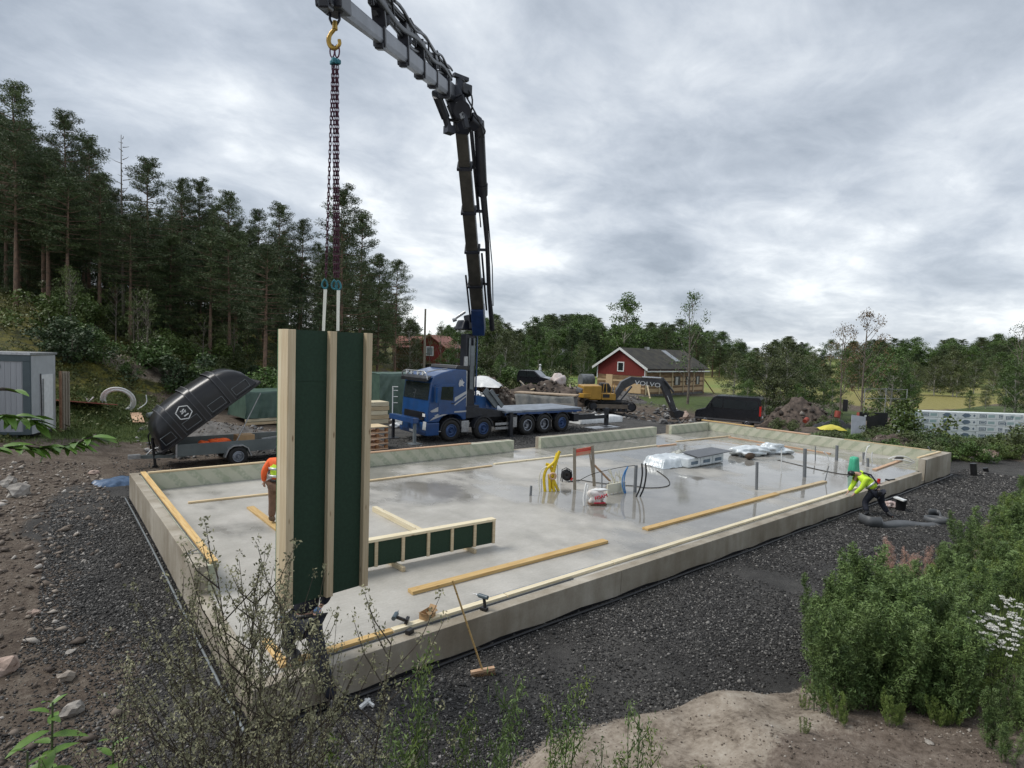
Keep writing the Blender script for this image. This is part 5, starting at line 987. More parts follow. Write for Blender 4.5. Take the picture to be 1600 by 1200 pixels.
# ================================================================== covered timber stacks behind the panel
M_TARP = pm('green_tarpaulin', (.055, .095, .075), .42, col2=(.085, .14, .11), scale=2.5, bump=.5, bscale=3)
def tarp_stack(a, c, dpt, h, label, seed, skirt=.0, gather=None):
    a, c = Vector(a), Vector(c); L_ = (c-a).length; rz = math.atan2(c.y-a.y, c.x-a.x); t = thing('covered_stack', label, 'covered stack', (a.x, a.y, a.z), rz)
    rs = np.random.default_rng(seed); n = 70; prof = []
    # cloth wrapped over a box: profile param t along width, folds run down the sides
    tt = np.concatenate([np.linspace(0, 1, 16), np.linspace(1, 2, 8)[1:], np.linspace(2, 3, 16)[1:]]); V_ = []
    for i in range(n):
        x = L_*i/(n-1); ed = min(1, min(i, n-1-i)/2.2)
        for s in tt:
            if s <= 1: y, z = 0, skirt+(h-skirt)*s; f = 1-s
            elif s <= 2: y, z = dpt*(s-1), h+.05*math.sin((s-1)*PI); f = 0
            else: y, z = dpt, h-(h-skirt)*(s-2); f = s-2
            if gather is not None: fl = .10*math.sin((x/L_-gather)*18/(.35+f)+seed)*f
            else: fl = .06*math.sin(x*7+seed+1.5*math.sin(x*2.1))*f+.03*math.sin(x*17+seed)*f
            yy = y+(-fl-.05*f if s <= 1 else (fl if s > 2 else 0)); V_.append((x+.05*math.sin(z*5+seed)*f, yy, z*(.985+.015*ed)+.015*math.sin(x*5+y*4)))
    m = len(tt); F = [(i*m+j, i*m+j+1, (i+1)*m+j+1, (i+1)*m+j) for i in range(n-1) for j in range(m-1)]
    b = MB().add(V_, F, True); b.prism([(0.01, skirt), (dpt, skirt), (dpt, h), (0.01, h)], .03, .035, 'x'); b.prism([(0.01, skirt), (dpt, skirt), (dpt, h), (0.01, h)], L_-.035, L_-.03, 'x'); b.build('tarpaulin', M_TARP, t)
    MB().bb(.08, L_-.08, .08, dpt-.08, skirt, h-.05).build('timber_bundle', W_NEW, t); return t
s1 = GT(383, 666); s1b = GT(455, 663); T1 = tarp_stack(s1, s1b+(s1b-s1)*1.0, 2.4, 1.72, 'low stack under a green pleated tarpaulin behind the trailer', 3, .35)
for k in range(2): MB().bb(0, 6, -.02, .02, .02+.17*k, .16+.17*k).build('base_timber', (W_NEW, W_PALE)[k], T1)
s2 = GT(592, 655); s2b = GT(640, 652); T2 = tarp_stack(s2, s2+(s2b-s2).normalized()*3.0, 2.2, 2.75, 'tall stack under a dark green tarpaulin left of the truck cab', 6, .05, .55)
def layer_stack(p, n, w, h, dep, mats, label, cat, name, rz=0., gap=.02, jitter=.05):
    t = thing(name, label, cat, p, rz)
    for i in range(n): j = random.uniform(-jitter, jitter); MB().bb(-w/2+j, w/2+j, 0, dep, i*(h+gap), i*(h+gap)+h).build('plank', mats[i % len(mats)], t, bevel=.004)
    return t
g = G(590, 662, -.3); layer_stack(g, 5, 1.35, .23, 1.2, [W_PALE, W_NEW], 'stack of pale squared timbers beside the dark green tarpaulin', 'timber stack', 'timber_stack')
g = G(590, 703, -.3); t = layer_stack(g, 4, 1.0, .05, 1.0, [W_RED], 'stack of orange brown wooden pallets behind the hanging panel', 'pallets', 'pallet_stack', 0., .19)
for i in range(4):
    for x in (-.42, 0, .42): MB().bb(x-.06, x+.06, 0, .12, i*.24+.052, i*.24+.188).build('pallet_block', pm('dark_pallet_wood', (.22, .09, .035), .8, col2=(.36, .18, .08), scale=5), t)
MB().bb(-.5, .5, 0, 1.0, .96, .985).build('pallet_top', W_NEW, t)
for i, (px, py) in enumerate(((622, 668), (625, 660))):
    g = G(px, py, -.3+.22*i); b = MB(); b.blob((0, 0, .13), (1.0, .6, .30), 31+i, .25, 3); tag(b.build('white_bag', M_WHITE, None, g), ['lower white sack in front of the truck', 'upper white sack in front of the truck'][i], 'sack')
# ================================================================== buildings
def gable_house(nm, label, C0, dg, de, Wg, Le, zb, ze, zr, wallm, roofm, trim, ov=.35, parts=None):
    """C0 near corner; dg unit dir along gable, de along eaves"""
    dg = Vector(dg).normalized(); de = Vector(de).normalized(); th_ = math.atan2(de.y, de.x); t = thing(nm, label, 'house', (C0[0], C0[1], zb), th_)
    sgn = 1 if (de.x*dg.y-de.y*dg.x) > 0 else -1; he, hr = ze-zb, zr-zb
    def Y(v): return v*sgn
    def bby(b, x0, x1, y0, y1, z0, z1): return b.bb(x0, x1, min(Y(y0), Y(y1)), max(Y(y0), Y(y1)), z0, z1)
    return t, Y, bby, he, hr
M_RWALL = pm('falu_red_boarding', (.13, .014, .012), .8, col2=(.19, .024, .018), scale=2, stretch=(9, 9, .5)); M_ROOFD = pm('mossy_dark_roof', (.028, .027, .025), .9, col2=(.06, .055, .04), scale=1.3, bump=.4); M_TILE = pm('red_roof_tiles', (.20, .07, .05), .7, col2=(.34, .15, .11), scale=6, bump=.5, bscale=12)
M_LOG = pm('old_log_wall', (.13, .075, .04), .8, col2=(.30, .19, .10), scale=1.2, stretch=(1, 1, 5)); M_OSB = pm('new_board_cladding', (.52, .36, .20), .65, col2=(.60, .44, .27), scale=3, stretch=(1, 1, 5))
dC = 64.; lC = (1008-800)/CF*dC; C0 = (lC*.773+dC*.635, -lC*.635+dC*.773)
def cam2w(l, d_): return Vector((l*.773+d_*.635, -l*.635+d_*.773, 0))
dg = cam2w(-.715, .69); de = cam2w(.69, .715); zb = hz(*C0)-.1
HS, Y, bby, he, hr = gable_house('red_barn_house', 'red gabled house with dark roof being rebuilt behind the excavator', C0, dg, de, 6.5, 14.2, zb, 2.75, 4.75, M_RWALL, M_ROOFD, M_WHITE); Wg, Le = 6.5, 14.2
b = MB(); b.prism([(Y(0), 2.35), (Y(Wg), 2.35), (Y(Wg), he), (Y(Wg/2), hr), (Y(0), he)], 0, .12, 'x'); b.build('gable_wall', M_RWALL, HS)
b = MB(); b.prism([(Y(0), 0), (Y(Wg), 0), (Y(Wg), he), (Y(Wg/2), hr), (Y(0), he)], Le-.12, Le, 'x'); b.build('gable_wall', M_RWALL, HS)
for i in range(11):      # exposed logs of the lower gable
    z0 = .35+i*.182; bby(MB(), .02, .16, .05, Wg-.05, z0, z0+.172).build('log', [M_LOG, M_OSB][i in (3, 7)], HS)
for i in range(12):
    z0 = .35+i*.2; bby(MB(), .2, Le-.12, .04, .2, z0, z0+.19).build('log', [M_LOG, M_OSB, M_OSB][(i*7) % 3 if i not in (10, 11) else 0], HS)
bby(MB(), 0, Le, -.01, .03, he-.35, he).build('eaves_board', M_RWALL, HS)
for x in (.1, 3., 5.9, 8.6, 11.2, 13.9): bby(MB(), x, x+.14, -.06, .03, .3, he-.05).build('post', W_IMP, HS)
for x, w in ((1.2, 1.6), (6.6, 1.2), (9.4, .9), (12., .8)):
    f = bby(MB(), x-.08, x+w+.08, -.03, .035, 1.25, 2.3).build('window', M_BLACK, HS); bby(MB(), x+.1, x+w*.6, -.045, -.032, 1.3, 2.2).build('cover_sheet', M_STEEL, f)
bby(MB(), .0, Le, .04, Wg-.04, -.2, .34).build('stone_base', M_DROCK, HS)
f = bby(MB(), -.03, -.002, Wg/2-.45, Wg/2+.45, 2.75, 3.85).build('window', M_WHITE, HS); bby(MB(), -.045, -.031, Wg/2-.32, Wg/2+.32, 2.87, 3.73).build('pane', M_GLASS, f)
for k, (y0, z0, z1) in enumerate(((Wg-2.2, .35, 2.35), (.5, .4, 1.6))): bby(MB(), -.02, .018, y0, y0+[.9, 1.9][k], z0, z1).build('new_board', M_OSB, HS)
for y0 in (Wg-.12, .0): bby(MB(), -.04, .0, y0, y0+.12, 1.9, he).build('corner_board', M_WHITE, HS)
for s in (0, 1):
    y0, y1 = (-.45, Wg/2) if s == 0 else (Wg+.45, Wg/2); sl_ = (hr-he)/(Wg/2); za = he-.45*sl_
    b = MB(); b.prism([(Y(y0), za+.06), (Y(y1), hr+.06), (Y(y1), hr+.16), (Y(y0), za+.16)], -.35, Le+.4, 'x'); b.build('roof', M_ROOFD, HS)
    b = MB(); b.prism([(Y(y0), za-.12), (Y(y1), hr-.1), (Y(y1), hr+.18), (Y(y0), za+.18)], -.40, -.352, 'x'); b.build('bargeboard', M_WHITE, HS)
b = MB(); bby(b, -.35, Le+.4, -.5, -.455, he-.48, he-.33); b.build('gutter_board', M_WHITE, HS)
b = MB(); b.prism([(Y(.9), he+.9*(hr-he)/(Wg/2)+.18), (Y(2.9), he+2.9*(hr-he)/(Wg/2)+.18), (Y(2.9), he+2.9*(hr-he)/(Wg/2)+.24), (Y(.9), he+.9*(hr-he)/(Wg/2)+.24)], 8.2, 9.3, 'x'); b.build('roof_sheet', M_STEEL, HS)
bby(MB(), 5.2, 5.7, Wg/2-.2, Wg/2+.2, hr, hr+.35).build('chimney', M_STEEL, HS)
for x0 in (-1.5, 1.8): 
    b = MB(); b.beam((x0, Y(-1.6), 0), (x0+1.4, Y(-.1), 2.2), .12, .12); b.build('prop', W_IMP, HS)
MB().beam((Le+1.4, Y(-.8), 0), (Le-.1, Y(.0), 1.9), .1, .1).build('prop', M_LOG, HS)
# small red house at the left
dC = 74.; lC = (683-800)/CF*dC; C1 = (lC*.773+dC*.635, -lC*.635+dC*.773); zb = 4.1-(580-543.5)/CF*74
dg = cam2w(.45, .85); dg = cam2w(-.93, .37)
H2, Y, bby, he, hr = gable_house('small_red_house', 'small red house with tiled roof behind the slender birches', (C1[0]+.9, C1[1]-.7), cam2w(-.98, .2), cam2w(.2, .98), 4.6, 7, zb, 4.05, 5.7, M_RWALL, M_TILE, M_WHITE); Wg, Le = 4.6, 8.
b = MB(); b.prism([(Y(0), 1.0), (Y(Wg), 1.0), (Y(Wg), he), (Y(Wg/2), hr), (Y(0), he)], 0, .12, 'x'); b.build('gable_wall', M_RWALL, H2); bby(MB(), .0, .1, 0, Wg, 0, 1.0).build('pale_base', pm('pale_plaster', (.40, .38, .33), .8, var=.1), H2)
bby(MB(), .12, Le, 0, .12, 0, he).build('side_wall', M_RWALL, H2); bby(MB(), .12, Le, Wg-.12, Wg, 0, he).build('side_wall', M_RWALL, H2)
bby(MB(), -.02, -.002, 2.1, 3.1, .0, .95).build('doorway', M_BLACK, H2); f = bby(MB(), -.04, -.003, Wg/2-.5, Wg/2+.5, 2.0, 3.2).build('window', M_WHITE, H2); bby(MB(), -.055, -.041, Wg/2-.37, Wg/2+.37, 2.12, 3.08).build('pane', pm('pale_pane', (.25, .28, .30), .1), f)
for s in (0, 1):
    y0, y1 = (-.35, Wg/2) if s == 0 else (Wg+.35, Wg/2); za = he-.35*(hr-he)/(Wg/2); b = MB(); b.prism([(Y(y0), za), (Y(y1), hr), (Y(y1), hr+.14), (Y(y0), za+.14)], -.3, Le, 'x'); b.build('roof', M_TILE, H2)
# its lower wing at the left with the roof facing the viewer
b = MB(); b.prism([(.4, 2.6), (2.6, hr-.1), (4.8, 2.6)], Y(Wg), Y(Wg+3.6), 'y') if False else None
wg = MB(); y0, y1 = Y(Wg), Y(Wg+3.4); wg.add([(1., y0, 2.9), (1., y1, 2.9), (3.4, y1, hr-.2), (3.4, y0, hr-.2), (1., y0, 3.0), (1., y1, 3.0), (3.4, y1, hr-.08), (3.4, y0, hr-.08)], [(0, 1, 2, 3), (7, 6, 5, 4), (0, 4, 5, 1), (1, 5, 6, 2), (2, 6, 7, 3), (3, 7, 4, 0)]); wg.build('wing_roof', M_TILE, H2)
bby(MB(), 1.5, 5.6, Wg, Wg+3.2, 0, 2.9).build('wing_wall', M_LOG, H2)
b = MB(); 
for z in (.9, 1.4, 1.9): bby(b, 1.0, 1.06, Wg+.2, Wg+3.0, z, z+.1)
for y in (.2, 1.6, 3.0): bby(b, 1.0, 1.06, Wg+y, Wg+y+.1, 0, 2.0)
b.build('balcony_rail', W_GREY, H2)
p_ = D(662.5, 578, 62.); g_ = hz(p_.x, p_.y); top = D(662, 483, 62.); b = MB(); b.cyl((0, 0, -.3), (0, 0, top.z-g_), .14, .10, 10); tag(b.build('utility_pole', W_GREY, None, (p_.x, p_.y, g_)), 'wooden utility pole in front of the small red house', 'pole')
g = cam2w((868-800)/CF*165, 165); FB = thing('farm_building', 'grey roofed farm building far away among the trees', 'building', (g.x, g.y, hz(g.x, g.y)+1.2), -.7)
MB().bb(-5, 5, -3, 3, 0, 3.2).build('wall', M_GREYSTEEL, FB); MB().prism([(-3.5, 3.2), (0, 5.4), (3.5, 3.2)], -5.3, 5.3, 'x').build('roof', M_STEEL, FB)
# ================================================================== excavator
eg = G(919, 642, -.45); eg2 = G(994, 645, -.5); ea = math.atan2(eg2.y-eg.y, eg2.x-eg.x); EXL = (eg2-eg).length
sc_ = EXL/4.2; EX_ = thing('excavator', 'yellow tracked excavator with dark boom lowered in front of the barn house', 'excavator', (eg.x, eg.y, hz(eg.x, eg.y)), ea); EX_.scale = (sc_,)*3
M_YEL = pm('excavator_yellow', (.36, .20, .025), .45, var=.15, scale=2); M_XG = pm('dark_grey_boom', (.05, .052, .058), .4, .1, var=.25)
def track(y):
    b = MB(); pts = []; n = 28; r = .42
    for k in range(10): a_ = PI/2+PI*k/9; pts.append((r+.03+r*math.cos(a_), r+r*math.sin(a_)))
    for k in range(10): a_ = -PI/2+PI*k/9; pts.append((4.2-r+r*math.cos(a_), r+r*math.sin(a_)))
    ins = [(r+.03+(p0-r-.03)*.86 if p0 < 2 else 4.2-r+(p0-4.2+r)*.86, r+(p1-r)*.84) for p0, p1 in pts]; k = len(pts)
    vs = [(p0, y, p1) for p0, p1 in pts]+[(p0, y+.55, p1) for p0, p1 in pts]+[(p0, y, p1) for p0, p1 in ins]+[(p0, y+.55, p1) for p0, p1 in ins]
    fs = []
    for i in range(k): j = (i+1) % k; fs += [(i, j, j+k, i+k), (i+2*k, i+3*k, j+3*k, j+2*k), (i, i+2*k, j+2*k, j), (i+k, j+k, j+3*k, i+3*k)]
    o = b.add(vs, fs).build('track', M_RUB, EX_)
    MB().bb(.6, 3.6, y+.08, y+.5, .25, .62).build('track_frame', pm('dusty_frame', (.16, .13, .10), .8, var=.2), o)
    for x in (.45, 3.78): MB().cyl((x, y-.02, .43), (x, y+.5, .43), .3, .3, 16).build('track_roller', M_DSTEEL, o)
    for i in range(6): MB().cyl((.9+i*.48, y-.01, .16), (.9+i*.48, y+.5, .16), .13, .13, 10).build('track_roller', M_DSTEEL, o)
track(0.); track(2.0)
MB().bb(1.2, 3.0, .5, 2.0, .5, 1.0).build('undercarriage', M_DSTEEL, EX_)
MB().prism([(-.35, 1.15), (-.55, 1.6), (-.5, 2.15), (1.1, 2.2), (1.1, 1.0), (.1, 1.0)], -.05, 2.6).build('engine_housing', M_YEL, EX_, bevel=.06); MB().prism([(-.6, 1.2), (-.75, 1.55), (-.6, 1.9), (-.3, 1.95), (-.2, 1.0)], .0, 2.55).build('counterweight', M_XG, EX_, bevel=.08)
MB().bb(1.12, 2.35, -.05, .9, 1.0, 1.55).build('body_side', M_YEL, EX_, bevel=.04); MB().bb(1.12, 2.4, .9, 2.6, 1.0, 1.3).build('deck', M_YEL, EX_); MB().bb(1.2, 1.8, -.065, -.05, 1.2, 1.5).build('vent', M_BLACK, EX_)
cbx = MB().prism([(1.4, 1.3), (1.4, 2.35), (2.1, 2.35), (2.4, 1.9), (2.4, 1.3)], 1.75, 2.62).build('cab', M_XG, EX_, bevel=.04); MB().prism([(1.5, 1.6), (1.5, 2.25), (2.05, 2.25), (2.3, 1.85), (2.3, 1.6)], 1.72, 1.745).build('window', M_GLASS, cbx)
for px_ in ((1.2, 1.5), (1.9, 2.2)): MB().tube([(px_[0], -.02, 1.55), (px_[0]+.1, -.02, 2.4), (px_[1], -.02, 2.4), (px_[1]+.05, -.02, 1.55)], .03, 6).build('hand_rail', M_YEL, EX_)
# boom, stick and bucket traced in the machine's own vertical plane (y = 1.25)
by = 1.25
def ex(px, py):      # photo pixel -> point in the boom plane of the machine
    n = Vector((-math.sin(ea), math.cos(ea), 0)); o_ = Vector(EX_.location)+n*by*sc_; d = Vector(ray(px, py)); t = ((o_-Vector((0, 0, CH))).dot(n))/d.dot(n); w = Vector((0, 0, CH))+d*t-Vector(EX_.location)
    return ((w.x*math.cos(ea)+w.y*math.sin(ea))/sc_, w.z/sc_)
def exq(pl): return [ex(*p) for p in pl]
MB().prism(exq([(955, 622), (962, 624), (975, 607), (990, 599), (1034, 604), (1038, 597), (1033, 592.5), (985, 588.5), (970, 596)]), by-.3, by+.3).build('boom', M_XG, EX_, bevel=.03)
MB().prism(exq([(1031, 590), (1036, 590), (1043, 600), (1056, 640), (1059, 650), (1052, 650), (1046, 636), (1033, 606)]), by-.24, by+.24).build('stick', M_XG, EX_, bevel=.03)
MB().prism(exq([(1048, 642), (1058, 640), (1066, 642), (1063, 650), (1052, 653)]), by-.65, by+.65).build('bucket', M_DSTEEL, EX_, bevel=.02)
def excyl(a_, c_, r, m): a_, c_ = ex(*a_), ex(*c_); return MB().cyl((a_[0], by-.42, a_[1]), (c_[0], by-.42, c_[1]), r, r, 8).build('hydraulic_ram', m, EX_)
excyl((966, 626), (985, 603), .1, M_XG); excyl((1001, 589), (1030, 590.5), .09, M_ROD); excyl((1036, 594), (1050, 612), .09, M_XG); excyl((1040, 618), (1044, 628), .05, M_ROD)
mtx = ex(1010.5, 600.0); t_ = text('VOLVO', .56, M_WHITE, EX_, (mtx[0], by-.315, mtx[1]), (PI/2, math.radians(5), 0), 'lettering', .01, 1.25)
# ================================================================== vehicles
def car(nm, label, cat, loc, rz, prof, W_, glass, wheels, r, mat, extra=None, lower=None):
    t = thing(nm, label, cat, loc, rz); MB().prism(prof, 0, W_).build('body', mat, t, bevel=.06)
    for g_ in glass:
        MB().prism(g_, -.012, .02).build('side_window', M_GLASS, t); MB().prism(g_, W_-.02, W_+.012).build('side_window', M_GLASS, t)
    for x in wheels:
        for y, s in ((.1, -1), (W_-.1, 1)): wheel(t, x, y, r, r, .22, s)
        MB().prism([(x+(r+.07)*math.cos(a_), r+(r+.07)*math.sin(a_)) for a_ in np.linspace(0, PI, 12)], -.014, .0).build('wheel_arch', M_BLACK, t)
    return t
M_CARB = pm('black_car_paint', (.008, .009, .013), .25, var=.2, coat=.6)
vd = 48.3; vl = (1097-800)/CF*vd; v0 = cam2w(vl, vd+1.5); rl = (1190-800)/CF*(vd-1.); v1 = cam2w(rl, vd-1.2); va = math.atan2(v1.y-v0.y, v1.x-v0.x); vL = (v1-v0).length; k = vL/5.9
prof = [(0, .45), (.0, .95), (.15, 1.15), (.95, 1.35), (1.65, 2.2), (1.95, 2.32), (5.7, 2.36), (5.86, 2.2), (5.9, .45)]
VN = car('black_van', 'black panel van parked beyond the right end of the foundation', 'van', (v0.x, v0.y, hz(v0.x, v0.y)), va, prof, 2.0, [[(1.35, 1.45), (1.8, 2.08), (2.5, 2.08), (2.5, 1.42)], [(2.6, 1.42), (2.6, 2.05), (5.6, 2.08), (5.6, 1.42)]], (1.0, 4.75), .36, M_CARB); VN.scale = (k, .95, 1.13); VN.location.z -= .28
MB().prism([(5.9, 1.0), (5.915, 1.0), (5.915, 1.75), (5.9, 1.75)], .02, .2).build('tail_light', M_REDL, VN); MB().bb(5.75, 5.91, -.02, .0, 1.0, 1.7).build('tail_light', M_REDL, VN); MB().bb(5.9, 5.93, .7, 1.3, .8, .95).build('number_plate', M_PLATE, VN)
MB().prism([(-.01, .5), (-.01, .62), (5.92, .62), (5.92, .5)], -.02, 2.02).build('side_trim', pm('grey_trim', (.07, .07, .075), .6), VN); MB().bb(1.35, 1.5, -.25, -.0, 1.45, 1.75).build('mirror', M_BLACK, VN); MB().prism([(.95, 1.37), (1.0, 1.36), (1.67, 2.16), (1.62, 2.17)], .12, 1.88).build('windscreen', pm('sky_lit_glass', (.2, .22, .24), .08), VN)
sd = 58.; s0 = cam2w((807-800)/CF*sd, sd+.5); s1 = cam2w((858-800)/CF*sd, sd-1.); sa = math.atan2(s1.y-s0.y, s1.x-s0.x); sL = (s1-s0).length; k = sL/4.5
prof = [(0, .5), (.0, 1.05), (.15, 1.55), (.35, 1.68), (2.3, 1.68), (3.15, 1.15), (4.2, 1.0), (4.5, .8), (4.5, .4)]
SV = car('dark_estate_car', 'dark car parked behind the soil heap near the far lawn', 'car', (s0.x, s0.y, 4.1-(609-547)/CF*sd+.3), sa, prof, 1.8, [[(.3, 1.1), (.45, 1.55), (1.3, 1.58), (1.3, 1.08)], [(1.38, 1.08), (1.38, 1.58), (2.2, 1.56), (2.85, 1.1)]], (.85, 3.6), .34, M_CARB); SV.scale = (k, 1, 1.05)
MB().prism([(2.36, 1.66), (2.32, 1.69), (3.15, 1.19), (3.2, 1.15)], .12, 1.68).build('windscreen', MATS['sky_lit_glass'], SV); MB().bb(4.45, 4.52, .1, .45, .7, .88).build('headlight', M_LAMP, SV)
# ================================================================== heaps, boulders, debris
M_SOIL = pm('dark_soil', (.045, .034, .028), .9, col2=(.13, .10, .08), scale=2.5, bump=.8, bscale=6)
M_DARKST = ismat('dark_clods', [(0, (.03, .024, .02)), (.6, (.07, .055, .045)), (.93, (.13, .11, .09)), (1, (.3, .28, .25))])
def heap(px, dep, w, d_, h, mat, label, seed, cat='soil heap', name='soil_heap', n=30, stone=M_MUDST):
    p_ = cam2w((px-800)/CF*dep, dep); z0 = hz(p_.x, p_.y); t = thing(name, label, cat, (p_.x, p_.y, z0), -.69)
    rs = np.random.default_rng(seed); N_ = 44; U, W_ = np.meshgrid(np.linspace(-1, 1, N_), np.linspace(-1, 1, N_), indexing='ij'); rr = np.sqrt(U**2+W_**2)
    z = h*np.clip(1-rr**1.5, -.2, 1)*(1+.25*vnoise(U*4, W_*4, 3, seed))+.12*h*vnoise(U*9, W_*9, 2, seed+1)+rs.normal(0, .03*h, U.shape)
    P = np.stack([U*w/2, W_*d_/2, z-.1], -1).reshape(-1, 3); idx = np.arange(N_*N_).reshape(N_, N_); F = np.stack([idx[:-1, :-1], idx[1:, :-1], idx[1:, 1:], idx[:-1, 1:]], -1).reshape(-1, 4)
    ob('soil', np_mesh('soil', P, F, mat, False), t)
    if n:
        a_ = rs.uniform(0, 6.28, n); r_ = rs.random(n)**.5*.92; X_ = r_*np.cos(a_); Y_ = r_*np.sin(a_); Z_ = h*(1-r_**1.5); s_ = rs.uniform(.05, .2, n)*min(1.5, h*.6)
        v = (OCT_V[None]*rs.uniform(.6, 1.2, (n, 6, 1))+rs.normal(0, .15, (n, 6, 3)))*s_[:, None, None]; v += np.stack([X_*w/2, Y_*d_/2, Z_], -1)[:, None, :]
        o = ob('stones', np_mesh('stones', v.reshape(-1, 3), (OCT_F[None]+(np.arange(n)*6)[:, None, None]).reshape(-1, 3), stone), t); o['kind'] = 'stuff'
    return t
M_GRSOIL = pm('grey_gravel_soil', (.07, .065, .06), .9, col2=(.17, .16, .15), scale=3, bump=.8, bscale=8)
heap(1255, 50, 7.5, 5, 2.3, M_SOIL, 'dark brown soil heap right of the black van', 3, n=120, stone=M_DARKST)
heap(860, 50, 11, 5, 1.9, M_SOIL, 'brown soil heap behind the flatbed of the truck', 5, n=160, stone=M_DARKST)
heap(760, 44, 6, 4, 2.3, M_SOIL, 'soil heap topped with white plastic behind the truck cab', 6, n=160)
heap(930, 56, 10, 5, 1.5, M_GRSOIL, 'grey gravel heap left of the excavator', 7, n=200)
heap(1400, 30.5, 4.5, 2.2, .8, M_SOIL, 'low brown earth mound behind the right wall corner', 8, n=140)
heap(300, 27, 7, 3, .5, M_GRSOIL, 'low heap of pale rubble on the ground behind the tipped trailer cover', 9, n=300, cat='rubble')
M_RUB2 = ismat('blasted_stone', [(0, (.03, .03, .032)), (.5, (.12, .12, .12)), (.9, (.28, .27, .26)), (1, (.42, .41, .39))])
rx, ry = scatter(9000, (18, 46, 25.5, 44), lambda x, y: (RNG.random(len(x)) < np.clip(.35+.6*vnoise(x, y, 7, 77), 0.0, 1)) & (np.hypot(x-41, y-23) > 3) & (x > 24-.0*y))
o = link(bpy.data.objects.new('blasted_rubble', stones_mesh('blasted_rubble', rx, ry, .07+.20*RNG.random(len(rx))**3, M_RUB2))); tag(o, 'grey blasted rock rubble spread between the truck and the excavator', 'rubble', kind='stuff')
rx, ry = scatter(1700, (3.2, 9, 24, 31), lambda x, y: RNG.random(len(x)) < np.clip(.5+.6*vnoise(x, y, 4, 79), 0, 1))
o = link(bpy.data.objects.new('pale_rubble', stones_mesh('pale_rubble', rx, ry, .03+.12*RNG.random(len(rx))**2, M_RUB2))); tag(o, 'pale broken stone spread on the ground behind the trailer', 'rubble', kind='stuff')
rock(1066, 655, 1.6, M_PROCK, 'big pinkish boulder under the excavator bucket', seed=21, fl=.75, cat='boulder', name='boulder'); rock(1540, 716, 1.5, M_PROCK, 'broad reddish boulder in the bushes right of the foundation', seed=23, fl=.5, cat='boulder', name='boulder')
rock(1036, 662, .9, M_DROCK, 'dark boulder left of the big pinkish one', seed=24, cat='boulder', name='boulder')
# pit wall draped with grey sheeting
pa, pb = cam2w((806-800)/CF*41, 41), cam2w((872-800)/CF*40, 40); zc = hz(pa.x, pa.y); M_GSH = pm('grey_geotextile', (.12, .125, .12), .8, col2=(.19, .19, .18), scale=3, bump=.6, bscale=3)
t = thing('covered_pit_wall', 'low wall draped with grey sheeting behind the truck deck', 'covered wall', (pa.x, pa.y, zc), math.atan2(pb.y-pa.y, pb.x-pa.x)); Lw = (pb-pa).length+1.2
n = 60; vs = []; 
for i in range(n+1):
    x = Lw*i/n
    for j in range(9): s = j/8; vs.append((x+.1*math.sin(s*4), -.25*(1-s)*(1+.6*math.sin(x*3.1))-.05*math.sin(x*9), s*1.35+(.06*math.sin(x*2))))
    for j in range(1, 4): vs.append((x, j*.5, 1.38+.05*math.sin(x*3+j)))
MB().add(vs, [(i*12+j, (i+1)*12+j, (i+1)*12+j+1, i*12+j+1) for i in range(n) for j in range(11)], True).build('sheeting', M_GSH, t); MB().bb(.1, Lw-.1, .05, 1.4, 0, 1.3).build('wall_core', M_DROCK, t); MB().bb(2.6, Lw, -.38, -.3, .0, .95).build('plastic_sheet', pm('milky_plastic', (.25, .23, .21), .35, col2=(.33, .31, .28), scale=4), t); MB().bb(-.2, Lw, .2, 1.5, 1.42, 1.5).build('sand_cap', pm('sand', (.36, .28, .2), .9, var=.15), t)
w_ = cam2w((752-800)/CF*42.5, 42.5); cloth('white_tarpaulin', 2.9, 2.2, .75, M_WHITE, 'white plastic sheet over the soil heap behind the truck cab', 'tarpaulin', (w_.x, w_.y, hz(w_.x, w_.y)+1.75), -.8, 30, 6, 11, False)
a_, c_ = G(906, 663, -.3), G(972, 659, -.3); WP = thing('wrapped_package', 'long white plastic wrapped package lying right of the truck rear', 'package', a_, math.atan2(c_.y-a_.y, c_.x-a_.x)); LW = (c_-a_).length
b = MB()
for i in range(13): x = LW*i/12; e = 1 if 0 < i < 12 else .85; h_ = .42*e+.03*math.sin(i*2.2); b.add([(x, -.02*e, .0), (x, -.03+.03*math.sin(i*1.9), h_*.9), (x, .12, h_), (x, .9, h_+.02), (x, 1.0, 0)], [])
b.f += [(i*5+j, (i+1)*5+j, (i+1)*5+j+1, i*5+j+1) for i in range(12) for j in range(4)]+[(0, 1, 2, 3, 4), (64, 63, 62, 61, 60)]; b.sm += [True]*48+[False]*2; b.build('plastic_wrap', M_WHITE, WP)
b = MB(); a_ = G(930, 671, -.3); b.bb(0, 2.2, 0, .9, 0, .03); tag(b.build('flat_sheet', M_STEEL, None, a_, (0, 0, .0)), 'thin pale panel flat on the ground before the white package', 'panel')
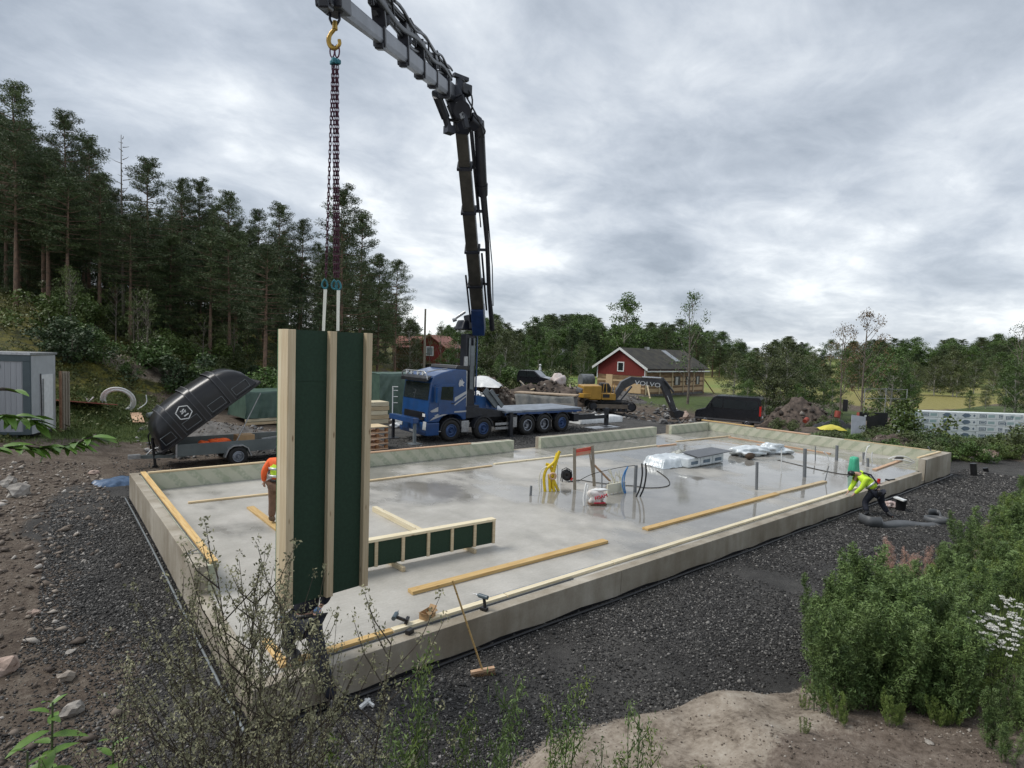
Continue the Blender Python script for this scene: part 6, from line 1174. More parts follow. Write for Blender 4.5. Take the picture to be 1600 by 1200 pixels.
# silage bale, small white machine, yellow roller far away
bl = cam2w((916-800)/CF*70, 70); b = MB(); b.cyl((-.8, 0, .75), (.8, 0, .75), .78, .78, 20); tag(b.build('round_bale', pm('grey_bale_wrap', (.10, .11, .12), .5, col2=(.2, .21, .22), scale=3), None, (bl.x, bl.y, 4.1-(603-551)/CF*70), (0, 0, -.4)), 'large grey round bale on the green lawn left of the barn house', 'bale')
bl = cam2w((843-800)/CF*72, 72); FM = thing('white_fountain_figure', 'small white garden ornament behind the dark car', 'ornament', (bl.x, bl.y, 4.1-(590-549)/CF*72)); b = MB(); b.bb(-.45, .45, -.3, .3, .0, .12); b.cyl((0, 0, .1), (0, 0, .7), .12, .12, 8); b.bb(-.4, .4, -.25, .25, .7, .85); b.cyl((0, 0, .85), (0, 0, 1.5), .22, .08, 8); b.blob((0, 0, 1.6), (.3, .3, .3), 1, .1, 2); b.build('ornament_body', M_WHITE, FM)
b = MB(); g = cam2w((873-800)/CF*55, 55); b.blob((0, 0, .5), (1.6, 1.2, 1.3), 4, .3, 3); tag(b.build('wrapped_bundle', pm('pink_white_plastic', (.5, .40, .37), .5, col2=(.65, .6, .58), scale=2), None, (g.x, g.y, hz(g.x, g.y)+1.3)), 'round pale pinkish bundle on the heap behind the truck deck', 'bundle')
g = G(912, 622, .6); b = MB(); b.bb(0, .9, 0, .6, 0, .35); tag(b.build('yellow_crate', M_YEL, None, g, bevel=.05), 'small yellow box left of the excavator', 'box')
for i in range(14):      # loose demolition timber on the heaps
    px = random.uniform(765, 1000); dp = random.uniform(44, 54); g = cam2w((px-800)/CF*dp, dp); an = random.uniform(0, 3); L_ = random.uniform(.8, 2.4); z = hz(g.x, g.y)+random.uniform(.9, 1.7)
    b = MB().beam((-L_/2, 0, 0), (L_/2, 0, random.uniform(-.2, .5)), .12, .05); tag(b.build('demolition_board', [W_RED, W_GREY, W_NEW][i % 3], None, (g.x, g.y, z), (0, 0, an)), 'loose old board sticking out of the demolition heap', 'board', 'demolition boards on the heaps')
# items behind the right wall
def at(px, py, z0=None): return GT(px, py)
g = D(1340, 683, 34.5); z = hz(g.x, g.y); t = MB().box((0, 0, .62), (.85, .03, 1.25), (-.25, .12, 0)).build('leaning_board', pm('pale_grey_board', (.36, .38, .42), .6, var=.1), None, (g.x, g.y, z+.1), (0, 0, -.69)); tag(t, 'pale grey board standing tilted behind the right wall', 'board')
for i, (px, w, lb) in enumerate(((1356, .75, 'square black panel with a white label right of the grey board'), (1368, .7, 'narrow black panel in the middle of the three'), (1379, .95, 'wide black panel at the right of the three'))):
    g = cam2w((px-800)/CF*37, 37); z = hz(g.x, g.y); t = thing('site_board', lb, 'panel', (g.x, g.y, z+.2), -.69); MB().bb(-w/2, w/2, 0, .06, .0 if i else .6, 1.15).build('panel_sheet', M_BLACK, t)
    MB().bb(-w/2+.05, -w/2+.1, .07, .12, -.2, 1.1).build('leg', W_RED, t); MB().bb(w/2-.1, w/2-.05, .07, .12, -.2, 1.1).build('leg', W_RED, t)
    if i == 0: MB().bb(-.08, .05, -.01, -.002, .85, .95).build('paper_label', M_WHITE, t)
g = cam2w((1304-800)/CF*35, 35); cloth('yellow_tarpaulin', 1.5, .8, .3, pm('yellow_plastic', (.62, .55, .08), .5, var=.1), 'crumpled yellow plastic behind the right wall', 'tarpaulin', (g.x, g.y, hz(g.x, g.y)+.35), -.69, 18, 7, 3, False)
g = cam2w((1310-800)/CF*37.5, 37.5); cloth('black_tarpaulin', 2.6, 1.0, .5, M_BLACK, 'black plastic sheet behind the yellow plastic', 'tarpaulin', (g.x, g.y, hz(g.x, g.y)+.2), -.6, 18, 7, 5, False)
for i, (px, s, lb) in enumerate(((1261, .35, 'red plastic tub on the soil right of the van'), (1311, .42, 'red plastic drum on the soil near the bare tree'), (1345, .35, 'small red can behind the black panels'))):
    g = cam2w((px-800)/CF*42, 42); b = MB(); b.cyl((0, 0, 0), (0, 0, s*1.1), s*.45, s*.5, 14); tag(b.build('red_drum', pm('faded_red_plastic', (.26, .045, .025), .5, var=.2), None, (g.x, g.y, hz(g.x, g.y)+.5), (0, .3 if i else 1.2, 0)), lb, 'drum')
g = cam2w((1323-800)/CF*44, 44); tag(MB().cyl((0, 0, 0), (0, 0, .9), .17, .17, 12).build('black_drum', M_BLACK, None, (g.x, g.y, hz(g.x, g.y)+.9)), 'upright black drum near the bare trees', 'drum')
# insulation packs: two rows of stacked white bags
M_BAG = pm('white_printed_plastic', (.66, .70, .69), .35, col2=(.76, .79, .78), scale=3, bump=.3, bscale=5); M_PRINT = pm('slate_blue_print', (.13, .18, .23), .5, var=.2); M_PTEAL = pm('pale_teal_print', (.35, .47, .46), .5, var=.1)
pd = 35.5
def pack(t, kind):
    b = MB(); b.box((0, .3, .2), (1.178, .6, .398)); b.build('plastic_bag', M_BAG, t, bevel=.035)
    if kind == 0:
        b = MB(); 
        for x0, x1, z0, z1 in ((-.42, .0, .1, .13), (-.42, .0, .27, .30), (-.42, -.38, .13, .27), (-.04, .0, .13, .27)): b.bb(x0, x1, -.006, .01, z0, z1)
        b.bb(-.34, -.08, -.006, .01, .17, .23); b.build('printed_frame', M_PRINT, t); MB().bb(.1, .5, -.004, .01, .12, .28).build('printed_band', M_PTEAL, t)
    else: b = MB(); b.prism([(-.35, .2), (-.15, .06), (.1, .1), (.22, .2), (.1, .31), (-.15, .34)], -.006, .01); b.build('printed_diamond', M_PRINT, t); b = MB(); b.prism([(.35, .2), (.42, .12), (.5, .2), (.42, .28)], -.005, .01); b.build('printed_diamond', M_PRINT, t)
rows = ((1409, 7, 4), (1571, 3, 4)); rn = ['bottom', 'second', 'third', 'top']; PK = {}
for ri, (px, nc, nr) in enumerate(rows):
    p0 = cam2w((px-800)/CF*pd, pd); z0 = hz(p0.x, p0.y)+.1
    for c_ in range(nc):
        for r_ in range(nr):
            x = .6+c_*1.18; kind = 1 if (ri == 0 and c_ in (2, 3)) else 0; w = p0+cam2w(x, 0)
            side = ('left' if c_ < 2 else 'middle' if c_ < 5 else 'right') if ri == 0 else 'edge'
            lb = f'{rn[r_]} layer white insulation pack, column {c_+1} from the left of the ' + ('long row' if ri == 0 else 'short right row')
            if kind not in PK: t = thing('insulation_pack', lb, 'insulation pack', (w.x, w.y, z0+r_*.40), -.69, 'white insulation packs stacked in rows'); pack(t, kind); PK[kind] = t; t.rotation_euler = (0, 0, -.688+.03*math.sin(c_*3+r_))
            else: t = copy_thing(PK[kind], (w.x+random.uniform(-.02, .02), w.y, z0+r_*.40), -.688+random.uniform(-.03, .03), lb)
# hedge and bushes at the right corner
for i in range(22):
    x, y = random.uniform(31.5, 38), random.uniform(8.8, 13.5); t = shrub(1400, 30, random.uniform(.35, .7), random.choice([M_DEC, M_OLIVE, M_SPR]), 'dark low bush beside the right end of the foundation', 'low bushes beside the right end', 1.5); t.location = (x, y, hz(x, y)-.05)
for i in range(26):
    px = 1395+i*8.5+random.uniform(-6, 6); dp = random.uniform(27.5, 33); s_ = random.uniform(.35, .75); shrub(px, dp, s_, random.choice([M_DEC, M_OLIVE, M_DEC2]), 'low green bush in the hedge behind the right foundation corner', 'hedge bushes right of the foundation', 1.3)
shrub(1432, 33.5, 1.75, M_DEC2, 'tall bright green bush in front of the insulation packs', None); shrub(1600, 30, 1.2, M_OLIVE, 'dark bush cut off by the right edge', None)
for i in range(8): shrub(random.uniform(1195, 1330), random.uniform(36, 44), random.uniform(.35, .7), random.choice([M_DEC, M_OLIVE]), 'scrubby bush on the soil behind the right wall', 'scrub on the soil heap')
for i in range(14): shrub(random.uniform(640, 900), random.uniform(62, 72), random.uniform(1., 2.2), random.choice([M_DEC, M_OLIVE]), 'dark green bush behind the demolition heaps', 'bushes behind the heaps', 1.3)
fx = [1352+i*18 for i in range(6)]; FN = thing('site_fence', 'thin wire site fence in front of the yellow field', 'fence', cam2w((1352-800)/CF*46, 46)+V(0, 0, 0)); FO = Vector(FN.location)
fp = [cam2w((x-800)/CF*46, 46) for x in (1352, 1385, 1418)]
for p_ in fp: MB().cyl(p_-FO+V(0, 0, hz(p_.x, p_.y)), p_-FO+V(0, 0, hz(p_.x, p_.y)+2.6), .03, .03, 6).build('post', M_STEEL, FN)
for z in (2.55, 1.8): b = MB(); b.tube([p_-FO+V(0, 0, hz(p_.x, p_.y)+z) for p_ in fp], .018, 4); b.build('rail', M_STEEL, FN)
# ================================================================== things standing on the slab
def tubeobj(name, pts, r, mat, label=None, cat=None, parent=None, n=8, group=None, cap=True):
    p0 = Vector(pts[0]); b = MB().tube([Vector(p)-p0 for p in pts], r, n, cap); o = b.build(name, mat, parent, p0 if parent is None else p0-Vector(parent.location))
    return tag(o, label, cat, group) if label else o
def at_z(base, px, py):     # point above/near a base point, in the vertical plane facing the camera through it
    d = prj(base)[2]; return D(px, py, d)
M_YHOSE = pm('yellow_hose', (.72, .52, .02), .4, var=.08); M_PIPE = pm('grey_plastic_pipe', (.17, .18, .19), .4, var=.1); M_BPIPE = MATS['blue_pipe']; M_WPIPE = pm('cream_conduit', (.66, .64, .52), .45, var=.06)
base = G(862, 768); YH = thing('yellow_hose_bundle', 'bundle of bright yellow corrugated hoses rising from the slab', 'hose bundle', base)
def cor(pts, r, mat, parent, nm='hose'):
    P = spline(pts, 12); rr = [r*(1.0+.10*math.cos(i*PI)) for i in range(len(P))]; return tubeobj(nm, P, rr, mat, parent=parent, n=10)
for i, pl in enumerate((((852, 771), (850, 748), (854, 733), (866, 722), (873, 708), (875, 705)), ((861, 770), (860, 752), (865, 740), (868, 722), (872, 708)), ((868, 770), (866, 754), (868, 735), (876, 706)), ((876, 768), (868, 750), (866, 738), (862, 728), (856, 726)), ((871, 769), (864, 755), (862, 742)))):
    cor([at_z(base, *q)+V(0, .03*i, 0) for q in pl], .045, M_YHOSE, YH)
c_ = at_z(base, 860, 743)-Vector((.0, .1, 0)); MB().ring(c_-Vector(base), .09, .03, (.6, .77, .1), 20, 8).build('hose_coil', W_RED, YH)
tubeobj('conduit', spline([at_z(base, *q)-V(.05, 0, 0) for q in ((846, 772), (844, 750), (848, 735), (856, 729))], 6), .014, M_WPIPE, parent=YH)
tubeobj('steel_rod', [at_z(base, 872, 768), at_z(base, 871, 726)], .010, M_STEEL, parent=YH); tubeobj('steel_rod', [at_z(base, 846, 772), at_z(base, 846, 748)], .008, M_STEEL, parent=YH)
def pipe(px, y0, y1, r, mat, label, x1=None, cat='pipe', group=None): q = G(px, y0); return tubeobj('pipe', [q-V(0, 0, .02), at_z(q, x1 or px, y1)], r, mat, label, cat, n=12, group=group)
pipe(829, 774, 759, .035, M_PIPE, 'short grey pipe stub left of the yellow hoses', 830)
pipe(992, 769, 727, .05, M_PIPE, 'thick grey pipe beside the two black hoses', 994)
pipe(1182, 765, 722, .045, M_PIPE, 'tall grey pipe before the crumpled foil packs', 1183); pipe(1257, 745, 701, .06, M_PIPE, 'thickest grey pipe near the right end of the slab', 1258)
pipe(1307, 719, 696, .06, M_PIPE, 'grey pipe standing left of the green sack', 1308); pipe(1350, 717, 707, .06, M_PIPE, 'grey pipe stub behind the green sack'); pipe(1356, 729, 716, .05, M_PIPE, 'short grey pipe right of the green sack')
pipe(1274, 719, 697, .02, M_PIPE, 'thin dark rod left of the green sack'); pipe(1221, 740, 702, .018, M_WHITE, 'thin white vertical pipe right of the tall grey pipe'); pipe(1289, 751, 728, .015, M_PIPE, 'thin bent grey rod at the end of the yellow timber', 1295)
for i, (px, x1) in enumerate(((993, 1003), (999, 1009))):
    q = G(px+1, 776); tubeobj('black_hose', spline([q, at_z(q, px+7, 762), at_z(q, x1+.5, 742), at_z(q, x1, 724)], 8), .024, M_BLACK, ['left black hose bending up beside the grey pipe', 'right black hose bending up beside the grey pipe'][i], 'hose', n=10)
q = G(976, 771)
for i in range(2): tubeobj('blue_hose', spline([q+V(.05*i, 0, 0), at_z(q, 972+3*i, 755), at_z(q, 975+2*i, 740), at_z(q, 981, 729)], 8), .018, M_BPIPE, ['left blue hose', 'right blue hose'][i]+' curving up next to the cream conduits', 'hose')
for i, pl in enumerate((((913, 790), (912, 778), (916, 755)), ((918, 779), (917, 768), (919, 758)))): q = G(*pl[0]); tubeobj('white_pipe', [q]+[at_z(q, *p_) for p_ in pl[1:]], .03-.008*i, M_WHITE, ['white pipe standing left of the printed sack', 'shorter white pipe behind the printed sack'][i], 'pipe')
q = G(964, 770); CC = thing('conduit_cluster', 'cluster of cream electrical conduits fanning up from the slab', 'conduits', q)
for i in range(9):
    px = 955+2.3*i; b0 = G(px, 767+i*.4); tubeobj('conduit', spline([b0, at_z(b0, px+random.uniform(-1, 1), 757), at_z(b0, px-1+random.uniform(-3, 3), 748), at_z(b0, px-3+random.uniform(-7, 4), random.uniform(733, 742))], 6), .013, M_WPIPE, parent=CC, n=6)
for i in range(4): px = 953+6*i; b0 = G(px, 768); tubeobj('conduit', [b0, at_z(b0, px, 752)], .015, M_WPIPE, parent=CC, n=6)
MB().bb(-.45, .35, -.02, .02, .02, .3).build('backing_board', M_WPIPE, CC)
# sign frame
q0, q1 = G(898, 765), G(928.5, 759.5); SF = thing('marker_frame', 'wooden frame with faded red sign board and leaning brace on the slab', 'sign frame', q0); qo = Vector(q0)
for q, tx, ty in ((q0, 897.5, 699), (q1, 925.5, 696)): MB().beam(q-qo, at_z(q, tx, ty)-qo, .09, .05, up=(.6, .77, 0)).build('post', W_GREY, SF)
ta, tb = at_z(q0, 900, 707), at_z(q1, 923, 703); MB().beam(ta-qo, tb-qo, .02, .21).build('sign_board', pm('faded_red_sign', (.62, .16, .10), .6, col2=(.55, .30, .20), scale=5), SF); MB().beam(ta-qo+V(0, -.015, .02), tb-qo+V(0, -.015, .02), .006, .035).build('printed_line', pm('sign_red_print', (.6, .03, .02), .6), SF)
MB().beam(ta-qo+V(0, -.015, .065), tb-qo+V(0, -.015, .07), .006, .02).build('printed_line', MATS['sign_red_print'], SF)
MB().beam(at_z(q1, 921, 706)-qo, at_z(q1, 926, 745)-qo, .04, .04).build('brace', W_GREY, SF); b1 = G(953, 753); MB().beam(at_z(q1, 928, 726)-qo, b1-qo+V(0, 0, .03), .1, .025).build('leaning_brace', W_RED, SF)
pipe(940.5, 763, 738, .018, M_PIPE, 'thin grey rod beneath the leaning brace')
# cable reel
q = G(885, 752); CR = thing('cable_reel', 'black cable reel between the yellow hoses and the sign frame', 'cable reel', q, -.5)
MB().disc((0, -.07, .2), .02, .17, (0, 1, 0), .015, 22).build('flange', M_BLACK, CR); MB().disc((0, .07, .2), .02, .17, (0, 1, 0), .015, 22).build('flange', M_BLACK, CR)
b = MB()
for i in range(5): b.ring((0, -.05+.025*i, .2), .10+.01*(i % 2), .014, (0, 1, 0), 20, 6)
b.build('wound_cable', M_RUB, CR); b = MB(); b.tube([(-.16, -.09, 0), (-.13, -.09, .36), (0, -.09, .42), (.13, -.09, .36), (.16, -.09, 0)], .014, 6); b.tube([(-.16, .09, 0), (-.13, .09, .36), (0, .09, .42), (.13, .09, .36), (.16, .09, 0)], .014, 6); b.tube([(0, -.09, .42), (0, .09, .42)], .018, 6); b.build('frame', M_BLACK, CR); MB().cyl((.12, -.12, .06), (.16, -.14, .14), .035, .03, 8).build('red_plug', M_REDL, CR)
z_ = .012; cpts = [G(*p_, z_) for p_ in ((888, 753), (905, 750), (925, 753), (960, 757), (990, 759), (1010, 762), (1035, 761), (1046, 757), (1044, 749), (1036, 742), (1026, 735))]; tubeobj('floor_cable', spline(cpts, 8), .012, M_RUB, 'dark cable lying in a loop on the wet slab', 'cable', n=6)
cp = [G(903, 752, .02), at_z(G(960, 762), 925, 741), at_z(G(990, 769), 960, 732), at_z(G(994, 769), 992, 727)]; tubeobj('hanging_cable', spline(cp, 6), .010, M_RUB, 'dark cable stretched from the slab up to the grey pipe', 'cable', n=6)
tubeobj('slab_cable', spline([G(*p_, .01) for p_ in ((1215, 719), (1250, 727), (1285, 735), (1318, 741), (1332, 741))], 6), .014, M_RUB, 'long dark cable on the slab leading to the green sack', 'cable', n=6)
# printed sack
q = G(933, 789); SK = thing('printed_sack', 'crumpled white sack with red lettering standing on the slab', 'sack', q, -.45)
b = MB(); b.blob((0, .1, .2), (.46, .36, .44), 5, .28, 3); b.build('sack_bag', pm('dirty_white_sack', (.62, .58, .55), .6, col2=(.75, .73, .71), scale=8, bump=.5, bscale=12), SK); b = MB(); b.blob((.08, .05, .40), (.52, .2, .08), 6, .3, 2); b.build('sack_flap', M_WHITE, SK)
M_RINK = pm('red_ink', (.5, .02, .05), .6); text('FOAM', .135, M_RINK, SK, (.05, -.135, .25), (PI/2-.15, -.25, 0), 'lettering', .02); MB().bb(-.12, .2, -.10, -.07, .06, .09).build('printed_band', M_RINK, SK)
b = MB(); b.bb(-.2, .25, -.08, .2, 0, .05); b.build('dark_base', M_BROWN, SK)
# insulation packs on the slab, grey sheet, foil heap
M_FOIL = pm('silver_white_foil', (.55, .60, .62), .3, .15, col2=(.80, .84, .86), scale=3, bump=.4, bscale=6)
q = G(1050, 729); cloth('foil_pack', 1.9, 1.15, .32, M_FOIL, 'low pack under pale wrapped foil at the left of the grey sheet', 'foil pack', (G(1047, 726).x, G(1047, 726).y, .0), -.15, 34, 8, 8)
q = G(1100, 722); a_ = G(1078, 732, 0); c_ = G(1133, 722, 0); rz = math.atan2(c_.y-a_.y, c_.x-a_.x); t = thing('insulation_stack', 'white printed insulation packs lying under a grey sheet', 'insulation pack', a_, rz); Lk = (c_-a_).length
for i in range(3): b = MB(); b.box((Lk*(i+.5)/3-.1, .45, .19), (Lk/3-.02, .9, .36)); b.build('pack_bag', M_FOIL, t, bevel=.05)
for i in range(3): MB().bb(Lk*(i+.2)/3-.1, Lk*(i+.75)/3-.1, -.012, .0, .12, .24).build('printed_frame', M_PRINT, t)
a_ = G(1066, 706.5, .42); b_ = G(1092, 715, .42); c_ = G(1144, 705, .42); d_ = G(1112, 699, .42); sh = MB(); P4 = [a_, b_, c_, d_]; P4 = [Vector((p_.x, p_.y, 0)) for p_ in P4]; ctr = sum(P4, Vector())/4
sh.add([p_-ctr+V(0, 0, z) for z in (0, .03) for p_ in P4], [(0, 1, 2, 3), (7, 6, 5, 4), (0, 4, 5, 1), (1, 5, 6, 2), (2, 6, 7, 3), (3, 7, 4, 0)]); tag(sh.build('grey_sheet', pm('dark_grey_board', (.10, .105, .115), .45, var=.15), None, (ctr.x, ctr.y, .405)), 'flat dark grey board on top of the insulation packs', 'board')
cloth('rubbish_pile', 1.4, .5, .25, pm('mixed_scraps', (.2, .2, .15), .6, col2=(.6, .6, .55), scale=6), 'pile of crumpled scraps behind the foil packs', 'scraps', (G(1062, 712).x, G(1062, 712).y, 0), .1, 24, 14, 12, False)
FH = thing('foil_heap', 'heap of crumpled silvery foil packs with a torn dark opening', 'foil pack', G(1190, 712), .3); fo = Vector(FH.location)
for i, (px, py, w, h) in enumerate(((1165, 713, 1.1, .48), (1185, 711, 1.3, .42), (1205, 708, 1.2, .50), (1222, 708, .9, .30))):
    q = G(px, py)-fo; b = MB(); b.blob((q.x, q.y+.1, h*.36), (w, .85, h), 40+i, .32, 4); b.build('foil_bag', M_FOIL, FH, (0, 0, 0))
q = G(1167, 717)-fo; o_ = MB(); o_.blob((q.x, q.y-.12, .14), (.55, .3, .26), 3, .2, 2); o_.build('torn_opening', pm('dark_insulation', (.06, .04, .025), .9), FH)
for c in FH.children: c.matrix_parent_inverse = Matrix.Rotation(-.3, 4, 'Z')
# green sack, conduits at the right
q = G(1333, 739); b = MB(); n = 20; vs = []
for k, (z, r) in enumerate(((0, .20), (.1, .22), (.3, .19), (.5, .17), (.58, .16), (.60, .1))):
    for i in range(n): a_ = 2*PI*i/n; rr = r*(1+.10*math.sin(5*a_+k*.4)+.05*math.sin(9*a_)); vs.append((rr*math.cos(a_)*1.15, rr*math.sin(a_)*.8, z+.02*math.sin(3*a_)))
b.add(vs, [(k*n+i, k*n+(i+1) % n, (k+1)*n+(i+1) % n, (k+1)*n+i) for k in range(5) for i in range(n)]+[tuple(range(5*n, 6*n))], True); tag(b.build('green_sack', pm('mint_green_plastic', (.06, .42, .25), .4, var=.15), None, q), 'mint green plastic sack standing near the kneeling worker', 'sack')
for i, (p_) in enumerate((((1352, 722), (1352, 712), (1355, 700), (1359, 696)), ((1363, 722), (1362, 714), (1363, 706)), ((1295, 724), (1293, 712), (1287, 706)), ((1429, 722), (1416, 714), (1400, 713), (1388, 717)), ((1428, 723), (1412, 719), (1395, 718)))):
    q = G(*p_[0]); tubeobj('white_hose', spline([q]+[at_z(q, *z) for z in p_[1:]], 6), .022, M_WHITE, ['white hose curving up behind the green sack', 'short white hose right of the green sack', 'white hose bending left of the green sack', 'upper white hose arching by the right wall corner', 'lower white hose arching by the right wall corner'][i], 'hose', n=8)
q = G(1461, 722, .1) if False else G(1459, 721, 0); tubeobj('grey_hose', spline([at_z(q, 1459, 721), at_z(q, 1458, 710), at_z(q, 1450, 698)], 6), .025, M_PIPE, 'grey hose end standing up at the right wall corner', 'hose')
q = G(255, 756, .1); tubeobj('rope_piece', spline([at_z(q, 236, 752), at_z(q, 240, 745), at_z(q, 246, 737)], 5), .018, M_WHITE, 'white cord hanging over the far wall left corner', 'cord', n=6)
for i, (px, py, w, h) in enumerate(((1405, 716, .9, .06),)): cloth('dark_scrap', w, .3, h, M_RUB, 'dark scrap at the end of the short timber', 'scrap', G(px, py), .2, 12, 5, 2, False)
# broom leaning over the wall edge
h0 = G(754, 1051, -.46); best = None
for dp in np.arange(5.5, 9, .02):
    p_ = D(707, 907, dp); e_ = abs((p_-h0).length-1.45)
    if p_.y > h0.y and (best is None or e_ < best[0]): best = (e_, p_)
tp = best[1]; BR = thing('broom', 'wooden broom leaning against the near wall, head on the gravel', 'broom', h0); MB().tube([(0, 0, .03), tp-h0], .014, 8).build('handle', W_YEL, BR)
dv = (cam2w(.30, .08)).normalized(); MB().beam(-dv*.17+V(0, 0, .02), dv*.17+V(0, 0, .05), .06, .035).build('broom_head', W_RED, BR)
b = MB()
for i in range(60): s = -.16+.32*(i % 20)/19; o_ = -.02+.02*(i//20); a_ = dv*s+V(0, o_, .03); b.tube([a_, a_+V(random.uniform(-.01, .01), o_*.8-.01, -.06)], .003, 3, False)
o = b.build('bristles', pm('straw_bristles', (.35, .2, .09), .8, var=.2), BR); o['kind'] = 'stuff'
# drills, battery, box
def drill(p, rz, label, upright=False):
    t = thing('cordless_drill', label, 'drill', p, rz); G1, G2 = M_BLACK, pm('teal_grey_tool', (.07, .10, .12), .4)
    M_ = Matrix.Identity(3) if upright else Euler((-PI/2+.2, 0, .2)).to_matrix()
    def P(x, y, z): return M_ @ Vector((x, y, z)) + (Vector((0, 0, 0)) if upright else Vector((0, 0, .045)))
    b = MB(); b.cyl(P(-.09, 0, .22), P(.07, 0, .22), .033, .036, 12); b.cyl(P(.07, 0, .22), P(.10, 0, .22), .036, .02, 12); b.build('motor_housing', G2, t); b = MB(); b.cyl(P(.10, 0, .22), P(.15, 0, .22), .02, .012, 10); b.cyl(P(.15, 0, .22), P(.21, 0, .22), .004, .003, 6); b.build('chuck', M_STEEL, t)
    b = MB(); b.beam(P(-.02, 0, .20), P(-.045, 0, .06), .035, .045); b.build('grip', G1, t, bevel=.008); b = MB(); b.box(P(-.03, 0, .03), (.12, .075, .05), M_); b.build('battery', G1, t, bevel=.008)
q = G(646, 978, .052); drill(V(q.x, yk+.02, .052), .6, 'cordless drill lying on the timber beside the small cardboard box')
q = G(752, 952, .0); drill(V(q.x, Y0+.16, .0), 1.9, 'cordless driver standing upright on the wall edge right of the broom', True)
b = MB(); b.box((0, 0, .035), (.12, .08, .07)); tag(b.build('tool_battery', M_BLACK, None, G(640, 990, 0.0), (0, 0, .4), bevel=.01), 'black tool battery on the wall edge below the drill', 'battery')
q = G(674, 969, .052); CB = thing('open_carton', 'small open cardboard carton on the near wall timber', 'carton', V(q.x, yk+.02, .052), .35); MC = MATS['cardboard']
for x0, x1, y0, y1 in ((-.11, .11, -.07, -.066), (-.11, .11, .066, .07), (-.11, -.106, -.066, .066), (.106, .11, -.066, .066)): MB().bb(x0, x1, y0, y1, 0, .10).build('side', MC, CB)
MB().bb(-.106, .106, -.066, .066, 0, .004).build('bottom', MC, CB); MB().box((.13, .0, .12), (.06, .13, .003), (0, -.9, 0)).build('flap', MC, CB); MB().box((0, -.09, .115), (.21, .06, .003), (.6, 0, 0)).build('flap', MC, CB); MB().box((-.13, 0, .11), (.05, .13, .003), (0, .5, 0)).build('flap', MC, CB)
# membrane roll, buckets and bits beside the kneeling worker
a_ = [G(*p_, -.5) for p_ in ((1341, 817), (1360, 824), (1392, 825), (1425, 822), (1455, 823), (1472, 820), (1474, 811), (1462, 806), (1450, 808))]; P = spline(a_, 6); RL = thing('membrane_roll', 'long curling strip of grey foundation membrane on the gravel', 'membrane roll', a_[0]); b = MB(); vs = []
for i, p_ in enumerate(P): q = p_-a_[0]; hh = .30 if i < len(P)*.3 else .30-.12*math.sin((i/len(P)-.3)*4); lean = Vector((.02, .22, 0))*sst(len(P)*.1, len(P)*.35, i)*sst(len(P)*.85, len(P)*.6, i); vs += [q, q+V(0, 0, hh)-V(0, 0, .15)*float(abs(lean.y) > .1)+lean]
b.add(vs, [(2*i, 2*i+2, 2*i+3, 2*i+1) for i in range(len(P)-1)], True); o = b.build('membrane_sheet', pm('grey_membrane', (.09, .095, .10), .5, var=.15), RL); m_ = o.modifiers.new('thick', 'SOLIDIFY'); m_.thickness = .012
for k in range(3): MB().ring(G(1463, 815, -.5)-a_[0]+V(0, 0, .05), .30-.03*k, .012, (.05, .05, 1), 30, 6, 8.).build('rolled_layer', MATS['grey_membrane'], RL)
q = G(1407, 797, -.5); b = MB(); b.cyl((0, 0, 0), (0, 0, .34), .13, .16, 14); tag(b.build('black_bucket', M_BLACK, None, q), 'black bucket on the gravel right of the kneeling worker', 'bucket'); tag(MB().box((0, 0, 0), (.34, .28, .04), (.2, .1, 0)).build('bucket_lid', M_WHITE, None, (q.x-.1, q.y, q.z+.37)), 'white lid resting on the black bucket', 'lid')
q = G(1392, 793, -.5); b = MB(); b.blob((0, 0, .1), (.4, .3, .22), 9, .4, 3); tag(b.build('red_white_bag', pm('pinkish_bag', (.45, .28, .25), .6, col2=(.65, .6, .58), scale=9), None, q), 'crumpled pinkish bag on the gravel behind the worker boots', 'bag')
b = MB(); b.beam((-.25, 0, .02), (.2, .05, .02), .03, .03); b.box((-.25, 0, .03), (.05, .14, .05)); tag(b.build('hammer', M_BLACK, None, V(G(1397, 751, 0).x, Y0+.12, .002), (0, 0, -.3)), 'black hammer lying across the wall edge right of the kneeling worker', 'hammer')
b = MB(); b.cyl((0, 0, 0), (0, 0, .16), .05, .05, 10); b.box((-.1, 0, .05), (.14, .1, .1)); tag(b.build('red_bottle', M_REDL, None, V(G(1383, 757, 0).x, Y0+.2, .002)), 'red glue bottle on the wall edge behind the kneeling worker', 'bottle')
for px, y0, y1, lb in ((1522, 743, 724, 'black pipe end sticking out of the gravel at the right corner'), (1541, 737, 731, 'low black cap in the gravel at the right corner')): q = G(px, y0, -.5); tubeobj('black_pipe_end', [q, at_z(q, px-1.5, y1)], .12 if y1 < 730 else .1, M_BLACK, lb, 'pipe', n=12)
q = G(562, 1110, -.5); b = MB(); b.beam((0, 0, .03), (.16, .05, .06), .04, .04); b.beam((.12, .1, .05), (.16, -.06, .03), .03, .03); tag(b.build('white_clamp', M_WHITE, None, q), 'small white plastic fitting on the gravel by the near corner', 'fitting')
q = G(672, 978, -.5)
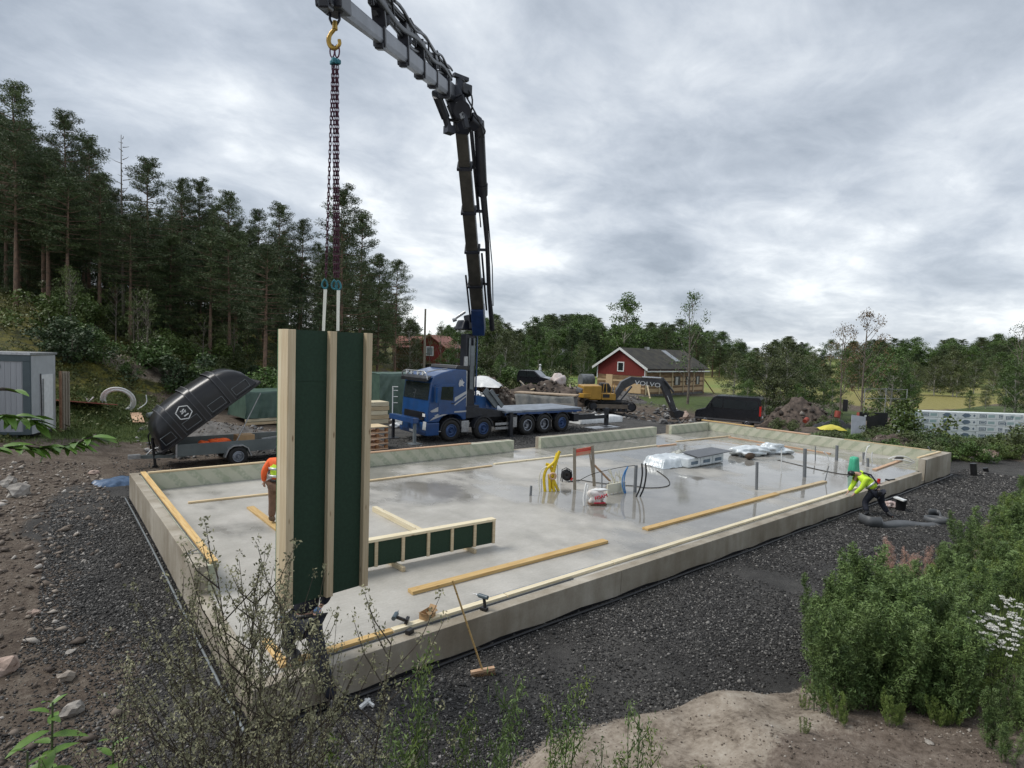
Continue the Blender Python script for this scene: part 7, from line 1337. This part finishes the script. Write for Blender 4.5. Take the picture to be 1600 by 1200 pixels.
# ================================================================== people
def skin(name, V_, E_, R__, mat, parent, lvl=2, org=Vector((0, 0, 0))):
    me = bpy.data.meshes.new(name); me.from_pydata([tuple(Vector(v)-org) for v in V_], E_, []); o = bpy.data.objects.new('tmp_skin', me); COL.objects.link(o)
    m = o.modifiers.new('s', 'SKIN'); m.use_smooth_shade = True; m.branch_smoothing = .4
    for i, r in enumerate(R__): me.skin_vertices[0].data[i].radius = (r, r) if isinstance(r, (int, float)) else r
    me.skin_vertices[0].data[0].use_root = True; s = o.modifiers.new('u', 'SUBSURF'); s.levels = lvl; s.render_levels = lvl
    bpy.context.view_layer.update(); dg_ = bpy.context.evaluated_depsgraph_get(); nm = bpy.data.meshes.new_from_object(o.evaluated_get(dg_)); bpy.data.objects.remove(o); nm.materials.clear(); nm.materials.append(mat)
    nm.name = name; return ob(name, nm, parent)
def person(label, J, root, mats, hat=None, vest=None, gloves=None, group=None):
    """J: joints in world space. mats: jacket, trousers, boots, hair"""
    t = thing('person', label, 'person', root, 0, group); o_ = Vector(root); J = {k: Vector(v) for k, v in J.items()}
    fwd = J['face'].normalized(); nk, hd = J['neck'], J['head']; upv = (hd-nk).normalized(); sd_ = fwd.cross(upv).normalized()
    # one continuous body
    Vs = [J['pelvis'], J['pelvis'].lerp(J['chest'], .5), J['chest'], nk, nk.lerp(hd, .45), hd, hd+upv*.09]; Rs = [.125, .115, .13, .055, .06, .085, .06]; Es = [(0, 1), (1, 2), (2, 3), (3, 4), (4, 5), (5, 6)]
    for s in 'lr':
        k = len(Vs); Vs += [J['hip'+s], J['knee'+s], J['ankle'+s], J['toe'+s]]; Rs += [.09, .058, .04, .035]; Es += [(0, k), (k, k+1), (k+1, k+2), (k+2, k+3)]
        k = len(Vs); Vs += [J['sh'+s], J['el'+s], J['wr'+s]]; Rs += [.055, .042, .028]; Es += [(2, k), (k, k+1), (k+1, k+2)]
        wr = J['wr'+s]; dr = (wr-J['el'+s]).normalized(); pl = dr.cross(fwd).normalized() if abs(dr.dot(fwd)) < .95 else sd_; k2 = k+2; pm_ = len(Vs); Vs.append(wr+dr*.05); Rs.append(.028); Es.append((k2, pm_))
        for f_, ln in ((-1.5, .075), (-.5, .085), (.5, .08), (1.5, .065)):
            a_ = len(Vs); b0 = wr+dr*.09+pl*.012*f_; Vs += [b0, b0+dr*ln*.55+fwd*.02]; Rs += [.009, .008]; Es += [(pm_, a_), (a_, a_+1)]
        a_ = len(Vs); Vs += [wr+dr*.04-pl*.04, wr+dr*.08-pl*.055+fwd*.01]; Rs += [.010, .008]; Es += [(pm_, a_), (a_, a_+1)]
    a_ = len(Vs); Vs += [hd+fwd*.085-upv*.0, hd+fwd*.11-upv*.02]; Rs += [.03, .012]; Es += [(5, a_), (a_, a_+1)]
    skin('body', Vs, Es, Rs, M_SKIN, t, 2, o_)
    Vs = [J['pelvis'].lerp(J['chest'], .05), J['pelvis'].lerp(J['chest'], .55), J['chest'], J['chest'].lerp(nk, .7)]; Rs = [.17, .185, .19, .09]; Es = [(0, 1), (1, 2), (2, 3)]
    for s in 'lr': k = len(Vs); Vs += [J['sh'+s], J['el'+s], J['el'+s].lerp(J['wr'+s], .95)]; Rs += [.092, .075, .055]; Es += [(2, k), (k, k+1), (k+1, k+2)]
    skin('jacket', Vs, Es, Rs, mats[0], t, 2, o_)
    Vs = [J['pelvis']]; Rs = [.165]; Es = []
    for s in 'lr': k = len(Vs); Vs += [J['hip'+s], J['knee'+s], J['knee'+s].lerp(J['ankle'+s], .9)]; Rs += [.125, .095, .078]; Es += [(0, k), (k, k+1), (k+1, k+2)]
    skin('trousers', Vs, Es, Rs, mats[1], t, 2, o_)
    for s in 'lr':
        an, to = J['ankle'+s], J['toe'+s]; skin('boot', [an+(J['knee'+s]-an).normalized()*.1, an, to, an-(to-an).normalized()*.06-V(0, 0, .02)], [(0, 1), (1, 2), (1, 3)], [.065, .068, .055, .055], mats[2], t, 2, o_)
    if hat: b = MB(); b.blob(hd-o_+upv*.045-fwd*.01, (.21, .22, .17), 3, .04, 2); o = b.build('cap' if hat is not M_WHITE else 'helmet', hat, t); b = MB(); b.beam(hd-o_+upv*.05+fwd*.07, hd-o_+upv*.04+fwd*.16, .13, .012); b.build('cap_peak', hat, t)
    if vest is not None:
        for f_ in vest:       # reflective bands round the torso
            c_ = J['pelvis'].lerp(J['chest'], f_)-o_; ax_ = (J['chest']-J['pelvis']).normalized(); MB().ring(c_, .178, .014, ax_, 24, 6, 2.5).build('reflective_band', M_REFL, t)
    p_ = J['pelvis']-o_; ax_ = (J['chest']-J['pelvis']).normalized(); MB().ring(p_+ax_*.04, .15, .018, ax_, 24, 6, 1.6).build('tool_belt', M_BLACK, t)
    for s in (-1, 1): b = MB(); b.blob(p_+sd_*s*.17-ax_*.08, (.12, .12, .2), 5, .15, 2); b.build('belt_pouch', M_BLACK, t)
    if gloves:
        for s in 'lr':
            wr = J['wr'+s]; dr = (wr-J['el'+s]).normalized(); b = MB(); b.blob(wr-o_+dr*.07, (.10, .09, .11), 7, .12, 2); b.build('glove', gloves, t)
    return t
Rr, Ff = cam2w(1, 0), cam2w(0, 1)
def loc(root, x, y, z): return Vector(root)+Rr*x+Ff*y+V(0, 0, z)
r = G(433, 817, .045); L_ = lambda x, y, z: loc(r, x, y, z)
person('worker in orange shirt and yellow vest walking away behind the hanging panel', dict(face=Ff, pelvis=L_(0, 0, .93), chest=L_(.0, .05, 1.28), neck=L_(0, .08, 1.5), head=L_(0, .11, 1.63), hipl=L_(-.10, 0, .86), kneel=L_(-.11, .02, .48), anklel=L_(-.12, -.02, .09), toel=L_(-.12, .12, .04), hipr=L_(.10, 0, .86), kneer=L_(.11, .28, .52), ankler=L_(.12, .35, .12), toer=L_(.12, .5, .05),
    shl=L_(-.19, .04, 1.42), ell=L_(-.29, -.05, 1.16), wrl=L_(-.31, .02, .92), shr=L_(.19, .04, 1.42), elr=L_(.27, .12, 1.18), wrr=L_(.27, .3, 1.05)), r, (M_ORANGE, M_BROWN, pm('tan_boots', (.16, .11, .07), .8)), hat=M_NAVY, vest=None)
W1 = [o for o in COL.objects if o.name.startswith('person') and o.type == 'EMPTY'][0]; ro = Vector(r)
skin('vest', [L_(0, 0, 1.0), L_(0, .02, 1.15), L_(0, .05, 1.30), L_(0, .06, 1.43), L_(-.12, .05, 1.42), L_(.12, .05, 1.42)], [(0, 1), (1, 2), (2, 3), (2, 4), (2, 5)], [.18, .192, .2, .1, .095, .095], M_HIVIS, W1, 2, ro)
MB().ring(L_(0, 0, 1.1)-ro, .188, .012, (0, 0, 1), 24, 6, 2.5).build('reflective_band', M_REFL, W1); MB().ring(L_(0, .03, 1.26)-ro, .195, .012, (0, 0, 1), 24, 6, 2.5).build('reflective_band', M_REFL, W1)
r = G(1372, 806, -.5); sc_ = 1.0; K_ = lambda x, y, z: loc(r, x, y, z)
person('worker in hi-vis yellow jacket bending over the near wall edge', dict(face=(-Rr*.6+Ff*.25-V(0, 0, .75)), pelvis=K_(-.10, .0, .78), chest=K_(-.38, .20, 1.10), neck=K_(-.52, .28, 1.22), head=K_(-.64, .34, 1.20), hipl=K_(-.20, .02, .70), kneel=K_(-.34, .16, .36), anklel=K_(-.36, -.05, .08), toel=K_(-.50, -.08, .04), hipr=K_(.0, -.04, .70), kneer=K_(.12, .08, .38), ankler=K_(.26, -.08, .09), toer=K_(.30, -.22, .04),
    shl=K_(-.50, .38, 1.12), ell=K_(-.56, .42, .84), wrl=K_(-.68, .44, .62), shr=K_(-.42, .02, 1.10), elr=K_(-.50, .08, .82), wrr=K_(-.62, .22, .60)), r, (M_HIVIS, M_NAVY, M_BLACK), hat=M_BLACK, vest=(.45,))
W2 = [o for o in COL.objects if o.name.startswith('person') and o.type == 'EMPTY'][1]; ro = Vector(r)
skin('hood', [K_(-.44, .24, 1.24), K_(-.40, .22, 1.30)], [(0, 1)], [.10, .08], M_HIVIS, W2, 2, ro)
for s in (-.09, .09): MB().tube([K_(-.14, s-.03, .88)-ro+V(0, 0, .1), K_(-.3, .1+s, 1.17)-ro+V(0, 0, .07), K_(-.46, .22+s, 1.27)-ro], .025, 6).build('brace_strap', M_NAVY, W2)
# person guiding the hanging panel, one boot on the gravel outside the wall
rf = G(521, 1112, -.5); pe = D(478, 966, 7.62); kr = D(503, 1040, 7.35); lf = G(458, 1042, .0); kl = D(449, 1005, 7.55)
dn_ = lambda p_, x, y, z: p_+Rr*x+Ff*y+V(0, 0, z)
person('worker in dark trousers partly hidden behind the hanging panel, one leg over the wall', dict(face=Ff*-.3+V(0, 0, .3)-Rr*.2, pelvis=pe+V(0, 0, .0), chest=dn_(pe, -.03, .1, .36), neck=dn_(pe, -.03, .12, .57), head=dn_(pe, -.03, .12, .71), hipl=dn_(pe, -.14, .0, -.05), kneel=dn_(kl, 0, -.05, .0), anklel=dn_(lf, 0, .1, .09), toel=dn_(lf, -.03, -.05, .04), hipr=dn_(pe, .10, -.05, -.06), kneer=kr, ankler=dn_(rf, -.01, .02, .10), toer=dn_(rf, .03, -.12, .05),
    shl=dn_(pe, -.2, .1, .50), ell=dn_(pe, -.30, .05, .25), wrl=dn_(pe, -.26, -.1, .10), shr=dn_(pe, .18, .1, .5), elr=dn_(pe, .26, .05, .28), wrr=dn_(pe, .2, -.02, .18)), rf, (M_NAVY, M_NAVY, M_BLACK), hat=None, gloves=pm('blue_glove', (.08, .16, .3), .7))
# ================================================================== foreground plants
M_MUG = leafmat('mugwort_seed_heads', (.12, .12, .07), (.26, .25, .15), .7, 14); M_MUGL = leafmat('mugwort_leaves', (.035, .055, .02), (.08, .11, .04), .6, 10); M_MSTEM = pm('reddish_stem', (.035, .022, .018), .7, col2=(.07, .06, .035), scale=8)
M_WEED = leafmat('goosefoot_leaves', (.065, .115, .035), (.16, .23, .075), .5, 3, .22); M_WEED2 = leafmat('young_weed_leaves', (.09, .15, .03), (.20, .26, .07), .5, 4, .2); M_GSTEM = pm('green_stem', (.06, .09, .03), .6); M_PETAL = pm('white_petals', (.78, .78, .74), .6, var=.05); M_PINK = pm('dry_pink_flowers', (.42, .22, .17), .7, col2=(.60, .42, .34), scale=20)
M_BLADE = leafmat('broad_leaves', (.07, .15, .02), (.14, .24, .045), .45, 6, .12)
def weed_proto(H=1.2, nb=26, lm=26, ls=.05, spread=.32, head=False, base=.08, asp=.32, stems=1, wisp=.5):
    """upright branching herb: returns leaf arrays, stem builder, seed head arrays"""
    C, R, HC, HR = [], [], [], []; tb = MB()
    for s_ in range(stems):
        bx, by_ = (0, 0) if stems == 1 else (random.gauss(0, .09), random.gauss(0, .09)); hh = H*random.uniform(.75, 1) if s_ else H; lx, ly = random.uniform(-.10, .10), random.uniform(-.10, .10)
        def ax(t): return Vector((bx*(1+t)+lx*hh*t*t, by_*(1+t)+ly*hh*t*t, hh*t))
        tb.tube([ax(t)-(V(0, 0, .15) if t == 0 else V(0, 0, 0)) for t in (0, .25, .5, .75, 1)], [.007, .006, .005, .0035, .0015], 5)
        for i in range(nb):
            t = base+(1-base)*(i+random.random())/nb; a = random.uniform(0, 6.3); L_ = spread*(1.05-t)**.7*random.uniform(.5, 1.1)*hh/1.2+.05; p = ax(t); q = p+Vector((math.cos(a)*L_*.62, math.sin(a)*L_*.62, L_*.85)); mid = p.lerp(q, .5)+Vector((math.cos(a), math.sin(a), -.6))*L_*.08
            tb.tube([p, mid, q], [.003, .0022, .001], 3, False)
            for k in range(5): u_ = .3+.7*k/4; c_ = p.lerp(q, u_); 
            pts = [p.lerp(mid, .5), mid, mid.lerp(q, .5), q]
            for j, c_ in enumerate(pts):
                if head and t > .25: HC.append(c_+Vector((0, 0, .01))); HR.append((.022*wisp*2, .022*wisp*2, .03*wisp*2))
                else: C.append(c_); R.append((.045, .045, .045))
        if head:
            for t in np.linspace(.6, 1, 14): HC.append(ax(t)); HR.append((.02, .02, .03))
            for t in np.linspace(.05, .5, 12): C.append(ax(t)); R.append((.07, .07, .05))
        else:
            for t in np.linspace(base, 1, 16): C.append(ax(t)); R.append((.05, .05, .05))
    v, f = leaves(C, R, lm, ls, asp, .2); h_ = leaves(HC, HR, 16, ls*.40, .5, .2) if HC else None
    return v, f, tb, h_
PM = {}
def plant(key, proto, name, label, cat, group, loc_, sc, rz, lm=None, hm=None, sm=None, hn='seed_heads'):
    if key not in PM: v, f, tb, h_ = proto; PM[key] = (v, f, tb.mesh('stem', sm), h_)
    lk = (key, lm.name, 'l')
    if lk not in PM: PM[lk] = np_mesh('leaves', PM[key][0], PM[key][1], lm)
    t = thing(name, label, cat, loc_, rz, group); t.scale = sc if isinstance(sc, tuple) else (sc,)*3
    ob('leaves', PM[lk], t); ob('stem', PM[key][2], t)
    if PM[key][3] is not None and hm:
        hk = (key, hm.name, 'h')
        if hk not in PM: PM[hk] = np_mesh(hn, PM[key][3][0], PM[key][3][1], hm)
        ob(hn, PM[hk], t)['kind'] = 'stuff'
    return t
MUG = [weed_proto(2.2, 34, 7, .034, .60, True, .12) for _ in range(3)]
MUGL = (('tallest mugwort stem in front of the foundation corner', 425, 1.95, 852), ('mugwort stem right of the tallest one', 478, 1.9, 905), ('slender mugwort stem leaning at the right of the group', 556, 1.9, 950), ('mugwort stem left of the tallest one', 352, 1.85, 930), ('bushy mugwort in the middle of the left group', 300, 1.8, 965), ('low mugwort at the left of the group', 262, 1.75, 1010), ('short mugwort in front of the tallest stem', 400, 1.6, 1010), ('short mugwort at the bottom centre left', 515, 1.7, 1040), ('mugwort between the two tall stems', 450, 2.0, 960), ('low mugwort at the very bottom of the group', 340, 1.55, 1060), ('mugwort with a forked top left of centre', 375, 1.9, 905), ('mugwort with wide arching side twigs', 322, 1.8, 935), ('dense mugwort just left of the foundation corner', 410, 1.75, 960), ('thin mugwort near the white plastic fitting', 530, 1.85, 985), ('short bushy mugwort at the far left of the group', 240, 1.7, 1050))
for i, (lb, px, dp, py) in enumerate(MUGL): p, s = place_px(px, dp, py, 2.2); plant(('m', i % 3), MUG[i % 3], 'mugwort_plant', lb, 'mugwort', 'mugwort stems in the foreground', p, (s*.9, s*.9, s), random.uniform(0, 6), M_MUGL, M_MUG, M_MSTEM)
WD = [weed_proto(1.2, 24, 14, .042, .25, False, .05, .28, 4) for _ in range(4)]
WF = [weed_proto(1.2, 22, 7, .023, .24, False, .05, .28, 4) for _ in range(3)]
lbm = (('left green goosefoot at the bottom centre', 690, 2.6, 1055), ('green goosefoot with the highest tip at the bottom centre', 712, 2.8, 1035), ('small goosefoot at the bottom left of centre', 640, 2.5, 1120), ('green goosefoot in front of the bare rock', 905, 3.0, 1072), ('goosefoot beside the bare rock, leaning right', 955, 3.0, 1095), ('short goosefoot low on the bare rock', 870, 2.8, 1130), ('thin goosefoot right of the rock clump', 1015, 3.1, 1120), ('small goosefoot between the two bottom clumps', 765, 2.6, 1120))
for i, (lb, px, dp, py) in enumerate(lbm): p, s = place_px(px, dp, py, 1.2); plant(('wf', i % 3), WF[i % 3], 'goosefoot_plant', lb, 'weed', 'goosefoot at the bottom centre', p, (s*.6, s*.6, s), random.uniform(0, 6), M_WEED if i % 3 else M_WEED2, None, M_GSTEM)
# dense clump right of the rock
for i in range(44):
    px = random.uniform(1265, 1490); py = random.uniform(1040, 1128) if i < 30 else random.uniform(1000, 1060); g = GT(px, py); e = 1-abs(px-1380)/190; h = random.uniform(.75, 1.0)*(.55+.75*e)
    plant(('w', i % 4), WD[i % 4], 'goosefoot_plant', 'tall green goosefoot in the big clump right of the bare rock', 'weed', 'goosefoot clump right of the rock', g-V(0, 0, .03), (h/1.2*1.35, h/1.2*1.35, h/1.2*1.28), random.uniform(0, 6), M_WEED, None, M_GSTEM)
for i in range(120):
    x = 8.6+21*random.random()**1.5; yb = float(np.interp(x, EX, EY)); y = yb-.35-random.random()**1.1*3.4
    if y < .3: continue
    pp = prj((x, y, hz(x, y)))
    if pp[0] > 1700 or (pp[1] > 960 and pp[0] > 1480): continue
    h = random.uniform(.55, .95)*(.8+.2*min(1, (yb-y)/1.2)); plant(('w', i % 4), WD[i % 4], 'goosefoot_plant', 'green goosefoot on the bank along the right edge of the gravel', 'weed', 'goosefoot on the right bank', V(x, y, hz(x, y)-.03), (h/1.2*1.6, h/1.2*1.6, h/1.2*1.15), random.uniform(0, 6), [M_WEED, M_WEED, M_WEED, M_WEED2][i % 4], None, M_GSTEM)
for i in range(16):
    px = random.uniform(1240, 1560); py = random.uniform(1070, 1150) if px < 1300 or px > 1500 else 1135; g = GT(px, py); plant(('w', i % 4), WD[i % 4], 'low_weed', 'low bright green weed at the foot of the big clump', 'weed', 'low weeds round the clump', g, random.uniform(.14, .28), random.uniform(0, 6), M_WEED2, None, M_GSTEM)
for i in range(9):
    px = random.uniform(1545, 1640); py = random.uniform(1120, 1195); g = GT(px, py); plant(('w', i % 4), WD[i % 4], 'goosefoot_plant', 'green weed at the bottom right corner', 'weed', 'weeds at the bottom right', g, random.uniform(.3, .5), random.uniform(0, 6), M_WEED, None, M_GSTEM)
# yarrow: flat white flower heads on thin stems
def yarrow():
    tb = MB(); v_, f_ = [], []; n0 = 0; C = []
    for s in range(11):
        x, y = random.gauss(0, .13), random.gauss(0, .13); h = random.uniform(.42, .6); tb.tube([(x*.4, y*.4, -.05), (x*.8, y*.8, h*.6), (x, y, h)], [.003, .0025, .002], 4)
        for k in range(16): a, r = random.uniform(0, 6.3), .032*random.random()**.5; C.append((x+r*math.cos(a), y+r*math.sin(a), h+.01*random.random()))
        for k in range(6): tb.tube([(x, y, h-.05), (x+.03*math.cos(k), y+.03*math.sin(k), h)], .001, 3, False)
    fl = leaves(C, [(.003, .003, .002)]*len(C), 4, .016, .8); L1 = leaves([(random.gauss(0, .1), random.gauss(0, .1), random.uniform(.03, .35)) for _ in range(30)], [(.05, .05, .05)]*30, 14, .04, .2); return L1[0], L1[1], tb, fl
YR = [yarrow(), yarrow()]
for i, (px, py) in enumerate(((1512, 1045), (1530, 1032), (1548, 1040), (1500, 1060), (1565, 1022), (1580, 1045), (1597, 1030), (1538, 1065), (1520, 1068), (1560, 1075), (1610, 1050), (1545, 1012), (1572, 1005), (1595, 1008))): g = GT(px, py+8); plant(('y', i % 2), YR[i % 2], 'yarrow_plant', 'white flowering yarrow with flat flower heads right of the big clump', 'yarrow', 'yarrow on the right bank', g, random.uniform(.9, 1.15), random.uniform(0, 6), M_WEED2, M_PETAL, M_GSTEM, 'flower_heads')
FW = weed_proto(.9, 16, 7, .04, .3, True, .1, .3, 3, .8)
for i, (px, py) in enumerate(((1385, 905), (1410, 912), (1440, 915), (1462, 905), (1425, 895), (1400, 890))): g = G(px, py, -.2); plant(('f',), FW, 'fireweed_plant', 'faded plant with dry pinkish flower tops on the bank', 'wildflower', 'dry pinkish flowers on the bank', V(g.x, g.y, hz(g.x, g.y)), random.uniform(.8, 1.), random.uniform(0, 6), M_WEED, M_PINK, M_GSTEM, 'flower_heads')
# broad leaved sprouts, every leaf its own piece
def leaf_mesh(l, w, name='leaf'):
    n = 8; vs = []
    for i in range(n+1): t = i/n; ww = w*.5*math.sin(PI*t**.8)**.8*(1+.10*(i % 2)) if 0 < t < 1 else .0005; z = -.25*l*t*t+.0; vs += [(t*l, -ww, z+ww*.35), (t*l, 0, z), (t*l, ww, z+ww*.35)]
    f = []
    for i in range(n): f += [(3*i, 3*i+1, 3*i+4, 3*i+3), (3*i+1, 3*i+2, 3*i+5, 3*i+4)]
    me = bpy.data.meshes.new(name); me.from_pydata(vs, [], f); me.materials.append(M_BLADE); me.polygons.foreach_set('use_smooth', [True]*len(f)); me.update(); return me
LM = [leaf_mesh(.13, .045), leaf_mesh(.10, .036), leaf_mesh(.16, .05)]
def sprout(px, dp, py, label, n=15, k=1.):
    p, s = place_px(px, dp, py, 1.); H = s; t = thing('leafy_sprout', label, 'sapling', p, random.uniform(0, 6)); MB().tube([(0, 0, -.05), (.02, 0, H*.5), (0, .01, H)], [.006, .005, .003], 6).build('stem', M_GSTEM, t)
    for i in range(n): z = H*(1-.62*(i/n)**1.1); a = i*2.4; o = ob('leaf', LM[i % 3 if i > 4 else 1], t, (0, 0, z), (0, -.75+.75*min(1, i/6), a)); sc = (.5+.35*min(1, i/6))*k; o.scale = (sc,)*3
sprout(70, 1.9, 1075, 'broad leaved green sprout at the bottom left corner', 46, 1.); sprout(170, 1.9, 1135, 'second broad leaved sprout right of the corner one', 30, 1.); sprout(228, 1.9, 1180, 'tip of a third leafy sprout at the bottom edge', 8, .7); sprout(30, 1.8, 1150, 'low leafy sprout in the bottom left corner', 14, 1.)
# leaning branch entering at the left
def leafy_branch(pts, dp, label, nl, seed):
    random.seed(seed); P = [D(x, y, dp+.1*i) for i, (x, y) in enumerate(pts)]; o_ = Vector((P[0].x, P[0].y, hz(P[0].x, P[0].y))); t = thing('leafy_branch', label, 'branch', o_)
    MB().tube([p_-o_ for p_ in spline([o_+V(0, 0, -.1)]+P, 5)], .006, 6).build('stem', M_MSTEM, t); S = spline(P, 8)
    for i in range(nl):
        q = S[int((.05+.95*i/nl)*(len(S)-1))]-o_; o = ob('leaf', LM[i % 3], t, q, (random.uniform(-.5, .5), random.uniform(-.3, .5), math.atan2(-.635, .773)+random.uniform(-1.6, 1.6)+(.4 if i % 2 else -.4))); o.scale = (random.uniform(.4, .65),)*3
leafy_branch([(-130, 730), (-60, 712), (0, 700), (60, 700), (110, 695), (150, 680)], 1.9, 'leafy branch with drooping leaflets reaching in from the left edge', 90, 3)
leafy_branch([(-130, 700), (-60, 670), (0, 650), (40, 655), (62, 665)], 1.9, 'shorter leafy branch above the long one at the left edge', 46, 5)
leafy_branch([(-130, 640), (-60, 618), (0, 608), (30, 612)], 1.9, 'topmost leafy twig in front of the container', 10, 7)
random.seed(21)
# grass and low herbs as ground cover
def ground_cover(name, label, xs, ys, h, mat, per=5, w=.012):
    n = len(xs); C = np.repeat(np.stack([xs, ys, hgt(xs, ys)], 1), per, 0); N = len(C); C[:, :2] += RNG.normal(0, .05, (N, 2)); a = RNG.uniform(0, 6.28, N); hh = h*RNG.uniform(.5, 1.3, N); ln = RNG.uniform(.1, .7, N)*hh
    d = np.stack([np.cos(a), np.sin(a), 0*a], 1); s = np.stack([-np.sin(a), np.cos(a), 0*a], 1)*w; T = C+d*ln[:, None]+np.array([0, 0, 1])*hh[:, None]
    v = np.stack([C-s, C+s, T], 1).reshape(-1, 3); o = link(bpy.data.objects.new(name, np_mesh(name, v, np.arange(N*3).reshape(N, 3), mat))); tag(o, label, 'grass', kind='stuff')
M_GRS = leafmat('grass_blades', (.07, .105, .03), (.15, .19, .06), .6, 1.5); M_FERN = leafmat('undergrowth_leaves', (.045, .065, .02), (.125, .13, .035), .6, .7)
gx, gy = scatter(30000, (-8, 5, 23, 36), lambda x, y: ((y-x)*.7071 > 13.5+RNG.normal(0, 1, len(x))) & (y > 28+RNG.normal(0, .7, len(x))) & ((y-x)*.7071 < 24)); ground_cover('grass', 'rough green grass around the container and hose coil', gx, gy, .11, M_GRS, 5, .012)
gx, gy = scatter(26000, (-16, 20, 24, 70), lambda x, y: ((y-x)*.7071 > 19.5) & (RNG.random(len(x)) < np.clip(.55+.6*vnoise(x, y, 6, 51), 0, 1))); gx, gy = gx[:15000], gy[:15000]; v_, f_ = leaves(np.stack([gx, gy, hgt(gx, gy)+.12], 1), np.full((len(gx), 3), .22), 9, .13, .55); o = link(bpy.data.objects.new('undergrowth', np_mesh('undergrowth', v_, f_, M_FERN))); tag(o, 'dark bilberry undergrowth and moss tufts on the wooded slope', 'undergrowth', kind='stuff')
gx, gy = scatter(9000, (8, 34, .3, 4.4), lambda x, y: y < np.interp(x, EX, EY)-.2); ground_cover('bank_grass', 'short green grass on the right bank among the weeds', gx, gy, .13, M_WEED2, 7, .006)
gx, gy = scatter(5000, (31, 46, 8, 15), lambda x, y: RNG.random(len(x)) < .8); ground_cover('verge_grass', 'rough dark herbs beyond the right corner of the foundation', gx, gy, .3, M_WEED, 5, .03)
